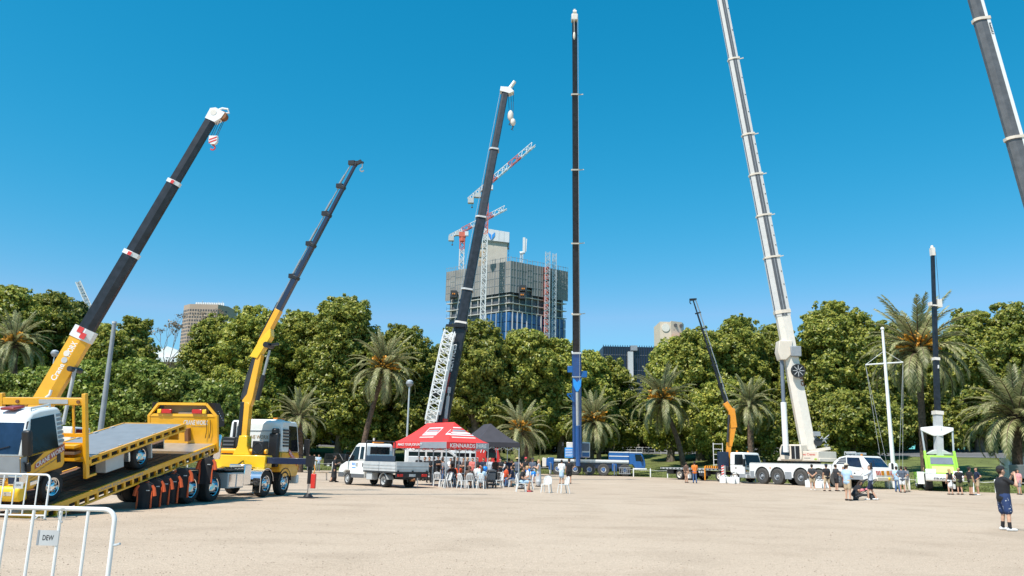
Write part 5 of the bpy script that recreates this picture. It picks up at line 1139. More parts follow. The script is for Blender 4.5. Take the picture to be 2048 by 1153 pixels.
# ---- blue five axle crane
def crane_blue():
    O = Vector((10.63, 94.74, 0)); yaw = R(-6); t = thing('all_terrain_crane', 'blue five axle crane with its black boom raised straight up', 'crane', O, yaw)
    W = (-4.8, -2.75, -1.12, .5, 2.96)
    for x in W:
        for y in (-1.27, 1.27): wheel(t, x, y, .69, .5, 'crane', 'white')
    for x in W:
        for s in (-1, 1): m = MB(); m.lathe([(0,.02),(.16,.0),(.20,-.05)], 14, c=(x, s*1.30, .69)) if s > 0 else m.lathe([(0,-.02),(.16,.0),(.20,.05)], 14, c=(x, s*1.30, .69)); m.build('hub_cap', M['blue'], t)
    m = MB(); m.box(-6.0, 3.4, -1.15, 1.15, .85, 1.45); m.build('chassis', M['navy'], t, False)
    m = MB(); m.box(-5.2, 3.4, -1.27, 1.27, 1.47, 1.62); m.build('carrier_edge', M['steel'], t, False); m = MB(); m.box(-5.2, 3.4, -1.28, 1.28, 1.62, 1.82); m.build('carrier_deck', M['white'], t, False)
    m = MB(); m.prism([(-6.1, 1.0), (-5.25, 1.0), (-5.25, 1.95), (-5.9, 1.95), (-6.1, 1.75)], 'y', -1.2, 1.2); m.build('rear_end', M['blue'], t, bevel=.04)
    m = MB(); m.box(-6.6, -6.12, -.9, -.2, .9, 1.9); m.build('outrigger_box', M['offwhite'], t, bevel=.03)
    for x in (-5.55, 1.75):
        m = MB(); m.box(x-.28, x+.28, -1.32, 1.32, .55, 1.4); m.build('outrigger_housing', M['blue'], t, bevel=.04)
        m = MB(); m.cyl((x, -1.45, .15), (x, -1.45, 1.3), .09, n=10); m.build('outrigger_leg', M['slate'], t); m = MB(); m.cyl((x, -1.45, .02), (x, -1.45, .12), .3, n=12); m.build('outrigger_pad', M['dark'], t)
    m = MB(); m.prism([(1.1, 1.83), (3.42, 1.83), (3.42, 2.72), (1.2, 2.72), (1.1, 2.5)], 'y', -1.24, 1.24); m.build('engine_cover', M['blue'], t, bevel=.04)
    for z in (2.72, 2.26): m = MB(); m.box(1.15, 3.42, -1.26, -1.245, z-.05, z+.04); m.build('white_stripe', M['white'], t, False)
    m = MB(); m.prism([(3.44, 1.35), (3.44, 2.66), (4.9, 2.66), (5.25, 1.75), (5.32, 1.35), (5.25, .95), (4.1, .95), (3.85, 1.35)], 'y', -1.24, 1.24); m.build('cab', M['blue'], t, bevel=.06)
    m = MB(); m.prism([(4.2, 1.75), (5.05, 1.75), (4.80, 2.5), (4.1, 2.5)], 'y', -1.26, -1.24); m.build('side_window', M['glass'], t, False)
    m = MB(); panel(m, [(5.24, -1.1, 1.78), (5.24, 1.1, 1.78), (4.93, 1.1, 2.58), (4.93, -1.1, 2.58)], .02, (1, 0, .4)); m.build('windscreen', M['glass'], t, False)
    m = MB(); m.box(3.46, 4.95, -1.27, 1.27, 2.66, 2.74); m.build('roof_edge', M['white'], t, False); m = MB(); m.box(4.0, 5.45, -1.26, 1.26, .80, .95); m.build('bumper', M['white'], t, bevel=.03)
    m = MB(); m.box(4.75, 4.95, -1.5, -1.3, 1.7, 2.3); m.build('mirror', M['black'], t, bevel=.03)
    m = MB()
    for k in range(6): m.bar((2.35+k*.22, -1.42, .3), (2.3+k*.22, -1.42, 1.0), .05, .05)
    m.bar((2.25, -1.42, .98), (3.6, -1.42, .98), .06, .08); m.bar((2.25, -1.42, .32), (3.6, -1.42, .32), .06, .08); m.build('folded_ladder', M['grey'], t, False)
    # house
    m = MB(); m.cyl((-2.6, 0, 1.8), (-2.6, 0, 2.0), 1.0, n=20); m.build('slew_ring', M['dark'], t)
    m = MB(); m.box(-3.0, -1.1, -1.0, 1.3, 2.0, 2.55); m.build('turntable', M['blue'], t, bevel=.05)
    m = MB(); m.prism([(-2.05, 2.05), (-1.05, 2.05), (-1.05, 3.75), (-1.95, 3.8), (-2.1, 3.2)], 'y', -1.25, -.35); m.build('operator_cab', M['white'], t, bevel=.05)
    m = MB(); m.box(-1.98, -1.12, -1.27, -1.25, 2.75, 3.65); m.build('cab_glass', M['slate'], t, False); m = MB(); m.box(-1.95, -1.12, -1.27, -1.25, 2.1, 2.6); m.build('cab_door', M['blue'], t, False)
    m = MB(); m.box(-3.98, -3.0, -1.2, 1.1, 1.95, 3.1); m.build('engine_house', M['lblue'], t, bevel=.04)
    for k in range(5): m = MB(); m.box(-3.9, -3.1, -1.23, -1.2, 2.15+k*.18, 2.21+k*.18); m.build('louvre', M['white'], t, False)
    m = MB(); m.box(-3.8, -3.0, -.9, .6, 3.1, 3.75); m.build('winch_house', M['offwhite'], t, bevel=.05)
    m = MB(); m.tube([(-4.15, -1.1, 2.6), (-4.2, -1.1, 3.6)], .04, 6); m.box(-4.3, -4.1, -1.2, -1.0, 3.3, 3.7); m.build('mirror', M['dark'], t)
    A, B = at(1154, 912, 93.4), at(1149, 40, 80); lat = (1, 0, 0); f = lambda py: (912-py)/(912-40)
    boom_sec(t, A, B, lat, 0, f(700), 1.02, 1.15, M['blue'], 'u')
    for p0, p1, w in ((705, 622, .84), (628, 480, .76), (486, 334, .70), (340, 186, .63), (192, 46, .54)): boom_sec(t, A, B, lat, f(p0), f(p1), w, w*1.1, M['boomblack'], 'u')
    for py, w in ((622, .9), (480, .84), (334, .77), (186, .70)): collar(t, A, B, lat, f(py), w*1.2, w*1.3, M['cream'], .16, 'u', ear=1 if lat[0] > 0 else -1)
    collar(t, A, B, lat, f(700), 1.14, 1.3, M['white'], .18, 'u'); collar(t, A, B, lat, f(748), 1.08, 1.22, M['lgrey'], .12, 'u')
    d, l, u = bframe(A, B, lat); cy = -1 if u.y > 0 else 1
    fw = lambda py, o: A+(B-A)*f(py)+u*cy*o
    m = wmb(t); m.cyl(fw(925, 1.5), fw(845, 1.1), .27, n=14); m.build('lift_cylinder', M['blue'], t); m = wmb(t); m.cyl(fw(845, 1.1), fw(778, .8), .17, n=12); m.build('lift_rod', M['lgrey'], t)
    m = wmb(t); q = fw(765, .66); m.prism([(q.x-.5, q.z+.9), (q.x, q.z+.35), (q.x+.5, q.z+.9), (q.x+.42, q.z-.1), (q.x+.12, q.z-.7), (q.x-.12, q.z-.7), (q.x-.42, q.z-.1)], 'y', q.y-.12, q.y+.12); m.build('ram_bracket', M['lblue'], t, False)
    for px, py in ((1141, 738), (1168, 748)): q = at(px, py, 90.5); m = wmb(t); m.box(q.x-.35, q.x+.35, q.y-.2, q.y+.2, q.z-.45, q.z+.3); m.build('boom_lamp', M['blue'], t, bevel=.05)
    q = at(1141, 795, 91); m = wmb(t); m.bar(q+Vector((-.4,0,.35)), q+Vector((.6,0,.45)), .12, .15); m.bar(q+Vector((-.4,0,.3)), q+Vector((.4,0,-.5)), .12, .12); m.bar(q+Vector((0,0,.4)), q+Vector((.4,0,-.5)), .1, .1); m.build('side_bracket', M['blue'], t, False)
    e = A+(B-A); m = wmb(t); m.box(e.x-.36, e.x+.36, e.y-.4, e.y+.4, e.z-.2, e.z+.55); m.build('boom_head', M['offwhite'], t, bevel=.08); m = wmb(t); m.cyl(e+Vector((-.2,-.1,.8)), e+Vector((.2,-.1,.8)), .3, n=12); m.bar(e+Vector((0,0,.5)), e+Vector((0,0,1.3)), .12, .2); m.build('head_sheave', M['offwhite'], t)
    cables(t, [(e+Vector((.33, -.5, 0)), at(1160, 905, 92.6))], .025, 'lgrey'); cables(t, [(e+Vector((-.1, -.6, 0)), at(1148.5, 75, 79.6))], .03, 'offwhite')
    m = wmb(t); m.ball(at(1148.5, 72, 79.6), (.14, .14, .5), 8, 6); m.build('hook', M['cream'], t)
crane_blue()

# ---- white five axle crane with rounded cab
def crane_white():
    O = Vector((25.70, 68.95, 0)); yaw = R(-58); t = thing('all_terrain_crane', 'white five axle crane with a rounded cab and pale telescopic boom', 'crane', O, yaw)
    W = (-4.05, -2.4, .04, 1.82, 3.55); KX = lambda x: x*1.25 if x < 2.45 else 3.06+(x-2.45)*.886
    def MBw(): q = MB(); q.warp = lambda v: (KX(v[0]), v[1], v[2]); return q
    for x in W:
        for y in (-1.3, 1.3): wheel(t, x, y, .68, .52, 'crane', 'grey')
    arch_hull(t, -5.45, 3.05, .62, 1.75, 1.26, W[:4], .70, M['white'])
    for x0, x1 in ((-4.3, -3.95), (-1.25, -.72), (.70, .78)): m = MBw(); m.box(x0, x1, -1.29, -1.26, .5, 1.1); m.build('skirt', M['grey'], t, False)
    m = MBw(); m.box(-4.3, 2.6, -1.12, 1.12, .8, 1.45); m.build('chassis', M['dark'], t, False); m = MBw(); m.box(-4.32, 2.6, -1.25, 1.25, 1.755, 1.83); m.build('carrier_deck', M['lgrey'], t, False)
    for x in (-2.5, .77): 
        m = MBw(); m.box(x-.05, x+.05, -1.28, -1.26, 1.35, 1.45); m.build('side_lamp', M['amber'], t, False)
    # rounded cab
    prof = [(2.45, .95), (2.45, 1.78), (2.75, 2.05), (3.3, 2.38), (4.0, 2.52), (5.4, 2.52), (5.62, 2.45), (6.42, 1.62), (6.75, 1.45), (6.85, 1.05), (6.72, .62), (5.2, .62), (5.0, .95)]
    m = MBw(); m.prism(prof, 'y', -1.25, 1.25); m.build('cab', M['white'], t, bevel=.08)
    for s in (-1, 1):
        for nm, pl in (('side_window', [(2.95, 1.86), (4.0, 1.86), (4.0, 2.38), (3.5, 2.32)]), ('side_window', [(4.12, 1.72), (5.1, 1.62), (5.55, 1.62), (5.35, 2.36), (4.12, 2.38)])):
            m = MBw(); m.prism(pl, 'y', s*1.262, s*1.25); m.build(nm, M['glassblue'], t, False)
        for k in range(3): m = MBw(); m.box(3.2, 3.98, s*1.268, s*1.262, 1.93+k*.14, 1.98+k*.14); m.build('louvre', M['lgrey'], t, False)
        m = MBw(); m.prism([(4.12, .98), (5.35, .98), (5.62, 1.2), (5.55, 1.45), (5.1, 1.58), (4.12, 1.66)], 'y', s*1.285, s*1.25); do = m.build('door', M['white'], t, False); m = MBw(); m.box(4.75, 4.9, s*1.30, s*1.285, 1.12, 1.2); m.build('handle', M['black'], do, False)
        m = MBw(); m.box(4.2, 5.6, s*1.27, s*1.25, .68, .95); m.build('step_panel', M['grey'], t, False)
        m = MBw(); m.box(6.5, 6.62, s*1.5, s*1.28, 1.5, 2.0); m.build('mirror', M['dark'], t, bevel=.03)
    sn = Vector((.83, 0, .8)); m = MBw(); panel(m, [(6.38, -1.12, 1.66), (6.38, 1.12, 1.66), (5.68, 1.08, 2.38), (5.68, -1.08, 2.38)], .02, sn); ws = m.build('windscreen', M['glassblue'], t, False)
    m = MBw(); p = Vector((6.36, -.7, 1.72))+sn*.03; m.bar(p, p+Vector((-.45, .5, .46)), .03, .03); m.build('wiper', M['black'], ws, False)
    for s in (-1, 1):
        m = MBw(); m.box(6.83, 6.87, s*.35-.16, s*.35+.16, 1.05, 1.40); m.build('headlight', M['amber'], t, False)
        for k in range(3): m = MBw(); panel(m, [(6.865, s*(.62+k*.2), 1.05), (6.865, s*(.72+k*.2), 1.05), (6.84, s*(.80+k*.2), 1.40), (6.84, s*(.70+k*.2), 1.40)], .012, (1, 0, 0)); m.build('warning_stripe', M['red'], t, False)
    m = MBw(); m.box(6.6, 6.95, -1.2, 1.2, .62, .92); m.build('bumper', M['cream'], t, bevel=.05)
    m = MBw(); m.ball((6.95, .3, .8), .12); m.build('tow_light', M['yellow2'], t)
    m = MBw(); m.box(3.6, 4.6, -.7, .7, 2.62, 2.78); m.tube([(3.55, -.8, 2.56), (3.55, -.8, 2.8), (4.7, -.8, 2.8), (4.7, -.8, 2.56)], .04, 6); m.build('roof_rack', M['galv'], t)
    m = MBw(); m.cyl((5.35, -.9, 2.52), (5.35, -.9, 2.66), .09, n=10); m.build('beacon', M['amber'], t)
    m = MBw(); letters(m, 'CRANES', (4.85, -1.287, 1.38), (.5, 0, -.02), (0, 0, .07)); m.build('lettering', M['tan'], t, False)
    for x in (-3.9, 4.9):
        m = MBw(); m.box(x-.5, x+.5, -2.35, -1.35, .02, .07); m.build('outrigger_mat', M['dark'], t, False)
    # house
    m = MBw(); m.cyl((-.3, 0, 1.8), (-.3, 0, 2.05), 1.05, n=20); m.build('slew_ring', M['dark'], t)
    m = MBw(); m.prism([(-1.95, 2.02), (1.55, 2.02), (1.55, 2.3), (-1.5, 2.5), (-1.8, 2.3)], 'y', -1.2, 1.2); m.build('turntable', M['cream'], t, bevel=.05)
    m = MBw(); m.prism([(-1.55, 2.1), (.2, 2.1), (.25, 2.4), (.2, 3.4), (-1.4, 3.42), (-1.6, 3.0)], 'y', -1.35, -.45); m.build('operator_cab', M['cream'], t, bevel=.07)
    m = MBw(); m.prism([(-1.46, 2.55), (-.72, 2.45), (-.72, 3.28), (-1.34, 3.3)], 'y', -1.365, -1.35); m.build('cab_glass', M['glassblue'], t, False)
    m = MBw(); m.prism([(-.58, 2.2), (.10, 2.2), (.10, 3.28), (-.58, 3.28)], 'y', -1.365, -1.35); m.build('open_doorway', M['black'], t, False); m = MBw(); m.box(-.28, -.22, -1.375, -1.365, 2.2, 3.28); m.build('door_edge', M['lgrey'], t, False)
    m = MBw(); panel(m, [(-1.61, -1.25, 2.4), (-1.61, -.55, 2.4), (-1.48, -.55, 3.3), (-1.48, -1.25, 3.3)], .015, (-1, 0, .1)); m.build('cab_front_glass', M['glass'], t, False)
    m = MBw(); m.box(.28, 1.5, -1.25, 1.15, 2.05, 2.85); m.build('counterweight', M['cream'], t, bevel=.04)
    m = MBw(); letters(m, 'eu Cranes', (.32, -1.258, 2.50), (.95, 0, 0), (0, 0, .20)); m.build('lettering', M['red'], t, False); m = MBw(); letters(m, '08 8298 6006', (.36, -1.258, 2.24), (.5, 0, 0), (0, 0, .08)); m.build('lettering', M['dgrey'], t, False)
    m = MBw(); m.ball((1.28, -1.255, 2.2), (.13, .01, .08), 10, 5); m.build('emblem', mat('lime', (.4,.5,.08), .5), t)
    Y = 69.4; A, B = at(1618, 912, Y), at(1430, -70, Y); lat = (0, 1, 0); f = lambda py: (912-py)/(982)
    boom_sec(t, A, B, lat, 0, f(650), .95, 1.12, M['offwhite'], 'hex')
    for p0, p1, w in ((660, 548, 1.22), (552, 466, 1.13), (470, 384, 1.05), (388, 302, .98), (306, 142, .91), (146, -70, .82)):
        boom_sec(t, A, B, lat, f(p0), f(p1), .8*w, w, M['silver'], 'hex'); stripe(t, A, B, lat, f(p0), f(p1), -.41*w, w*.40, M['dgrey'], upo=.04*w); stripe(t, A, B, lat, f(p0), f(p1), -.42*w, w*.05, M['grey'], upo=.06*w); stripe(t, A, B, lat, f(p0), f(p1), -.20*w, w*.10, M['navy'], upo=-.50*w)
        n = 3
        for k in range(n): q = f(p0)+(f(p1)-f(p0))*(.3+.22*k); d, l, u = bframe(A, B, lat); m = wmb(t); m.ball(A+(B-A)*q-l*.41*w+u*.42*w, .05, 6, 4); m.build('pin_hole', M['dark'], t)
    for py, w in ((548, 1.2), (466, 1.12), (384, 1.05), (302, .98), (142, .92)):
        collar(t, A, B, lat, f(py), .95*w, 1.12*w, M['cream'], .16, 'hex'); d, l, u = bframe(A, B, lat); p = A+(B-A)*f(py); m = wmb(t); m.bar(p+u*.5*w, p+u*(.5*w+.55)+d*.08, .08, .08); m.build('rope_guide', M['cream'], t, False)
    collar(t, A, B, lat, f(652), 1.08, 1.32, M['cream'], .3, 'hex')
    d, l, u = bframe(A, B, lat); sgn = -1 if u.x > 0 else 1
    m = wmb(t); c0, c1, c2 = at(1572, 905, Y-.3), at(1567, 805, Y-.3), at(1563, 715, Y-.2); m.cyl(c0, c1, .25, n=14); m.build('lift_cylinder', M['white'], t); m = wmb(t); m.cyl(c1, c2, .16, n=12); m.build('lift_rod', M['slate'], t)
    p = at(1563, 712, Y-.2); m = wmb(t); m.prism([(p.x-.25, p.z+1.3), (p.x+.9, p.z+1.3), (p.x+.8, p.z+.1), (p.x+.25, p.z-.4), (p.x-.22, p.z-.4), (p.x-.4, p.z+.3)], 'y', Y-.6, Y+.4); m.build('ram_bracket', M['cream'], t, bevel=.05)
    p = at(1596, 742, Y-.85); m = wmb(t); m.lathe([(0,-.12),(.1,-.12),(.1,-.04),(.50,-.04),(.50,-.14),(.60,-.14),(.60,.1),(0,.1)], 20, c=tuple(p)); m.build('cable_drum', M['dark'], t)
    for k in range(8): a = k*math.pi/4; m = wmb(t); m.bar(p+Vector((.1*math.cos(a), -.1, .1*math.sin(a))), p+Vector((.52*math.cos(a), -.1, .52*math.sin(a))), .05, .05); m.build('drum_spoke', M['lgrey'], t, False)
    boom_text(t, A, B, lat, 'cranes', f(790), f(752), -.54, .3, .3, M['rust'])
    q = at(1590, 702, Y-.6); m = wmb(t); m.box(q.x-.4, q.x+.5, q.y-.2, q.y+.2, q.z-.5, q.z+.4); m.build('boom_box', M['grey'], t, bevel=.05)
    # winch and frame behind the boom foot
    q = at(1638, 885, Y); m = wmb(t); m.cyl(q+Vector((-.3,-.6,0)), q+Vector((-.3,.6,0)), .35, n=14); m.build('winch_drum', M['dark'], t)
    rn = random.Random(3); m = wmb(t)
    for k in range(14): a = q+Vector((rn.uniform(-.9,.8), rn.uniform(-.6,.4), rn.uniform(-.3,.3))); m.tube([a, a+Vector((rn.uniform(-.4,.5), rn.uniform(-.3,.3), rn.uniform(-.3,.4)))], .05, 6)
    m.build('hydraulic_hose', M['grey'], t)
    m = wmb(t); m.bar(at(1632, 895, Y-.5), at(1629, 870, Y-.5), .12, .12); m.box(*sorted((at(1622, 870, Y).x, at(1634, 870, Y).x)), Y-.8, Y-.3, at(1628, 873, Y).z, at(1628, 864, Y).z); m.build('load_sensor', M['grey'], t, False)
    m = wmb(t); m.bar(at(1604, 905, Y-.6), at(1660, 897, Y-.6), .2, .25); m.build('boom_pivot_frame', M['cream'], t, False)
crane_white()

# ---- grey boom of the crane standing beyond the right edge
def crane_right():
    Y = 36.; A, B = at(2194, 862, Y), at(1898, -180, Y); lat = (0, 1, 0); f = lambda py: (862-py)/(862+180); O = (A.x+.8, Y, 0)
    t = thing('all_terrain_crane', 'crane beyond the right edge whose dark grey boom crosses the top corner', 'crane', O, R(100))
    for p0, p1, w in ((862, 316, .80), (322, 68, .70), (74, -180, .62)):
        boom_sec(t, A, B, lat, f(p0), f(p1), .66*w, w, mat('worn_grey_boom', (.105,.108,.115), .45, 0, .2), 'u'); stripe(t, A, B, lat, f(p0), f(p1), -.335*w, w*.24, M['white'], 'side_stripe', upo=.36*w)
    for py, w in ((316, .80), (68, .70)): collar(t, A, B, lat, f(py), .8*w, 1.16*w, M['cream'], .14, 'u')
    boom_text(t, A, B, lat, 'United', f(104), f(80), -.26, .12, .19, M['black'])
    m = wmb(t); m.box(A.x-1.2, A.x+1.6, Y-1.5, Y+1.5, 1.5, 2.6); m.build('turntable', M['lgrey'], t, bevel=.05)
    m = wmb(t); m.box(A.x-.4, A.x+2.0, Y-4.5, Y+4.5, .8, 1.5); m.build('carrier', M['lgrey'], t, bevel=.05)
    m = wmb(t); m.cyl(at(2150, 880, Y), at(2095, 620, Y), .2, n=12); m.build('lift_cylinder', M['lgrey'], t)
    for x in (-3.6, -2.0, 0, 1.6, 3.2):
        for s in (-1, 1): wheel(t, x, s*1.27, .66, .5, 'dish', 'grey')
crane_right()

# ---- flatbed truck with orange knuckle crane
def flatbed():
    O = Vector((21.19, 78.3, 0)); yaw = R(-55); t = thing('flatbed_crane_truck', 'white cab flatbed truck with an orange knuckle crane behind the cab', 'truck', O, yaw)
    for x, st in ((-5.1, 'dish'), (-3.85, 'dish'), (.02, 'flat'), (1.85, 'flat')):
        for y in (-1.2, 1.2): wheel(t, x, y, .5, .5 if st == 'dish' else .3, st, 'offwhite')
    m = MB(); m.box(-7.0, 2.4, -.45, .45, .62, .95); m.build('chassis', M['black'], t, False)
    m = MB(); m.box(-7.7, .3, -1.22, 1.22, 1.02, 1.18); m.build('tray', M['galv'], t, False)
    for i in range(16): m = MB(); m.box(-7.6+i*.49, -7.4+i*.49, -1.23, -1.22, 1.06, 1.14); m.build('tie_rail_slot', M['black'], t, False)
    m = MB(); m.box(-6.9, -6.0, -1.1, -.5, .55, 1.0); m.build('side_box', M['black'], t, bevel=.03); m = MB(); m.box(-2.6, -1.6, -1.1, -.5, .45, 1.0); m.build('side_box', M['dark'], t, bevel=.03)
    for k in range(3): m = MB(); m.cyl((-2.5+k*.3, -1.15, .85), (-2.5+k*.3, -1.1, .85), .12, n=10); m.build('spare_lamp', M['lgrey'], t)
    zb = cab(t, 1.35, 3.15, .72, 2.75, 1.2, M['white'], M['white'], .42, lean=.25)
    m = MB(); m.box(3.05, 3.25, -1.2, 1.2, .4, .75); m.build('bumper', M['lgrey'], t, bevel=.04); m = MB(); m.box(2.4, 3.1, -1.21, 1.21, .45, .78); m.build('cab_skirt', M['grey'], t, False)
    for y in (-.8, .8): m = MB(); m.cyl((1.9, y, 2.75), (1.9, y, 2.92), .09, n=10); m.build('beacon', M['amber'], t)
    m = MB(); m.box(.35, 1.05, -1.15, 1.15, 1.0, 1.45); m.build('crane_base', M['dark'], t, bevel=.03)
    m = MB(); m.box(-1.6, .2, -1.3, -1.0, 1.2, 1.45); m.build('outrigger_beam', M['orange'], t, False)
    for i in range(7): m = MB(); m.prism([(-1.55+i*.25, 1.21), (-1.45+i*.25, 1.21), (-1.35+i*.25, 1.44), (-1.45+i*.25, 1.44)], 'y', -1.31, -1.3); m.build('warning_stripe', M['black'], t, False)
    m = MB(); m.box(.55, .85, -1.5, -1.25, .5, 1.5); m.build('outrigger_leg', M['white'], t, False)
    for i in range(4): m = MB(); m.prism([(.55, .62+i*.24), (.85, .72+i*.24), (.85, .84+i*.24), (.55, .74+i*.24)], 'y', -1.51, -1.5); m.build('warning_stripe', M['red'], t, False)
    m = MB(); m.cyl((.7, -1.38, .06), (.7, -1.38, .5), .06, n=8); m.build('outrigger_rod', M['steel'], t); m = MB(); m.box(.3, 1.1, -1.7, -1.1, .005, .06); m.build('outrigger_mat', M['dark'], t, False)
    m = MB(); m.cyl((-1.75, -1.2, .06), (-1.75, -1.2, 1.4), .07, n=8); m.build('outrigger_leg', M['orange'], t); m = MB(); m.box(-2.1, -1.4, -1.5, -.9, .005, .05); m.build('outrigger_mat', M['dark'], t, False)
    P = MW[t.name]@Vector((.7, 0, 0)); Y = P.y
    def seg(a, b, w, name, mm): q = wmb(t); q.bar(at(*a, Y), at(*b, Y), w, w*.8, up=(0, 1, 0)); return q.build(name, M[mm], t, bevel=.02)
    seg((1455, 934), (1458, 888), .42, 'crane_column', 'orange'); seg((1458, 893), (1467, 852), .50, 'main_boom', 'orange'); seg((1467, 856), (1462, 818), .62, 'main_boom', 'orange'); seg((1463, 824), (1450, 806), .50, 'elbow', 'orange')
    m = wmb(t); m.cyl(at(1455, 885, Y-.3), at(1458, 830, Y-.3), .10, n=10); m.build('lift_cylinder', M['dark'], t)
    q = at(1446, 920, Y-.4); m = wmb(t); m.box(q.x-.5, q.x+.5, q.y-.3, q.y+.3, q.z-.9, q.z+.75); m.build('oil_tank', M['navy'], t, bevel=.05)
    A, B = at(1453, 812, Y), at(1386, 600, Y); cutoff = [0, .2, .38, .55, .72, .87, 1.]
    for i in range(6):
        w = .44-.05*i; m = wmb(t); a, b = A.lerp(B, cutoff[i]-(.03 if i else 0)), A.lerp(B, cutoff[i+1]); m.bar(a, b, w*.55, w*.7, up=(0, 1, 0)); m.build('boom_section', M['boomblack'], t, False)
        r = (B-A).normalized().cross(Vector((0, 1, 0))); r = r if r.x > 0 else -r
        m = wmb(t); m.cyl(a+r*.30, b+r*.26, .055, n=8); m.build('extension_ram', M['steel'], t)
        m = wmb(t); m.bar(b-r*.22, b+r*.38, .10, .14); m.build('collar', M['boomblack'], t, False)
    m = wmb(t); m.bar(B-Vector((.35,0,0)), B+Vector((.25,0,.05)), .15, .2); m.tube([B+Vector((-.3,0,0)), B+Vector((-.32,0,-.3)), B+Vector((-.2,0,-.45))], .05, 6); m.build('boom_tip', M['black'], t)
    a = at(1436, 905, Y+1); m = wmb(t)
    for x in (-.45, .45): m.bar(a+Vector((x,0,-1.4)), a+Vector((x,0,.9)), .06, .06)
    for k in range(5): m.bar(a+Vector((-.45,0,-1.2+k*.5)), a+Vector((.45,0,-1.2+k*.5)), .05, .05)
    m.build('rack_ladder', M['white'], t, False)
flatbed()

# ---- green pick and carry crane facing the camera
def crane_green():
    O = G(1886, 983); yaw = R(-108); t = thing('pick_and_carry_crane', 'lime green crane facing the camera with a tall thin mast', 'crane', O, yaw)
    for x in (0, -3.6):
        for y in (-1.22, 1.22): wheel(t, x, y, .62, .5, 'flat', 'lgrey')
    m = MB(); m.prism([(-5.0, .8), (.9, .8), (1.1, 1.1), (1.0, 1.35), (-5.0, 1.35)], 'y', -1.15, 1.15); m.build('chassis', M['green'], t, bevel=.05)
    m = MB(); m.prism([(.85, .72), (1.25, .78), (1.30, 1.05), (1.15, 1.25), (.85, 1.28)], 'y', -1.25, 1.25); m.build('bumper', M['white'], t, bevel=.05)
    m = MB(); letters(m, 'FRANNA', (1.31, -.75, .86), (0, 1.4, 0), (0, 0, .16)); m.build('lettering', M['dgrey'], t, False)
    m = MB(); m.box(.95, 1.18, -1.25, -.55, 1.25, 1.62); m.build('tool_box', M['white'], t, bevel=.03); m = MB(); m.box(.95, 1.15, .6, 1.2, 1.22, 1.5); m.build('tool_box', M['white'], t, bevel=.03)
    for s in (-1, 1): m = MB(); m.box(-.75, .75, s*1.26, s*.8, 1.28, 1.36); m.build('mudguard', M['white'], t, False)
    m = MB(); m.prism([(.85, 1.25), (.6, 1.9), (.35, 2.62), (-1.2, 2.66), (-1.3, 1.25)], 'y', -.95, .95); m.build('cab', M['green'], t, bevel=.06)
    sn = Vector((.72, 0, .25)); m = MB(); panel(m, [(.58, -.78, 1.98), (.58, .78, 1.98), (.41, .74, 2.48), (.41, -.74, 2.48)], .02, sn); ws = m.build('windscreen', M['slate'], t, False)
    m = MB(); panel(m, [(.80, -.72, 1.36), (.80, .72, 1.36), (.64, .72, 1.82), (.64, -.72, 1.82)], .02, sn); m.build('nose_panel', mat('palelime', (.62,.68,.22), .5), t, False)
    for s in (-1, 1):
        m = MB(); m.bar((.55, s*1.02, 1.3), (-.1, s*1.0, 2.95), .16, .16); m.build('frame_post', M['green'], t, False)
        m = MB(); m.prism([(-1.1, 1.5), (.4, 1.5), (.2, 2.4), (-1.1, 2.4)], 'y', s*.952, s*.965); m.build('side_window', M['glass'], t, False)
        m = MB(); m.cyl((-.1, s*.98, 2.9), (-.2, s*1.06, 4.55), .07, n=10); m.build('lift_rod', M['galv'], t)
    m = MB(); m.prism([(-.95, 2.72), (.95, 2.72), (.35, 3.05), (-.35, 3.05)], 'x', -.9, -.1); m.build('boom_cradle', M['lgrey'], t, bevel=.03)
    m = MB(); m.prism([(-1.12, 4.72), (-1.12, 4.5), (-.3, 4.1), (.3, 4.1), (1.12, 4.5), (1.12, 4.72), (0, 4.85)], 'x', -.45, -.05); m.build('cross_beam', M['white'], t, bevel=.02)
    A = MW[t.name]@Vector((-.3, 0, 2.6)); B = at(1865, 505, A.y+.3); lat = (1, 0, 0); f = lambda py: (902-py)/(902-505)
    boom_sec(t, A, B, lat, 0, f(822), .48, .52, M['lgrey'], 'box')
    for p0, p1, w in ((828, 718, .32), (722, 615, .27), (620, 512, .22)): boom_sec(t, A, B, lat, f(p0), f(p1), w, w*1.2, M['boomblack'], 'box')
    collar(t, A, B, lat, f(822), .62, .64, M['offwhite'], .28, 'box'); collar(t, A, B, lat, f(719), .44, .46, M['offwhite'], .22, 'box'); collar(t, A, B, lat, f(614), .36, .40, M['offwhite'], .12, 'box')
    for py, s in ((735, .17), (850, .2)): stripe(t, A, B, lat, f(py)-.008, f(py)+.008, .0, s, M['white'], 'mark', upo=-.33 if bframe(A, B, lat)[2].y > 0 else .33)
    p = A+(B-A)*f(612); m = wmb(t); m.box(p.x+.2, p.x+.55, p.y-.2, p.y+.2, p.z-.2, p.z+.45); m.box(p.x-.4, p.x-.25, p.y-.2, p.y+.2, p.z-.1, p.z+.2); m.build('jib_mount', M['offwhite'], t, False)
    e = A+(B-A)*f(505); m = wmb(t); m.box(e.x-.13, e.x+.13, e.y-.2, e.y+.2, e.z-.3, e.z+.35); m.lathe([(.16,.3),(.1,.55),(0,.58)], 10, axis='z', c=tuple(e)); m.build('boom_head', M['offwhite'], t)
    cables(t, [(e+Vector((.15, -.2, 0)), p+Vector((.35, -.2, .4)))], .015)
    m = MB(); m.box(-.2, .5, -1.75, -1.28, .55, 1.35); m.build('side_ballast', M['green'], t, bevel=.03); m = MB(); m.box(.5, .55, -1.75, -1.28, .5, 1.4); m.build('ballast_edge', M['white'], t, False)
crane_green()

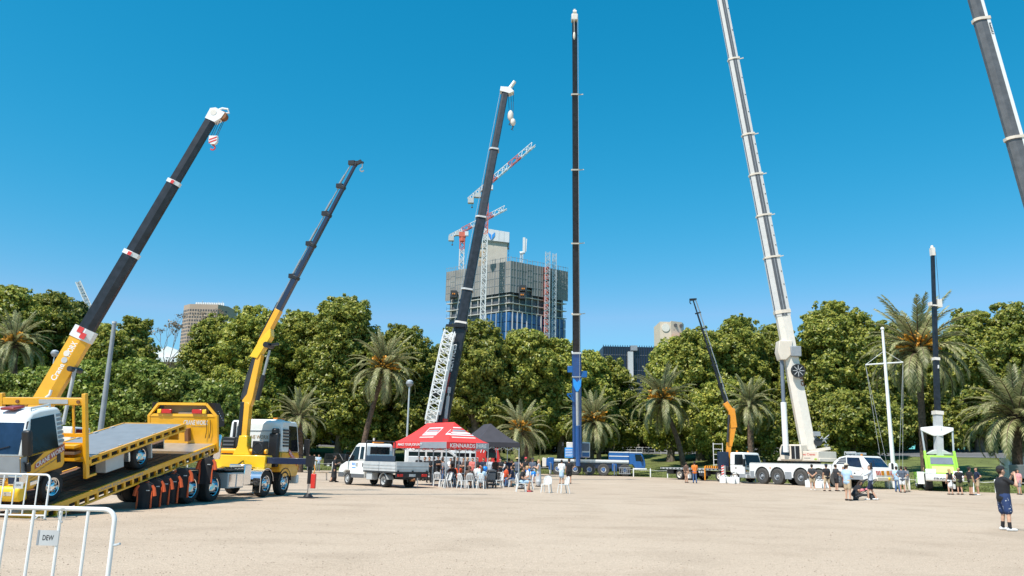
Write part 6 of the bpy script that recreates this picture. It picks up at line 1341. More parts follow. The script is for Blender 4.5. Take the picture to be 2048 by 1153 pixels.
# ================================================================== ute, cars, vans
def ute():
    O = Vector((-6.2, 45.87, 0)); yaw = R(131); t = thing('tray_ute', 'white dual cab ute with a silver drop side tray beside the red marquee', 'ute', O, yaw)
    for x, w, st in ((0, .42, 'dish'), (3.95, .22, 'flat')):
        for y in (-.98, .98): wheel(t, x, y, .36, w, st, 'lgrey')
    m = MB(); m.box(-1.2, 2.2, -.42, .42, .45, .66); m.build('chassis', M['black'], t, False)
    m = MB(); m.box(-1.38, 2.02, -1.08, 1.08, .80, .88); m.build('tray_floor', M['dark'], t, False)
    for s in (-1, 1):
        for i in range(2):
            x0 = -1.36+i*1.7; m = MB(); m.box(x0, x0+1.66, s*1.06, s*1.10, .89, 1.40); b = m.build('side_board', M['lgrey'], t, False)
            for k in range(2): m = MB(); m.box(x0, x0+1.66, s*1.10, s*1.115, 1.02+k*.17, 1.07+k*.17); m.build('board_rib', M['galv'], b, False)
    m = MB(); m.box(-1.42, -1.38, -1.08, 1.08, .89, 1.40); tg = m.build('tailgate', M['lgrey'], t, False)
    for k in range(2): m = MB(); m.box(-1.435, -1.42, -1.05, 1.05, 1.03+k*.17, 1.08+k*.17); m.build('board_rib', M['galv'], tg, False)
    for y in (-.95, 0, .95): m = MB(); m.box(-1.45, -1.42, y-.05, y+.05, .86, .95); m.build('tailgate_latch', M['black'], tg, False)
    m = MB(); m.box(-1.40, -1.25, -1.02, 1.02, .56, .80); m.build('rear_bar', M['black'], t, bevel=.02)
    for s in (-1, 1): m = MB(); m.box(-1.43, -1.40, s*.98, s*.62, .62, .76); m.build('tail_lamp', M['redlens'], t, bevel=.01)
    m = MB(); m.box(-1.425, -1.40, -.2, .2, .62, .76); m.build('number_plate', M['lgrey'], t, False); m = MB(); m.cyl((-1.6, 0, .42), (-1.25, 0, .42), .06, n=8); m.ball((-1.62, 0, .47), .07); m.build('tow_bar', M['rust'], t)
    # crew cab
    zb = 1.42; hw = 1.0
    m = MB(); m.prism([(2.05, .42), (2.05, zb), (4.05, zb-.02), (4.85, 1.12), (5.02, .85), (4.98, .45), (4.45, .42), (4.38, .72), (4.15, .82), (3.75, .82), (3.52, .72), (3.45, .42)], 'y', -hw, hw); m.build('cab_body', M['white'], t, bevel=.06)
    m = MB(); m.prism([(2.05, zb+.002), (4.03, zb+.002), (3.30, 2.28), (3.05, 2.42), (2.2, 2.42), (2.08, 2.3)], 'y', -hw, hw); m.v = [(x, y*(1-.10*max(0, z-zb)), z) for x, y, z in m.v]; m.build('cab_roof', M['white'], t, bevel=.08)
    yy = lambda z: hw*(1-.10*max(0, z-zb))
    for s in (-1, 1):
        for pl in ([(2.22, 1.50), (2.62, 1.50), (2.62, 2.22), (2.26, 2.20)], [(2.78, 1.46), (3.85, 1.38), (3.25, 2.20), (2.78, 2.22)]):
            m = MB(); panel(m, [(x, s*yy(z), z) for x, z in pl], .012, (0, s, .1)); m.build('side_window', M['glass'], t, False)
        for x0, x1 in ((2.12, 2.72), (2.76, 3.6)): m = MB(); panel(m, [(x0, s*hw, .66), (x1, s*hw, .66), (x1, s*hw, zb-.03), (x0, s*hw, zb-.03)], .008, (0, s, 0)); do = m.build('door', M['white'], t, False); h = MB(); h.box(x0+.06, x0+.12, s*(hw+.008), s*(hw+.03), 1.08, 1.28); h.build('handle', M['black'], do, False)
        m = MB(); m.box(2.06, 3.48, s*(hw+.012), s*hw, .44, .66); m.build('lower_trim', M['dgrey'], t, False)
        m = MB(); m.box(4.4, 4.99, s*(hw+.012), s*hw, .44, .72); m.build('lower_trim', M['dgrey'], t, False)
        m = MB(); m.box(3.75, 3.88, s*(hw+.3), s*(hw+.08), 1.35, 1.75); m.build('mirror', M['black'], t, bevel=.03)
        m = MB(); m.tube([(1.98, s*.98, .9), (1.98, s*.98, 2.5), (1.98, s*.9, 2.56)], .035, 6); m.build('rack_post', M['dark'], t)
    m = MB(); m.tube([(1.98, -.95, 2.54), (1.98, .95, 2.54)], .04, 6); m.build('rack_bar', M['dark'], t)
    m = MB(); m.box(1.93, 2.02, -1.0, 1.0, 1.38, 1.72); m.build('head_board', M['slate'], t, False)
    m = MB(); m.box(2.03, 2.049, -.66, .66, 1.80, 2.22); m.build('rear_window', M['glass'], t, bevel=.01)
    m = MB(); panel(m, [(4.02, -.9, 1.46), (4.02, .9, 1.46), (3.34, .82, 2.22), (3.34, -.82, 2.22)], .015, (.75, 0, .7)); m.build('windscreen', M['glass'], t, False)
    m = MB(); letters(m, 'MAJ', (3.42, hw+.0125, 1.08), (-.42, 0, 0), (0, 0, .22)); m.build('lettering', M['lblue'], t, False); m = MB(); m.box(3.0, 3.42, hw+.009, hw+.012, .98, 1.03); m.build('decal_strip', M['lblue'], t, False)
    for s in (-1, 1): m = MB(); m.box(4.90, 5.0, s*.9, s*.55, .85, 1.05); m.build('headlight', M['chrome'], t, bevel=.02)
    m = MB(); m.box(1.15, 1.75, .62, 1.02, .38, .78); m.build('under_tray_box', M['lgrey'], t, bevel=.02)
    for s in (-1, 1):
        m = MB(); a = np.linspace(R(10), R(170), 9); vs = [(rr_*math.cos(q), s*yv, .36+rr_*math.sin(q)) for q in a for rr_ in (.40, .43) for yv in (.55, 1.0)]; fs = []
        for i in range(8): b = i*4; fs += [(b, b+1, b+5, b+4), (b+2, b+6, b+7, b+3), (b, b+4, b+6, b+2), (b+1, b+3, b+7, b+5)]
        m.add(vs, fs); m.build('mudguard', M['lgrey'], t)
    m = MB(); m.cyl((1.98, .5, 2.56), (1.98, .5, 2.72), .06, n=8); m.build('work_lamp', M['offwhite'], t); m = MB(); m.box(2.2, 2.4, -.35, .35, 2.43, 2.5); m.build('beacon', M['amber'], t, bevel=.02)
    m = MB(); m.cyl((-1.36, 1.02, .6), (-1.36, 1.02, .6+.2), .02, n=6); m.build('stake', M['dark'], t)
ute()
def car(name, label, cat, P, yaw, L, prof, glass, mm, wx, r=.36, hw=.9, rim='lgrey', open_hood=False):
    t = thing(name, label, cat, (P[0], P[1], 0), yaw)
    m = MB(); m.prism(prof, 'y', -hw, hw); m.build('body', mm, t, bevel=.06)
    for s in (-1, 1):
        for g in glass: q = MB(); q.prism(g, 'y', s*hw, s*(hw+.012)); q.build('side_window', M['glass'], t, False)
        for x in wx: wheel(t, x, s*(hw+.03), r, .24, 'flat', rim)
        m = MB(); xr = min(p[0] for p in prof); xf = max(p[0] for p in prof); m.box(xf-.04, xf+.02, s*hw*.6, s*hw*.92, .72, .9); m.build('headlight', M['chrome'], t, False)
        m = MB(); m.box(xr-.02, xr+.04, s*hw*.7, s*hw*.95, .8, 1.05); m.build('tail_lamp', M['redlens'], t, False)
    return t
P = G(684, 940)
t = car('four_wheel_drive', 'black four wheel drive parked on the grass edge with its bonnet up', 'car', P, R(-35), 4.6,
    [(-2.3,.45),(-2.3,1.15),(-2.15,1.85),(.35,1.88),(1.0,1.15),(2.1,1.08),(2.3,.8),(2.3,.45)], [[(-2.0,1.25),(-.9,1.25),(-.9,1.75),(-1.9,1.75)],[(-.8,1.25),(.75,1.25),(.3,1.75),(-.8,1.75)]], M['black'], (-1.45, 1.4), .42, rim='white')
m = MB(); m.bar((.95, 0, 1.16), (1.5, 0, 2.1), 1.7, .05, up=(1, 0, 0)); m.build('bonnet', M['black'], t, False)
VAN = [(-2.6,.4),(-2.6,2.25),(-2.5,2.35),(.9,2.35),(1.5,1.9),(1.9,1.3),(2.4,1.15),(2.5,.85),(2.5,.4)]
for px, py, lb in ((872, 958, 'white van with dark windows behind the red marquee, nearest the ute'), (958, 957, 'white van with dark windows behind the red marquee, nearest the red cab')):
    P = G(px, py); t = car('van', lb, 'van', P, R(8), 5, VAN, [[(-2.3,1.35),(-1.0,1.35),(-1.0,2.1),(-2.3,2.1)],[(-.85,1.35),(.25,1.35),(.25,2.1),(-.85,2.1)],[(.4,1.35),(1.55,1.35),(1.2,1.9),(.85,2.1),(.4,2.1)]], M['white'], (-1.6, 1.6), .36, .98)
    m = MB(); panel(m, [(1.86, -.85, 1.36), (1.86, .85, 1.36), (1.0, .8, 2.28), (1.0, -.8, 2.28)], .03, (.7, 0, .7)); m.build('windscreen', M['glass'], t, False)
# grey truck cut by the right edge
def grey_truck():
    O = G(2092, 986); t = thing('grey_service_truck', 'grey service truck cut by the right edge, behind the man with the phone', 'truck', (O.x+1.2, O.y+2.5, 0), R(-100))
    m = MB(); m.box(-2.5, 2.4, -1.15, 1.15, 1.0, 2.1); m.build('service_body', M['grey'], t, bevel=.04)
    for y in (-.95, -.3, .35): m = MB(); m.box(2.4, 2.42, y-.0, y+.55, 1.1, 2.0); do = m.build('locker_door', M['grey'], t, False); m = MB(); m.box(2.42, 2.44, y+.2, y+.32, 1.5, 1.6); m.build('handle', M['white'], do, False)
    m = MB(); m.box(-2.4, 2.3, -1.1, 1.1, .55, .9); m.build('chassis', M['black'], t, False)
    m = MB(); m.box(2.3, 2.55, -1.15, 1.15, .75, .88); m.build('rear_step', M['white'], t, False)
    m = MB(); m.lathe([(0,.62),(.22,.6),(.28,.5),(.28,0)], 14, axis='z', c=(1.9, -.85, 2.1)); m.build('water_drum', M['white'], t); m = MB(); m.box(1.4, 2.1, -.4, .9, 2.1, 2.6); m.build('storage_box', M['white'], t, bevel=.04)
    m = MB(); m.box(-4.4, -2.6, -1.1, 1.1, .8, 2.7); m.build('cab', M['white'], t, bevel=.1)
    for x in (1.2, -3.4):
        for y in (-1.15, 1.15): wheel(t, x, y, .48, .3)
grey_truck()
# ================================================================== marquees
def marquee(name, label, FM, b, w, ln, eave, ridge, mm, val=.36, mats=None, logo=False):
    """hipped pop-up marquee: w along the short side, ln along the long side, corner FM"""
    c, s = math.cos(b), math.sin(b); t = thing(name, label, 'marquee', (*FM, 0), b)
    zf = lambda x, y: eave+(ridge-eave)*min(1, x/(w/2), (w-x)/(w/2), y/(w/2), (ln-y)/(w/2))**1.28
    nx, ny = 12, int(round(12*ln/w)); m = MB(); vs = [(w*i/nx, ln*j/ny, zf(w*i/nx, ln*j/ny)) for j in range(ny+1) for i in range(nx+1)]; fs = []
    for j in range(ny):
        for i in range(nx):
            a = j*(nx+1)+i; q = (a, a+1, a+nx+2, a+nx+1)
            flip = ((i < nx/2) == (j < ny/2)) if (j < nx/2 or j >= ny-nx/2) else True
            fs += [(q[0], q[1], q[2]), (q[0], q[2], q[3])] if flip else [(q[0], q[1], q[3]), (q[1], q[2], q[3])]
    m.add(vs, fs); roof = m.build('roof', mm, t)
    def vb(p, q, name, mt, z0=eave-val, z1=eave+.005):
        v = MB(); p, q = Vector((*p, 0)), Vector((*q, 0)); n = Vector(((q-p).y, -(q-p).x, 0)).normalized()*.012; k = 8; pts = []
        for i in range(k+1):
            g = p.lerp(q, i/k); o = n*(1+.9*math.sin(i*2.1+p.x)); pts.append((g+o, g-n+o))
        vv = []
        for a, d in pts: vv += [a+Vector((0,0,z0)), a+Vector((0,0,z1)), d+Vector((0,0,z1)), d+Vector((0,0,z0))]
        ff = []
        for i in range(k):
            o = i*4; ff += [(o, o+4, o+5, o+1), (o+2, o+6, o+7, o+3), (o+1, o+5, o+6, o+2), (o+3, o+7, o+4, o)]
        ff += [(0, 1, 2, 3), (k*4, k*4+3, k*4+2, k*4+1)]; v.add(vv, ff); return v.build(name, mt, t)
    if logo:
        vb((0, 0), (w*.68, 0), 'valance', mm); vb((w*.685, 0), (w, 0), 'valance', M['tentgrey']); vb((0, ln), (0, ln*.48), 'valance', mm); vb((0, ln*.475), (0, 0), 'valance', M['tentgrey']); vb((w, 0), (w, ln), 'valance', mm); vb((w, ln), (0, ln), 'valance', mm)
        m = MB(); letters(m, 'KENNARDS', (w*.07, -.05, eave-.30), (w*.59, 0, 0), (0, 0, .23), 0, .022); m.build('lettering', M['white'], t, False)
        m = MB(); letters(m, 'HIRE', (w*.71, -.05, eave-.28), (w*.22, 0, 0), (0, 0, .22), 0, .022); m.build('lettering', M['white'], t, False)
        m = MB(); m.box(w*.682, w*.695, -.052, -.046, eave-.32, eave-.03); m.build('divider', M['white'], t, False)
        m = MB(); letters(m, 'MAKE YOUR JOB EASY', (-.05, ln*.90, eave-.26), (0, -ln*.48, 0), (0, 0, .20), 0, .022, .25); m.build('lettering', M['white'], t, False)
        def decal(o, ux, uy, parts):
            for u0, u1, v0, v1, mt in parts:
                q = MB(); n = 6; vv = []
                for j in range(n+1):
                    for i in range(n+1):
                        f, g = u0+(u1-u0)*i/n, v0+(v1-v0)*j/n; x, y = o[0]+ux[0]*f+uy[0]*g, o[1]+ux[1]*f+uy[1]*g; vv.append((x, y, zf(x, y)+.018))
                q.add(vv, [(j*(n+1)+i, j*(n+1)+i+1, (j+1)*(n+1)+i+1, (j+1)*(n+1)+i) for j in range(n) for i in range(n)]); q.build('roof_logo', mt, t)
        P = [(.0,1,.92,1,M['white']),(.0,.06,.3,1,M['white']),(.94,1,.3,1,M['white']),(.0,1,.30,.40,M['white']),(.1,.9,.45,.62,M['white']),(.12,.88,.66,.80,M['tentgrey']),(.0,1,.06,.16,M['offwhite'])]
        decal((w*.22, .38), (w*.56, 0), (0, .80), P); decal((.40, ln*.62), (0, -ln*.26), (.78, 0), P)
    else:
        for p, q in (((0, 0), (w, 0)), ((w, 0), (w, ln)), ((w, ln), (0, ln)), ((0, ln), (0, 0))): vb(p, q, 'valance', mm if mats is None else mats)
    pm = MB().box(-.024, .024, -.024, .024, .0, eave-.02).mesh('pole', M['galv'], False); fm = MB().box(-.09, .09, -.09, .09, .0, .012).mesh('foot_plate', M['galv'], False)
    for x, y in ((.03, .03), (w-.03, .03), (.03, ln-.03), (w-.03, ln-.03), (.03, ln/2), (w-.03, ln/2)):
        if ln < w*1.2 and abs(y-ln/2) < .01: continue
        o = link('pole', pm, t, loc=(x, y, 0)); link('foot_plate', fm, o)
    for p, q in (((.03, .03), (w-.03, .03)), ((w-.03, .03), (w-.03, ln-.03)), ((.03, .03), (.03, ln-.03)), ((.03, ln-.03), (w-.03, ln-.03))):
        n = 4; P, Q = Vector((*p, 0)), Vector((*q, 0)); m = MB()
        for i in range(n):
            a, d = P.lerp(Q, i/n), P.lerp(Q, (i+1)/n); m.bar(a+Vector((0,0,eave-.08)), d+Vector((0,0,eave-.48)), .025, .03); m.bar(a+Vector((0,0,eave-.48)), d+Vector((0,0,eave-.08)), .025, .03)
        m.build('scissor_truss', M['galv'], t, False)
    return t
marquee('marquee', 'red marquee with KENNARDS HIRE on its valance', (-3.54, 45.95), R(38), 3., 6., 2.57, 3.78, M['tentred'], logo=True)
marquee('marquee', 'plain black marquee behind the red one', (-2.1, 51.2), R(20), 3.0, 4.5, 2.72, 3.95, M['tentblack'], .30)
P = G(606, 938); marquee('marquee', 'small white marquee beyond the tilt tray truck', (P.x-.6, 88.), R(10), 3., 3., 2.45, 3.15, M['tentwhite'], .28)

# ================================================================== chairs, tables and small things
def chair_meshes():
    d = {}
    m = MB(); m.prism([(-.21,-.20),(.21,-.22),(.23,-.12),(.23,.12),(.21,.22),(-.21,.20)], 'z', .42, .45); d['seat'] = m.mesh('seat', M['plastic'])
    for k, (x, y, dx, dy) in enumerate(((.19,.18,.06,.05),(.19,-.18,.06,-.05),(-.18,.17,-.09,.04),(-.18,-.17,-.09,-.04))):
        m = MB(); m.tube([(x, y, .43), (x+dx, y+dy, 0)], [.034, .024], 6); d['leg%d' % k] = m.mesh('leg', M['plastic'])
    m = MB(); m.tube([(-.17,-.19,.43),(-.22,-.20,.65),(-.26,-.15,.80),(-.28,0,.84),(-.26,.15,.80),(-.22,.20,.65),(-.17,.19,.43)], .028, 7); m.prism([(-.15,.74),(.15,.74),(.12,.82),(0,.84),(-.12,.82)], 'x', -.285, -.262); d['back'] = m.mesh('backrest', M['plastic'])
    m = MB(); m.prism([(-.03,.46),(.03,.46),(.035,.76),(-.035,.76)], 'x', -.01, .01); m.v = [(x-.19-.085*(z-.46)/.3, y, z) for x, y, z in m.v]; d['slat'] = m.mesh('slat', M['plastic'])
    return d
CH = chair_meshes()
def chair(P, yaw, label):
    t = thing('plastic_chair', label, 'chair', P, yaw, 'white plastic chairs'); link('seat', CH['seat'], t)
    for k in range(4): link('leg', CH['leg%d' % k], t)
    b = link('backrest', CH['back'], t)
    for y in (-.10, 0, .10): link('slat', CH['slat'], b, loc=(0, y, 0))
    return t
for px, py, yaw, lb in ((1093, 986, 250, 'empty white plastic chair standing alone, left of the pair on the open gravel'), (1127, 987, 200, 'empty white plastic chair at the right end, nearest the person in a white shirt'),
    (1042, 984, 5, 'white plastic chair under the sitter in a black tee and pale blue shorts'), (1057, 979, 185, 'white plastic chair under the sitter in grey trousers'),
    (874, 974, 90, 'white plastic chair half hidden behind the ute tailgate'), (893, 976, 200, 'white plastic chair beside the front pole of the red marquee'), (886, 975, 190, 'white plastic chair tucked against its neighbour left of the front marquee pole'),
    (925, 978, 40, 'white plastic chair turned right in the middle of the front row'), (938, 977, 100, 'white plastic chair seen from behind in the middle of the front row'), (962, 978, 80, 'white plastic chair beside the pushchair under the red marquee'),
    (997, 976, 200, 'white plastic chair right of the corner pole of the red marquee'), (1010, 974, 20, 'white plastic chair under the sitter in the orange patterned shirt'), (1026, 975, 170, 'white plastic chair right of the orange patterned shirt'), (915, 968, 270, 'white plastic chair on the far side of the white table')):
    chair(G(px, py), R(yaw), lb)
def table(P, yaw, L, W, label, mm, h=.74):
    t = thing('trestle_table', label, 'table', P, yaw); MB().box(-L/2, L/2, -W/2, W/2, h-.035, h).build('table_top', mm, t, bevel=.01)
    for x in (-L*.4, L*.4):
        for s in (-1, 1): m = MB(); m.tube([(x, s*W*.38, 0), (x*.9, s*W*.36, h-.035)], .016, 6); m.build('leg', M['dgrey'], t)
        m = MB(); m.tube([(x, -W*.38, .05), (x, W*.38, .05)], .014, 6); m.build('brace', M['dgrey'], t)
table(G(920, 971), R(12), 1.9, .75, 'white trestle table between the front marquee poles', M['white']); table(G(1015, 966), R(15), 1.8, .75, 'grey trestle table under the black marquee', M['lgrey'])
table(G(640, 961), R(5), 1.1, .5, 'small folding table beside the person in the black dress', M['tan'], .55)
def pushchair(P, yaw, label, cloth, seatc):
    t = thing('pushchair', label, 'pushchair', P, yaw)
    for x, y, r in ((.42,.22,.11),(.42,-.22,.11),(-.36,.27,.16),(-.36,-.27,.16)): wheel(t, x, y, r, .05, 'flat', 'dgrey')
    m = MB()
    for s in (-1, 1): m.tube([(.42, s*.2, .15), (-.1, s*.24, .48), (-.62, s*.24, 1.02)], .018, 6); m.tube([(-.36, s*.24, .18), (.12, s*.24, .62)], .018, 6)
    m.tube([(-.62, -.24, 1.02), (-.66, 0, 1.03), (-.62, .24, 1.02)], .02, 6); m.build('frame', M['dark'], t)
    m = MB(); m.prism([(-.28,.46),(.30,.38),(.42,.30),(.46,.36),(.30,.50),(-.14,.56),(-.40,.92),(-.46,.88)], 'y', -.22, .22); m.build('seat', seatc, t, bevel=.03)
    m = MB(); vs = []; n = 7
    for i in range(n):
        a = R(20)+i*R(110)/(n-1)
        for y in (-.23, -.12, .12, .23): k = 1 if abs(y) > .2 else 1.1; vs.append((-.30+.38*math.cos(a)*k, y, .66+.38*math.sin(a)*k))
    m.add(vs, [(i*4+j, i*4+j+1, (i+1)*4+j+1, (i+1)*4+j) for i in range(n-1) for j in range(3)]); m.build('hood', cloth, t)
    m = MB(); m.box(-.3, .25, -.2, .2, .16, .28); m.build('basket', M['dark'], t, bevel=.03)
pushchair(G(1729, 999), R(170), 'pushchair with a pink seat beside the crouching person', M['cloth_black'], M['pink']); pushchair(G(981, 977), R(100), 'dark pushchair parked by the corner pole of the red marquee', M['dgrey'], M['slate'])
def balloon(P, label):
    t = thing('balloon', label, 'balloon', P, 0, 'blue balloons'); m = MB(); m.lathe([(0,-.17),(.03,-.165),(.08,-.13),(.14,-.03),(.155,.05),(.13,.12),(.07,.165),(0,.175)], 14, axis='z'); m.build('skin', M['balloon'], t)
    m = MB(); m.cyl((0,0,-.20), (0,0,-.165), .03, .008, 6); m.tube([(0,0,-.2),(.02,.01,-.35),(0,0,-.5)], .004, 4); m.build('knot', M['balloon'], t)
for px, py, Y, lb in ((1067, 949, 48., 'lower blue balloon beside the long grey dress'), (1056, 943, 48.6, 'blue balloon held near the person in a slate tee'), (970, 939, 46.6, 'blue balloon under the right end of the red marquee')): balloon(at(px, py, Y), lb)
def weight(P, yaw, label):
    t = thing('weight_block', label, 'block', P, yaw, 'white weight blocks by the outriggers'); MB().box(-.27,.27,-.2,.2,0,.55).build('block', M['white'], t, bevel=.04); m = MB(); m.tube([(-.1,0,.54),(-.1,0,.64),(.1,0,.64),(.1,0,.54)], .025, 6); m.build('handle', M['white'], t)
for px, py, lb in ((1446, 967, 'white block left of the striped outrigger, first of its pair'), (1452, 967, 'white block left of the striped outrigger, next to it'), (1464, 968, 'white block just right of the striped outrigger'), (1473, 968, 'white block at the right end by the flatbed front wheel'),
    (1618, 976, 'white block left of the person with hands behind the back'), (1637, 977, 'first white block right of the person with hands behind the back'), (1645, 977, 'middle white block before the white crane wheel'), (1653, 977, 'last white block before the person in a cap')): weight(G(px, py), R(-20), lb)

# ================================================================== people
SKIN = [mat('skin_a', (.50,.27,.17), .6, 0, .08, scale=9), mat('skin_b', (.42,.21,.125), .6, 0, .08, scale=9), mat('skin_c', (.58,.34,.23), .6, 0, .08, scale=9)]
CL = {}
def cloth(c):
    cols = dict(black=(.014,.014,.017), charcoal=(.035,.036,.04), navy=(.012,.02,.05), slate=(.09,.11,.15), grey=(.22,.23,.25), lightgrey=(.46,.48,.50), white=(.72,.72,.71), lightblue=(.40,.55,.70), jeans=(.06,.12,.25), blue=(.03,.15,.45),
        khaki=(.48,.36,.23), olive=(.12,.13,.05), orange=(.75,.20,.03), redorange=(.55,.07,.02), coral=(.78,.20,.17), red=(.62,.06,.07), brown=(.10,.06,.045), tan=(.45,.27,.18), darkbrown=(.03,.018,.012), blonde=(.45,.30,.14), pink=(.65,.30,.30), straw=(.55,.40,.2), palegrey=(.52,.56,.62), beige=(.55,.47,.37))
    if c not in CL: CL[c] = mat('cloth_'+c if c != 'black' else 'cloth_blk', cols[c], .85, 0, .14, scale=7, bump=.3, bscale=14)
    return CL[c]
def printed():
    m = mat('printed_shorts', (.02,.045,.13), .85, 0, .1); n, l = m.node_tree.nodes, m.node_tree.links
    v = n.new('ShaderNodeTexVoronoi'); v.inputs['Scale'].default_value = 14; tc = n.new('ShaderNodeTexCoord'); l.new(tc.outputs['Object'], v.inputs['Vector'])
    r = n.new('ShaderNodeValToRGB'); r.color_ramp.elements[0].color = (.6,.62,.62,1); r.color_ramp.elements[1].color = (.018,.04,.12,1); r.color_ramp.elements[0].position = .16; r.color_ramp.elements[1].position = .24
    l.new(v.outputs['Distance'], r.inputs[0]); l.new(r.outputs[0], n['Principled BSDF'].inputs['Base Color']); return m
CL['printed'] = printed()
ARMS = dict(stand=((-.02,.25,1.15),(.05,.26,.90)), photo=((.26,.27,1.25),(.33,.075,1.53)), behind=((-.13,.28,1.16),(-.17,.05,.98)), hips=((-.08,.40,1.19),(.04,.20,1.04)), cross=((.08,.25,1.16),(.20,-.06,1.19)), hold=((.0,.25,1.15),(.25,.14,1.13)), phone=((.03,.25,1.16),(.26,.06,1.26)), table=((.10,.26,1.17),(.30,.20,1.02)))
class Body:
    def __init__(s): s.c = []
    def cap(s, a, b, ra, rb, tag): s.c.append((Vector(a), Vector(b), ra, rb, tag))
def person_parts(pose, arms, legs, top, bottom, hair, sc=1., build=1., long_sleeve=False):
    """capsules (with the garment each belongs to) of one figure, 1.75 m tall, facing +x"""
    B = Body(); lean = 0; dz = 0; px = 0
    if pose == 'sit': dz, lean = -.43, R(8)
    elif pose == 'crouch': dz, lean = -.60, R(35)
    elif pose == 'lean': lean = R(42)
    piv = Vector((0, 0, .97)); Rm = Matrix.Rotation(lean, 3, 'Y')
    U = lambda p: Rm@(Vector(p)-piv)+piv+Vector((px, 0, dz))
    k = build
    if pose == 'sit': J = [((0, s*.10, .53), (.43, s*.13, .52), (.40+.06*s, s*.13, .09)) for s in (1, -1)]
    elif pose == 'crouch': J = [((0, s*.10, .38), (.36, s*.17, .46 if s > 0 else .30), (.10 if s > 0 else -.12, s*.13, .09)) for s in (1, -1)]
    elif legs == 'stride': J = [((0, .09, .93), (.14, .10, .51), (.16, .11, .09)), ((0, -.09, .93), (-.02, -.10, .50), (-.22, -.11, .11))]
    elif legs == 'wide': J = [((0, s*.09, .93), (.02, s*.15, .50), (-.01, s*.20, .09)) for s in (1, -1)]
    else: J = [((0, s*.09, .93), (.02+.02*s, s*.105, .50), (-.01+.03*s, s*.12, .09)) for s in (1, -1)]
    for h, kn, an in J:
        h, kn, an = Vector(h), Vector(kn), Vector(an); B.cap(an-Vector((.05,0,.045)), an+Vector((.17,0,-.05)), .048, .040, 'shoe'); B.cap(an, kn, .044, .060, 'trouser' if bottom == 'long' else 'skin')
        B.cap(an.lerp(kn, .55), kn, .055, .058, 'trouser' if bottom == 'long' else 'skin')
        B.cap(kn, h, .062*k, .088*k, 'trouser' if bottom == 'long' else 'skin')
        if bottom == 'shorts': B.cap(kn.lerp(h, .22), h, .088*k, .108*k, 'trouser')
        if bottom == 'long': B.cap(an+Vector((0,0,.03)), kn, .062, .072, 'trouser')
        if bottom == 'socks': B.cap(an, an.lerp(kn, .35), .051, .054, 'sock'); B.cap(kn.lerp(h, .12), h, .092*k, .110*k, 'trouser')
    pel = Vector((0, 0, .95+dz)); B.cap(pel+Vector((0, -.075, 0)), pel+Vector((0, .075, 0)), .118*k, .118*k, 'trouser' if bottom != 'dress' else 'shirt')
    if bottom == 'dress': B.cap(pel, (.0, 0, .30), .15*k, .20*k, 'shirt'); B.cap((0, -.08, .32), (0, .08, .32), .16*k, .16*k, 'shirt'); B.cap((0, -.06, .20), (0, .06, .20), .15*k, .15*k, 'shirt')
    if bottom == 'skirt': B.cap(pel, (.0, 0, .62), .14*k, .17*k, 'trouser')
    for a, b, ra, rb in (((0,-.05,1.00),(0,-.075,1.30),.118*k,.128*k), ((0,.05,1.00),(0,.075,1.30),.118*k,.128*k), ((0,-.14,1.41),(0,.14,1.41),.082,.082), ((.01,0,.93),(.0,0,1.10),.135*k,.13*k)): B.cap(U(a), U(b), ra, rb, 'shirt')
    if top == 'untuck' or True: B.cap(U((0,-.06,.90)), U((0,.06,.90)), .128*k, .128*k, 'shirt')
    B.cap(U((-.005,0,1.44)), U((.01,0,1.55)), .058, .055, 'skin')
    B.cap(U((.005,0,1.665)), U((.02,0,1.615)), .094, .082, 'skin'); B.cap(U((.045,0,1.585)), U((.055,0,1.565)), .055, .045, 'skin'); B.cap(U((.10,0,1.64)), U((.116,0,1.605)), .012, .018, 'skin')
    for s in (-1, 1): B.cap(U((.0, s*.092, 1.645)), U((-.005, s*.094, 1.61)), .020, .014, 'skin')
    B.cap(U((-.022,0,1.68)), U((-.03,0,1.655)), .096, .093, 'hair'); B.cap(U((.0,0,1.70)), U((.03,0,1.71)), .086, .072, 'hair')
    if hair == 'long': B.cap(U((-.06,0,1.64)), U((-.09,0,1.42)), .075, .055, 'hair')
    if hair == 'bun': B.cap(U((-.10,0,1.72)), U((-.12,0,1.72)), .045, .045, 'hair')
    hands = []
    for s in (1, -1):
        e, w = ARMS[arms] if isinstance(arms, str) else ARMS[arms[0 if s > 0 else 1]]
        sh = U((0, s*.195, 1.42)); e = U((e[0], s*e[1], e[2])); w = U((w[0], s*w[1], w[2]))
        sl = .98 if long_sleeve else .62 if top != 'singlet' else .08
        B.cap(sh, e, .056, .046, 'skin'); B.cap(e, w, .043, .030, 'skin'); B.cap(sh, sh.lerp(e, sl), .068, .062 if not long_sleeve else .056, 'shirt')
        if long_sleeve: B.cap(e, e.lerp(w, .9), .052, .042, 'shirt')
        f = (w-e).normalized(); pm = w+f*.075; B.cap(w, pm, .030, .036, 'skin'); hands.append((pm, f, s, w))
    return B, hands, U
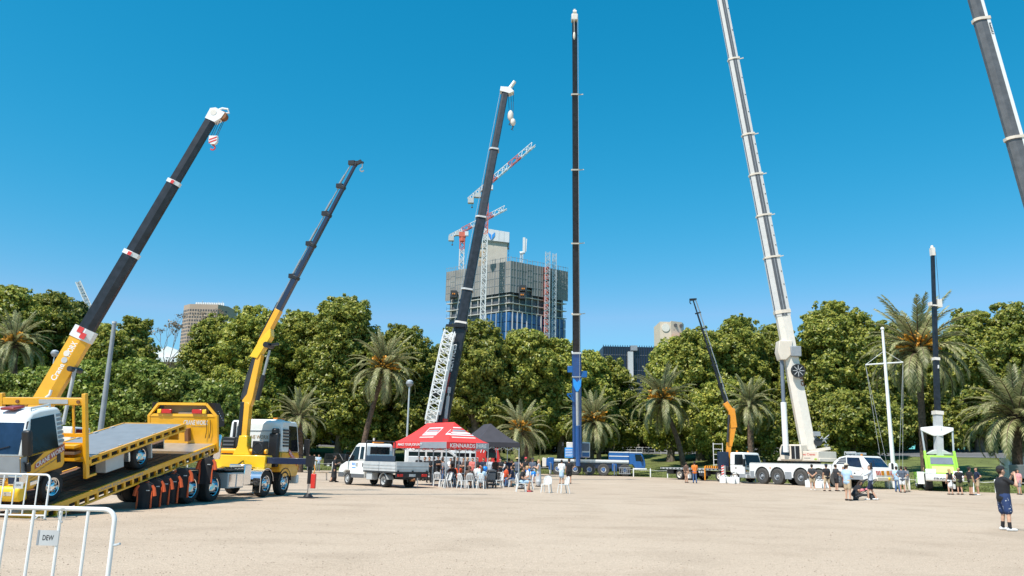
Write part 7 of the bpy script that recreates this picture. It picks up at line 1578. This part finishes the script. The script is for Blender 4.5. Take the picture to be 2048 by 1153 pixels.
def capsule_mesh(B):
    m = MB()
    for a, b, ra, rb, _ in B.c:
        z = (b-a); L = z.length; z = z.normalized() if L > 1e-6 else Vector((0, 0, 1)); x = z.orthogonal().normalized(); y = z.cross(x); n = 10; vs = []; rings = []
        for q in (-80, -45, -15, 0): rings.append((a+z*(ra*math.sin(R(q))), ra*math.cos(R(q))))
        for q in (0, 15, 45, 80): rings.append((b+z*(rb*math.sin(R(q))), rb*math.cos(R(q))))
        for p, r in rings:
            for i in range(n): t = 2*math.pi*i/n; vs.append(p+x*(r*math.cos(t))+y*(r*math.sin(t)))
        k = len(rings); m.add(vs, [(j*n+i, j*n+(i+1) % n, (j+1)*n+(i+1) % n, (j+1)*n+i) for j in range(k-1) for i in range(n)]+[list(range(n))[::-1], [(k-1)*n+i for i in range(n)]])
    return m
QUEUE = []
def person(px, py, h, yaw, label, pose='stand', arms='stand', legs='stand', top='tee', shirt='black', bottom='shorts', low='khaki', shoe='black', hair='short', hairc='darkbrown', hat=None, build=1., skin=0, group=None, sleeves=False, vox=.030, hold=None, P=None):
    P = G(px, py) if P is None else P
    B, hands, U = person_parts(pose, arms, legs, top, bottom, hair, 1, build, sleeves)
    tmp = bpy.data.objects.new('tmp', capsule_mesh(B).mesh('tmp', M['black'])); COL.objects.link(tmp)
    md = tmp.modifiers.new('r', 'REMESH'); md.mode = 'VOXEL'; md.voxel_size = vox
    sm = tmp.modifiers.new('s', 'SMOOTH'); sm.factor = .5; sm.iterations = 2
    QUEUE.append((tmp, B, hands, U, P, h, yaw, label, shirt, low, shoe, hairc, hat, skin, group, hold, vox))
def finish_people():
    dg = bpy.context.evaluated_depsgraph_get()
    for tmp, B, hands, U, P, h, yaw, label, shirt, low, shoe, hairc, hat, skin, group, hold, vox in QUEUE:
        ev = tmp.evaluated_get(dg); me = ev.to_mesh(); n = len(me.vertices); V = np.empty(n*3, np.float32); me.vertices.foreach_get('co', V); V = V.reshape(-1, 3)
        F = [list(p.vertices) for p in me.polygons]; ev.to_mesh_clear()
        C = V[[f[0] for f in F]]*.5+V[[f[2] if len(f) > 2 else f[1] for f in F]]*.5
        best = np.full(len(F), 9.); lab = np.zeros(len(F), int); TG = ['skin', 'shirt', 'trouser', 'shoe', 'hair', 'sock']
        for a, b, ra, rb, tg in B.c:
            a_, d = np.array(a), np.array(b-a); L2 = max(1e-9, float(d@d)); t = np.clip(((C-a_)@d)/L2, 0, 1); dist = np.linalg.norm(C-a_-t[:, None]*d, axis=1)-(ra+(rb-ra)*t)
            u = dist < best; best[u] = dist[u]; lab[u] = TG.index(tg)
        m = MB(); m.v = V.tolist(); m.f = F; m.m = lab.tolist()
        for pm, f, s, w in hands:                                   # five separate fingers
            side = f.cross(Vector((0, 0, 1))); side = side.normalized() if side.length > .1 else Vector((0, 1, 0)); up = side.cross(f).normalized()
            for i, (o, L) in enumerate(((-.026, .060), (-.009, .070), (.009, .066), (.025, .052))):
                r0 = pm+side*o+f*.015; q = r0+f*(L*.55)-up*.006; m.tube([r0, q, q+f*(L*.35)-up*.022], [.010, .009, .007], 5)
            r0 = w+f*.03+side*(.03*s); q = r0+(f*.6+side*s*.8).normalized()*.035; m.tube([r0, q, q+f*.03], [.011, .010, .008], 5)
        for s in (-1, 1): m.ball(U((.093, s*.034, 1.645)), .011, 6, 4, mi=4)
        sc = h/1.75
        t = m.mesh('person', [SKIN[skin], cloth(shirt), cloth(low), cloth(shoe), cloth(hairc), cloth('black')]); o = link('person', t, None, loc=P, rot=(0, 0, R(yaw))); o.scale = (sc, sc, sc)
        tag(o, label, 'person', group)
        c = U((-.005, 0, 1.685)); ax = (U((0, 0, 1.75))-U((0, 0, 1.65))).normalized(); fw = (U((.1, 0, 1.65))-U((0, 0, 1.65))).normalized(); sd = ax.cross(fw)
        if hat:
            kind, hc = hat; q = MB(); nn = 14; vs = []
            for j in range(6):
                a = R(90)*j/5
                for i in range(nn): th = 2*math.pi*i/nn; vs.append(c+ax*(.105*math.sin(a)+.015)+fw*(.118*math.cos(a)*math.cos(th))+sd*(.105*math.cos(a)*math.sin(th)))
            q.add(vs, [(j*nn+i, j*nn+(i+1) % nn, (j+1)*nn+(i+1) % nn, (j+1)*nn+i) for j in range(5) for i in range(nn)])
            if kind == 'cap': q.add([c+ax*z+fw*x+sd*y for z in (.012, .026) for x, y in ((.09,-.085),(.165,-.065),(.195,0),(.165,.065),(.09,.085))], [(4,3,2,1,0),(5,6,7,8,9)]+[(i, (i+1) % 5, 5+(i+1) % 5, 5+i) for i in range(5)])
            else: q.add([c+ax*z+fw*(r*math.cos(2*math.pi*i/16))+sd*(r*math.sin(2*math.pi*i/16)) for r, z in ((.10,.02),(.21,.005),(.21,.018),(.10,.035)) for i in range(16)], [(j*16+i, j*16+(i+1) % 16, (j+1)*16+(i+1) % 16, (j+1)*16+i) for j in range(3) for i in range(16)])
            q.build('cap' if kind == 'cap' else 'hat', cloth(hc), o)
        if hold == 'phone':
            mid = (hands[0][0]+hands[1][0])/2+hands[0][1]*.04+Vector((.03, 0, .02)); q = MB(); q.box(mid.x-.006, mid.x+.006, mid.y-.075, mid.y+.075, mid.z-.035, mid.z+.04); ph = q.build('phone', M['black'], None, bevel=.004)
            ph.matrix_world = Matrix.LocRotScale(P, Euler((0, 0, R(yaw))), Vector((sc, sc, sc))); tag(ph, 'black phone held up by the '+label.replace('person', 'one', 1)[:48].rsplit(' ', 1)[0], 'phone')
        if hold == 'bag':
            pm = hands[1][0]; q = MB(); q.prism([(-.16,-.42),(.16,-.42),(.18,-.12),(.06,-.10),(-.06,-.10),(-.18,-.12)], 'y', -.06, .06); q.tube([(-.08,0,-.11),(-.05,0,.0),(.05,0,.0),(.08,0,-.11)], .008, 5)
            q.v = [(x+pm.x, y+pm.y-.03, z+pm.z-.01) for x, y, z in q.v]; bg_ = q.build('carry_bag', M['white'], None); bg_.matrix_world = Matrix.LocRotScale(P, Euler((0, 0, R(yaw))), Vector((sc, sc, sc))); tag(bg_, 'white carry bag held by the '+label.replace('person', 'one', 1)[:36].rsplit(' ', 1)[0], 'bag')
        bpy.data.objects.remove(tmp)
GA, GB, GC = 'people by the right hand cranes', 'people round the marquees', 'people near the ute'
person(2014, 1062, 1.76, -6, 'person in a black cap, black tee and patterned shorts photographing with a phone', arms='photo', legs='wide', shirt='black', bottom='socks', low='printed', shoe='white', hat=('cap', 'black'), build=1.28, vox=.02, hold='phone', skin=2)
person(2040, 990, 1.70, 200, 'person half hidden behind the one in patterned shorts', shirt='pink', low='grey', group=GA)
person(1697, 1002, 1.80, 35, 'tall person in a pale blue shirt, khaki shorts and tan cap', arms='hold', shirt='lightblue', low='khaki', hat=('cap', 'beige'), build=1.1, group=GA, skin=2)
person(1744, 1001, 1.75, 155, 'person in a pale grey top and navy shorts with both arms raised', arms='photo', legs='stride', shirt='palegrey', low='navy', shoe='white', sleeves=True, group=GA, skin=2)
person(1710, 1001, 1.65, 10, 'person in black crouching beside the pushchair', pose='crouch', arms='hold', shirt='black', bottom='long', low='charcoal', hair='long', group=GA)
person(1626, 981, 1.76, 75, 'person in a dark tee with both hands clasped behind the back', arms='behind', shirt='charcoal', low='khaki', shoe='white', group=GA, build=1.1)
person(1655, 983, 1.78, 100, 'person in a black tee, khaki shorts and navy cap seen from behind', legs='wide', shirt='black', low='khaki', hat=('cap', 'navy'), group=GA, build=1.12)
person(1674, 983, 1.78, 15, 'person in a black tee and black shorts facing right', arms='hold', shirt='charcoal', low='black', group=GA, build=1.1, skin=2)
person(1690, 983, 1.64, 160, 'person in a black top and red shorts', arms='hold', top='singlet', shirt='black', low='red', hair='long', group=GA)
person(1806, 986, 1.76, 85, 'person in a slate tee and white shorts right of the flagpole', arms='hips', shirt='slate', low='white', group=GA, build=1.1)
person(1796, 985, 1.74, 60, 'person in a pale blue shirt and jeans beside the flagpole', shirt='lightblue', bottom='long', low='jeans', group=GA)
person(1815, 984, 1.74, 110, 'person in a grey tee and beige trousers right of the flagpole', shirt='grey', bottom='long', low='beige', group=GA)
person(1902, 990, 1.66, 105, 'blonde person in a black top carrying a white bag by the green crane', top='singlet', shirt='black', bottom='skirt', low='white', hair='long', hairc='blonde', hold='bag', group=GA, skin=2)
person(1921, 990, 1.72, 95, 'broad person in a black top and olive shorts with blonde hair in a bun', arms='hips', shirt='black', low='olive', hair='bun', hairc='blonde', build=1.22, group=GA, skin=2)
person(1943, 991, 1.78, 10, 'person in a black tee, cap and olive shorts right of the green crane', shirt='black', low='olive', hat=('cap', 'black'), build=1.05, group=GA)
person(1957, 991, 1.78, 175, 'person in a navy tee and khaki shorts, rightmost of those by the green crane', arms=('hips', 'stand'), shirt='navy', low='khaki', shoe='white', group=GA, build=1.1)
person(1851, 979, 1.74, -60, 'person in black standing close beside the left wheel of the green crane', shirt='black', low='charcoal', bottom='long', group=GA)
person(1373, 966, 1.72, 40, 'person in a brown tee carrying a white bag before the flatbed', arms='stand', shirt='brown', low='tan', hold='bag', group=GA)
person(1390, 967, 1.78, 90, 'person in an orange hi vis shirt and jeans before the flatbed', arms='hold', shirt='orange', bottom='long', low='jeans', hat=('cap', 'charcoal'), group=GA, build=1.08)
person(1123, 969, 1.70, 80, 'person in a long white shirt and white trousers before the blue crane', arms='hold', shirt='white', bottom='skirt', low='lightblue', sleeves=True, build=1.15, group=GB)
person(1138, 968, 1.78, 95, 'person in a black tee and black shorts before the blue crane', arms=('stand', 'hips'), shirt='black', low='black', hat=('cap', 'charcoal'), build=1.15, group=GB)
person(1051, 966, 1.80, -100, 'person in a black singlet and red cap beside the black marquee pole', top='singlet', shirt='black', low='charcoal', hat=('cap', 'red'), group=GB, build=1.05)
person(1065, 967, 1.78, -110, 'person in a slate tee, white shorts and dark cap by the balloons', arms='hold', shirt='slate', low='white', hat=('cap', 'charcoal'), group=GB)
person(1077, 974, 1.68, 170, 'person in a long pale grey dress beside the balloons', arms='phone', top='singlet', shirt='lightgrey', bottom='dress', hair='long', hairc='blonde', group=GB, skin=2)
person(1034, 967, 1.78, 60, 'person in a straw hat and slate singlet', arms='hips', top='singlet', shirt='slate', low='jeans', bottom='long', hat=('hat', 'straw'), group=GB, build=1.1)
person(1010, 968, 1.78, -20, 'person in a white and blue shirt bending over under the black marquee', pose='lean', arms='table', shirt='lightblue', bottom='long', low='charcoal', group=GB, build=1.1)
person(1022, 967, 1.72, 190, 'person in a tan top bending over the grey table', pose='lean', arms='table', shirt='tan', low='charcoal', group=GB)
S = lambda px, py, yaw: G(px, py)+Vector((math.cos(R(yaw)), math.sin(R(yaw)), 0))*.0
person(1042, 984, 1.74, 5, 'sitter in a black tee and pale blue shorts on a white chair in the open', pose='sit', arms='hold', shirt='black', low='lightblue', shoe='red', group=GB)
person(1057, 979, 1.74, 185, 'sitter in a white tee and grey trousers facing left', pose='sit', arms='hold', shirt='white', bottom='long', low='grey', hairc='blonde', group=GB)
person(1010, 974, 1.70, 20, 'sitter in an orange patterned shirt and black shorts', pose='sit', arms='table', shirt='redorange', low='black', build=1.2, group=GB)
person(1026, 975, 1.70, 170, 'sitter in navy beside the orange patterned shirt', pose='sit', arms='table', shirt='navy', bottom='long', low='jeans', group=GB)
for a in ((836, 962, 1.75, -70, 'person in a black tee standing behind the ute tray, at its left', 'stand', 'table', 'black', 'charcoal', 'short'), (848, 962, 1.70, 200, 'person in a black tee standing behind the ute tray, at its right', 'stand', 'hold', 'black', 'black', 'short'),
          (866, 964, 1.72, 150, 'person in charcoal behind the ute tailgate, first from the left', 'stand', 'hold', 'charcoal', 'charcoal', 'short'), (875, 963, 1.78, -40, 'person in black and a cap behind the ute tailgate', 'stand', 'cross', 'black', 'charcoal', 'cap'),
          (894, 968, 1.74, 150, 'person in a grey tee leaning over the table by the front pole', 'lean', 'table', 'grey', 'charcoal', 'short'), (907, 966, 1.76, 90, 'person in a long black dress in the middle of the red marquee', 'stand', 'stand', 'black', 'dress', 'long'),
          (944, 965, 1.70, -80, 'person in a coral tee under the red marquee', 'stand', 'hold', 'coral', 'charcoal', 'short'), (966, 965, 1.72, -95, 'person in a navy tee standing behind the blue balloon', 'stand', 'hold', 'navy', 'jeans', 'short'),
          (979, 966, 1.72, 100, 'blonde person in a pale top under the red marquee', 'stand', 'cross', 'palegrey', 'grey', 'blonde'), (900, 964, 1.66, -80, 'pale topped person looking out from behind the grey tee', 'stand', 'hold', 'white', 'grey', 'long')):
    person(a[0], a[1], a[2], a[3], a[4], pose=a[5], arms=a[6], shirt=a[7], low=a[8] if a[8] != 'dress' else 'black', bottom='dress' if a[8] == 'dress' else 'long', hair='long' if a[9] == 'long' else 'short', hairc='blonde' if a[9] == 'blonde' else 'darkbrown', hat=('cap', 'black') if a[9] == 'cap' else None, build=1.2 if a[8] == 'dress' else 1.05, group=GB)
person(915, 968, 1.70, 90, 'sitter in a red orange top at the white table seen from behind', pose='sit', arms='table', shirt='redorange', low='charcoal', hair='long', hairc='brown', group=GB)
person(938, 977, 1.66, 100, 'sitter in brown on the chair in the middle of the front row', pose='sit', arms='table', shirt='brown', low='charcoal', hair='long', hairc='brown', group=GB)
person(955, 972, 1.72, 100, 'broad sitter in a white tee left of the blue balloon', pose='sit', arms='table', shirt='white', low='charcoal', build=1.15, group=GB, P=G(955, 972)+Vector((0, 0, .02)))
person(962, 978, 1.62, 80, 'sitter in a tan and pale blue top beside the pushchair', pose='sit', arms='table', shirt='lightblue', low='jeans', hair='long', hairc='brown', group=GB)
chair(G(955, 972), R(100), 'white plastic chair under the broad sitter in a white tee')
person(667, 965, 1.68, 20, 'person in a long black dress walking left of the ute', arms='phone', legs='stride', shirt='black', bottom='dress', hair='bun', hairc='black', hold='phone', group=GC, build=1.02)
person(699, 941, 1.76, -110, 'person in a dark tee at the front of the black car', arms='table', shirt='navy', bottom='long', low='charcoal', group=GC)
for px, py, yw, sh, lo, hc, ps, lb in ((857, 966, -60, 'charcoal', 'black', 'darkbrown', 'stand', 'bare headed person in charcoal left of the marquee front pole'), (884, 964, 30, 'black', 'jeans', 'brown', 'stand', 'person in black and jeans between the front pole and the grey tee'),
    (914, 963, -90, 'navy', 'charcoal', 'darkbrown', 'stand', 'person in navy right of the long black dress'), (926, 965, 200, 'brown', 'black', 'black', 'stand', 'person in brown standing in the middle of the red marquee'), (934, 963, -100, 'black', 'grey', 'blonde', 'stand', 'blonde person in black left of the coral tee'),
    (952, 964, -80, 'charcoal', 'jeans', 'darkbrown', 'stand', 'person in charcoal right of the coral tee'), (973, 963, 150, 'grey', 'charcoal', 'brown', 'stand', 'person in grey between the navy tee and the pale top'), (990, 968, 60, 'brown', 'charcoal', 'darkbrown', 'stand', 'person in brown by the corner pole of the red marquee'),
    (1000, 965, -60, 'charcoal', 'charcoal', 'black', 'stand', 'person in charcoal beside the red cab'), (1017, 971, 120, 'navy', 'jeans', 'darkbrown', 'stand', 'person in navy and jeans behind the orange patterned sitter'), (903, 972, 80, 'brown', 'charcoal', 'darkbrown', 'sit', 'sitter in brown beside the front pole of the red marquee'), (970, 973, 120, 'charcoal', 'jeans', 'brown', 'sit', 'sitter in charcoal behind the dark pushchair')):
    person(px, py, 1.72, yw, lb, pose=ps, arms='table' if ps == 'sit' else 'hold', shirt=sh, bottom='long', low=lo, hairc=hc, group=GB, vox=.034, build=1.08)
    if ps == 'sit': chair(G(px, py), R(yw), 'white plastic chair under the '+lb)
for px, py, sh, lb in ((617, 942, 'pink', 'person in pink under the small white marquee'), (627, 941, 'white', 'person in white under the small white marquee'), (636, 943, 'lightblue', 'person in pale blue right of the small white marquee')): person(px, py, 1.72, -80, lb, arms='hold', shirt=sh, bottom='long', low='grey', group=GC)
finish_people()
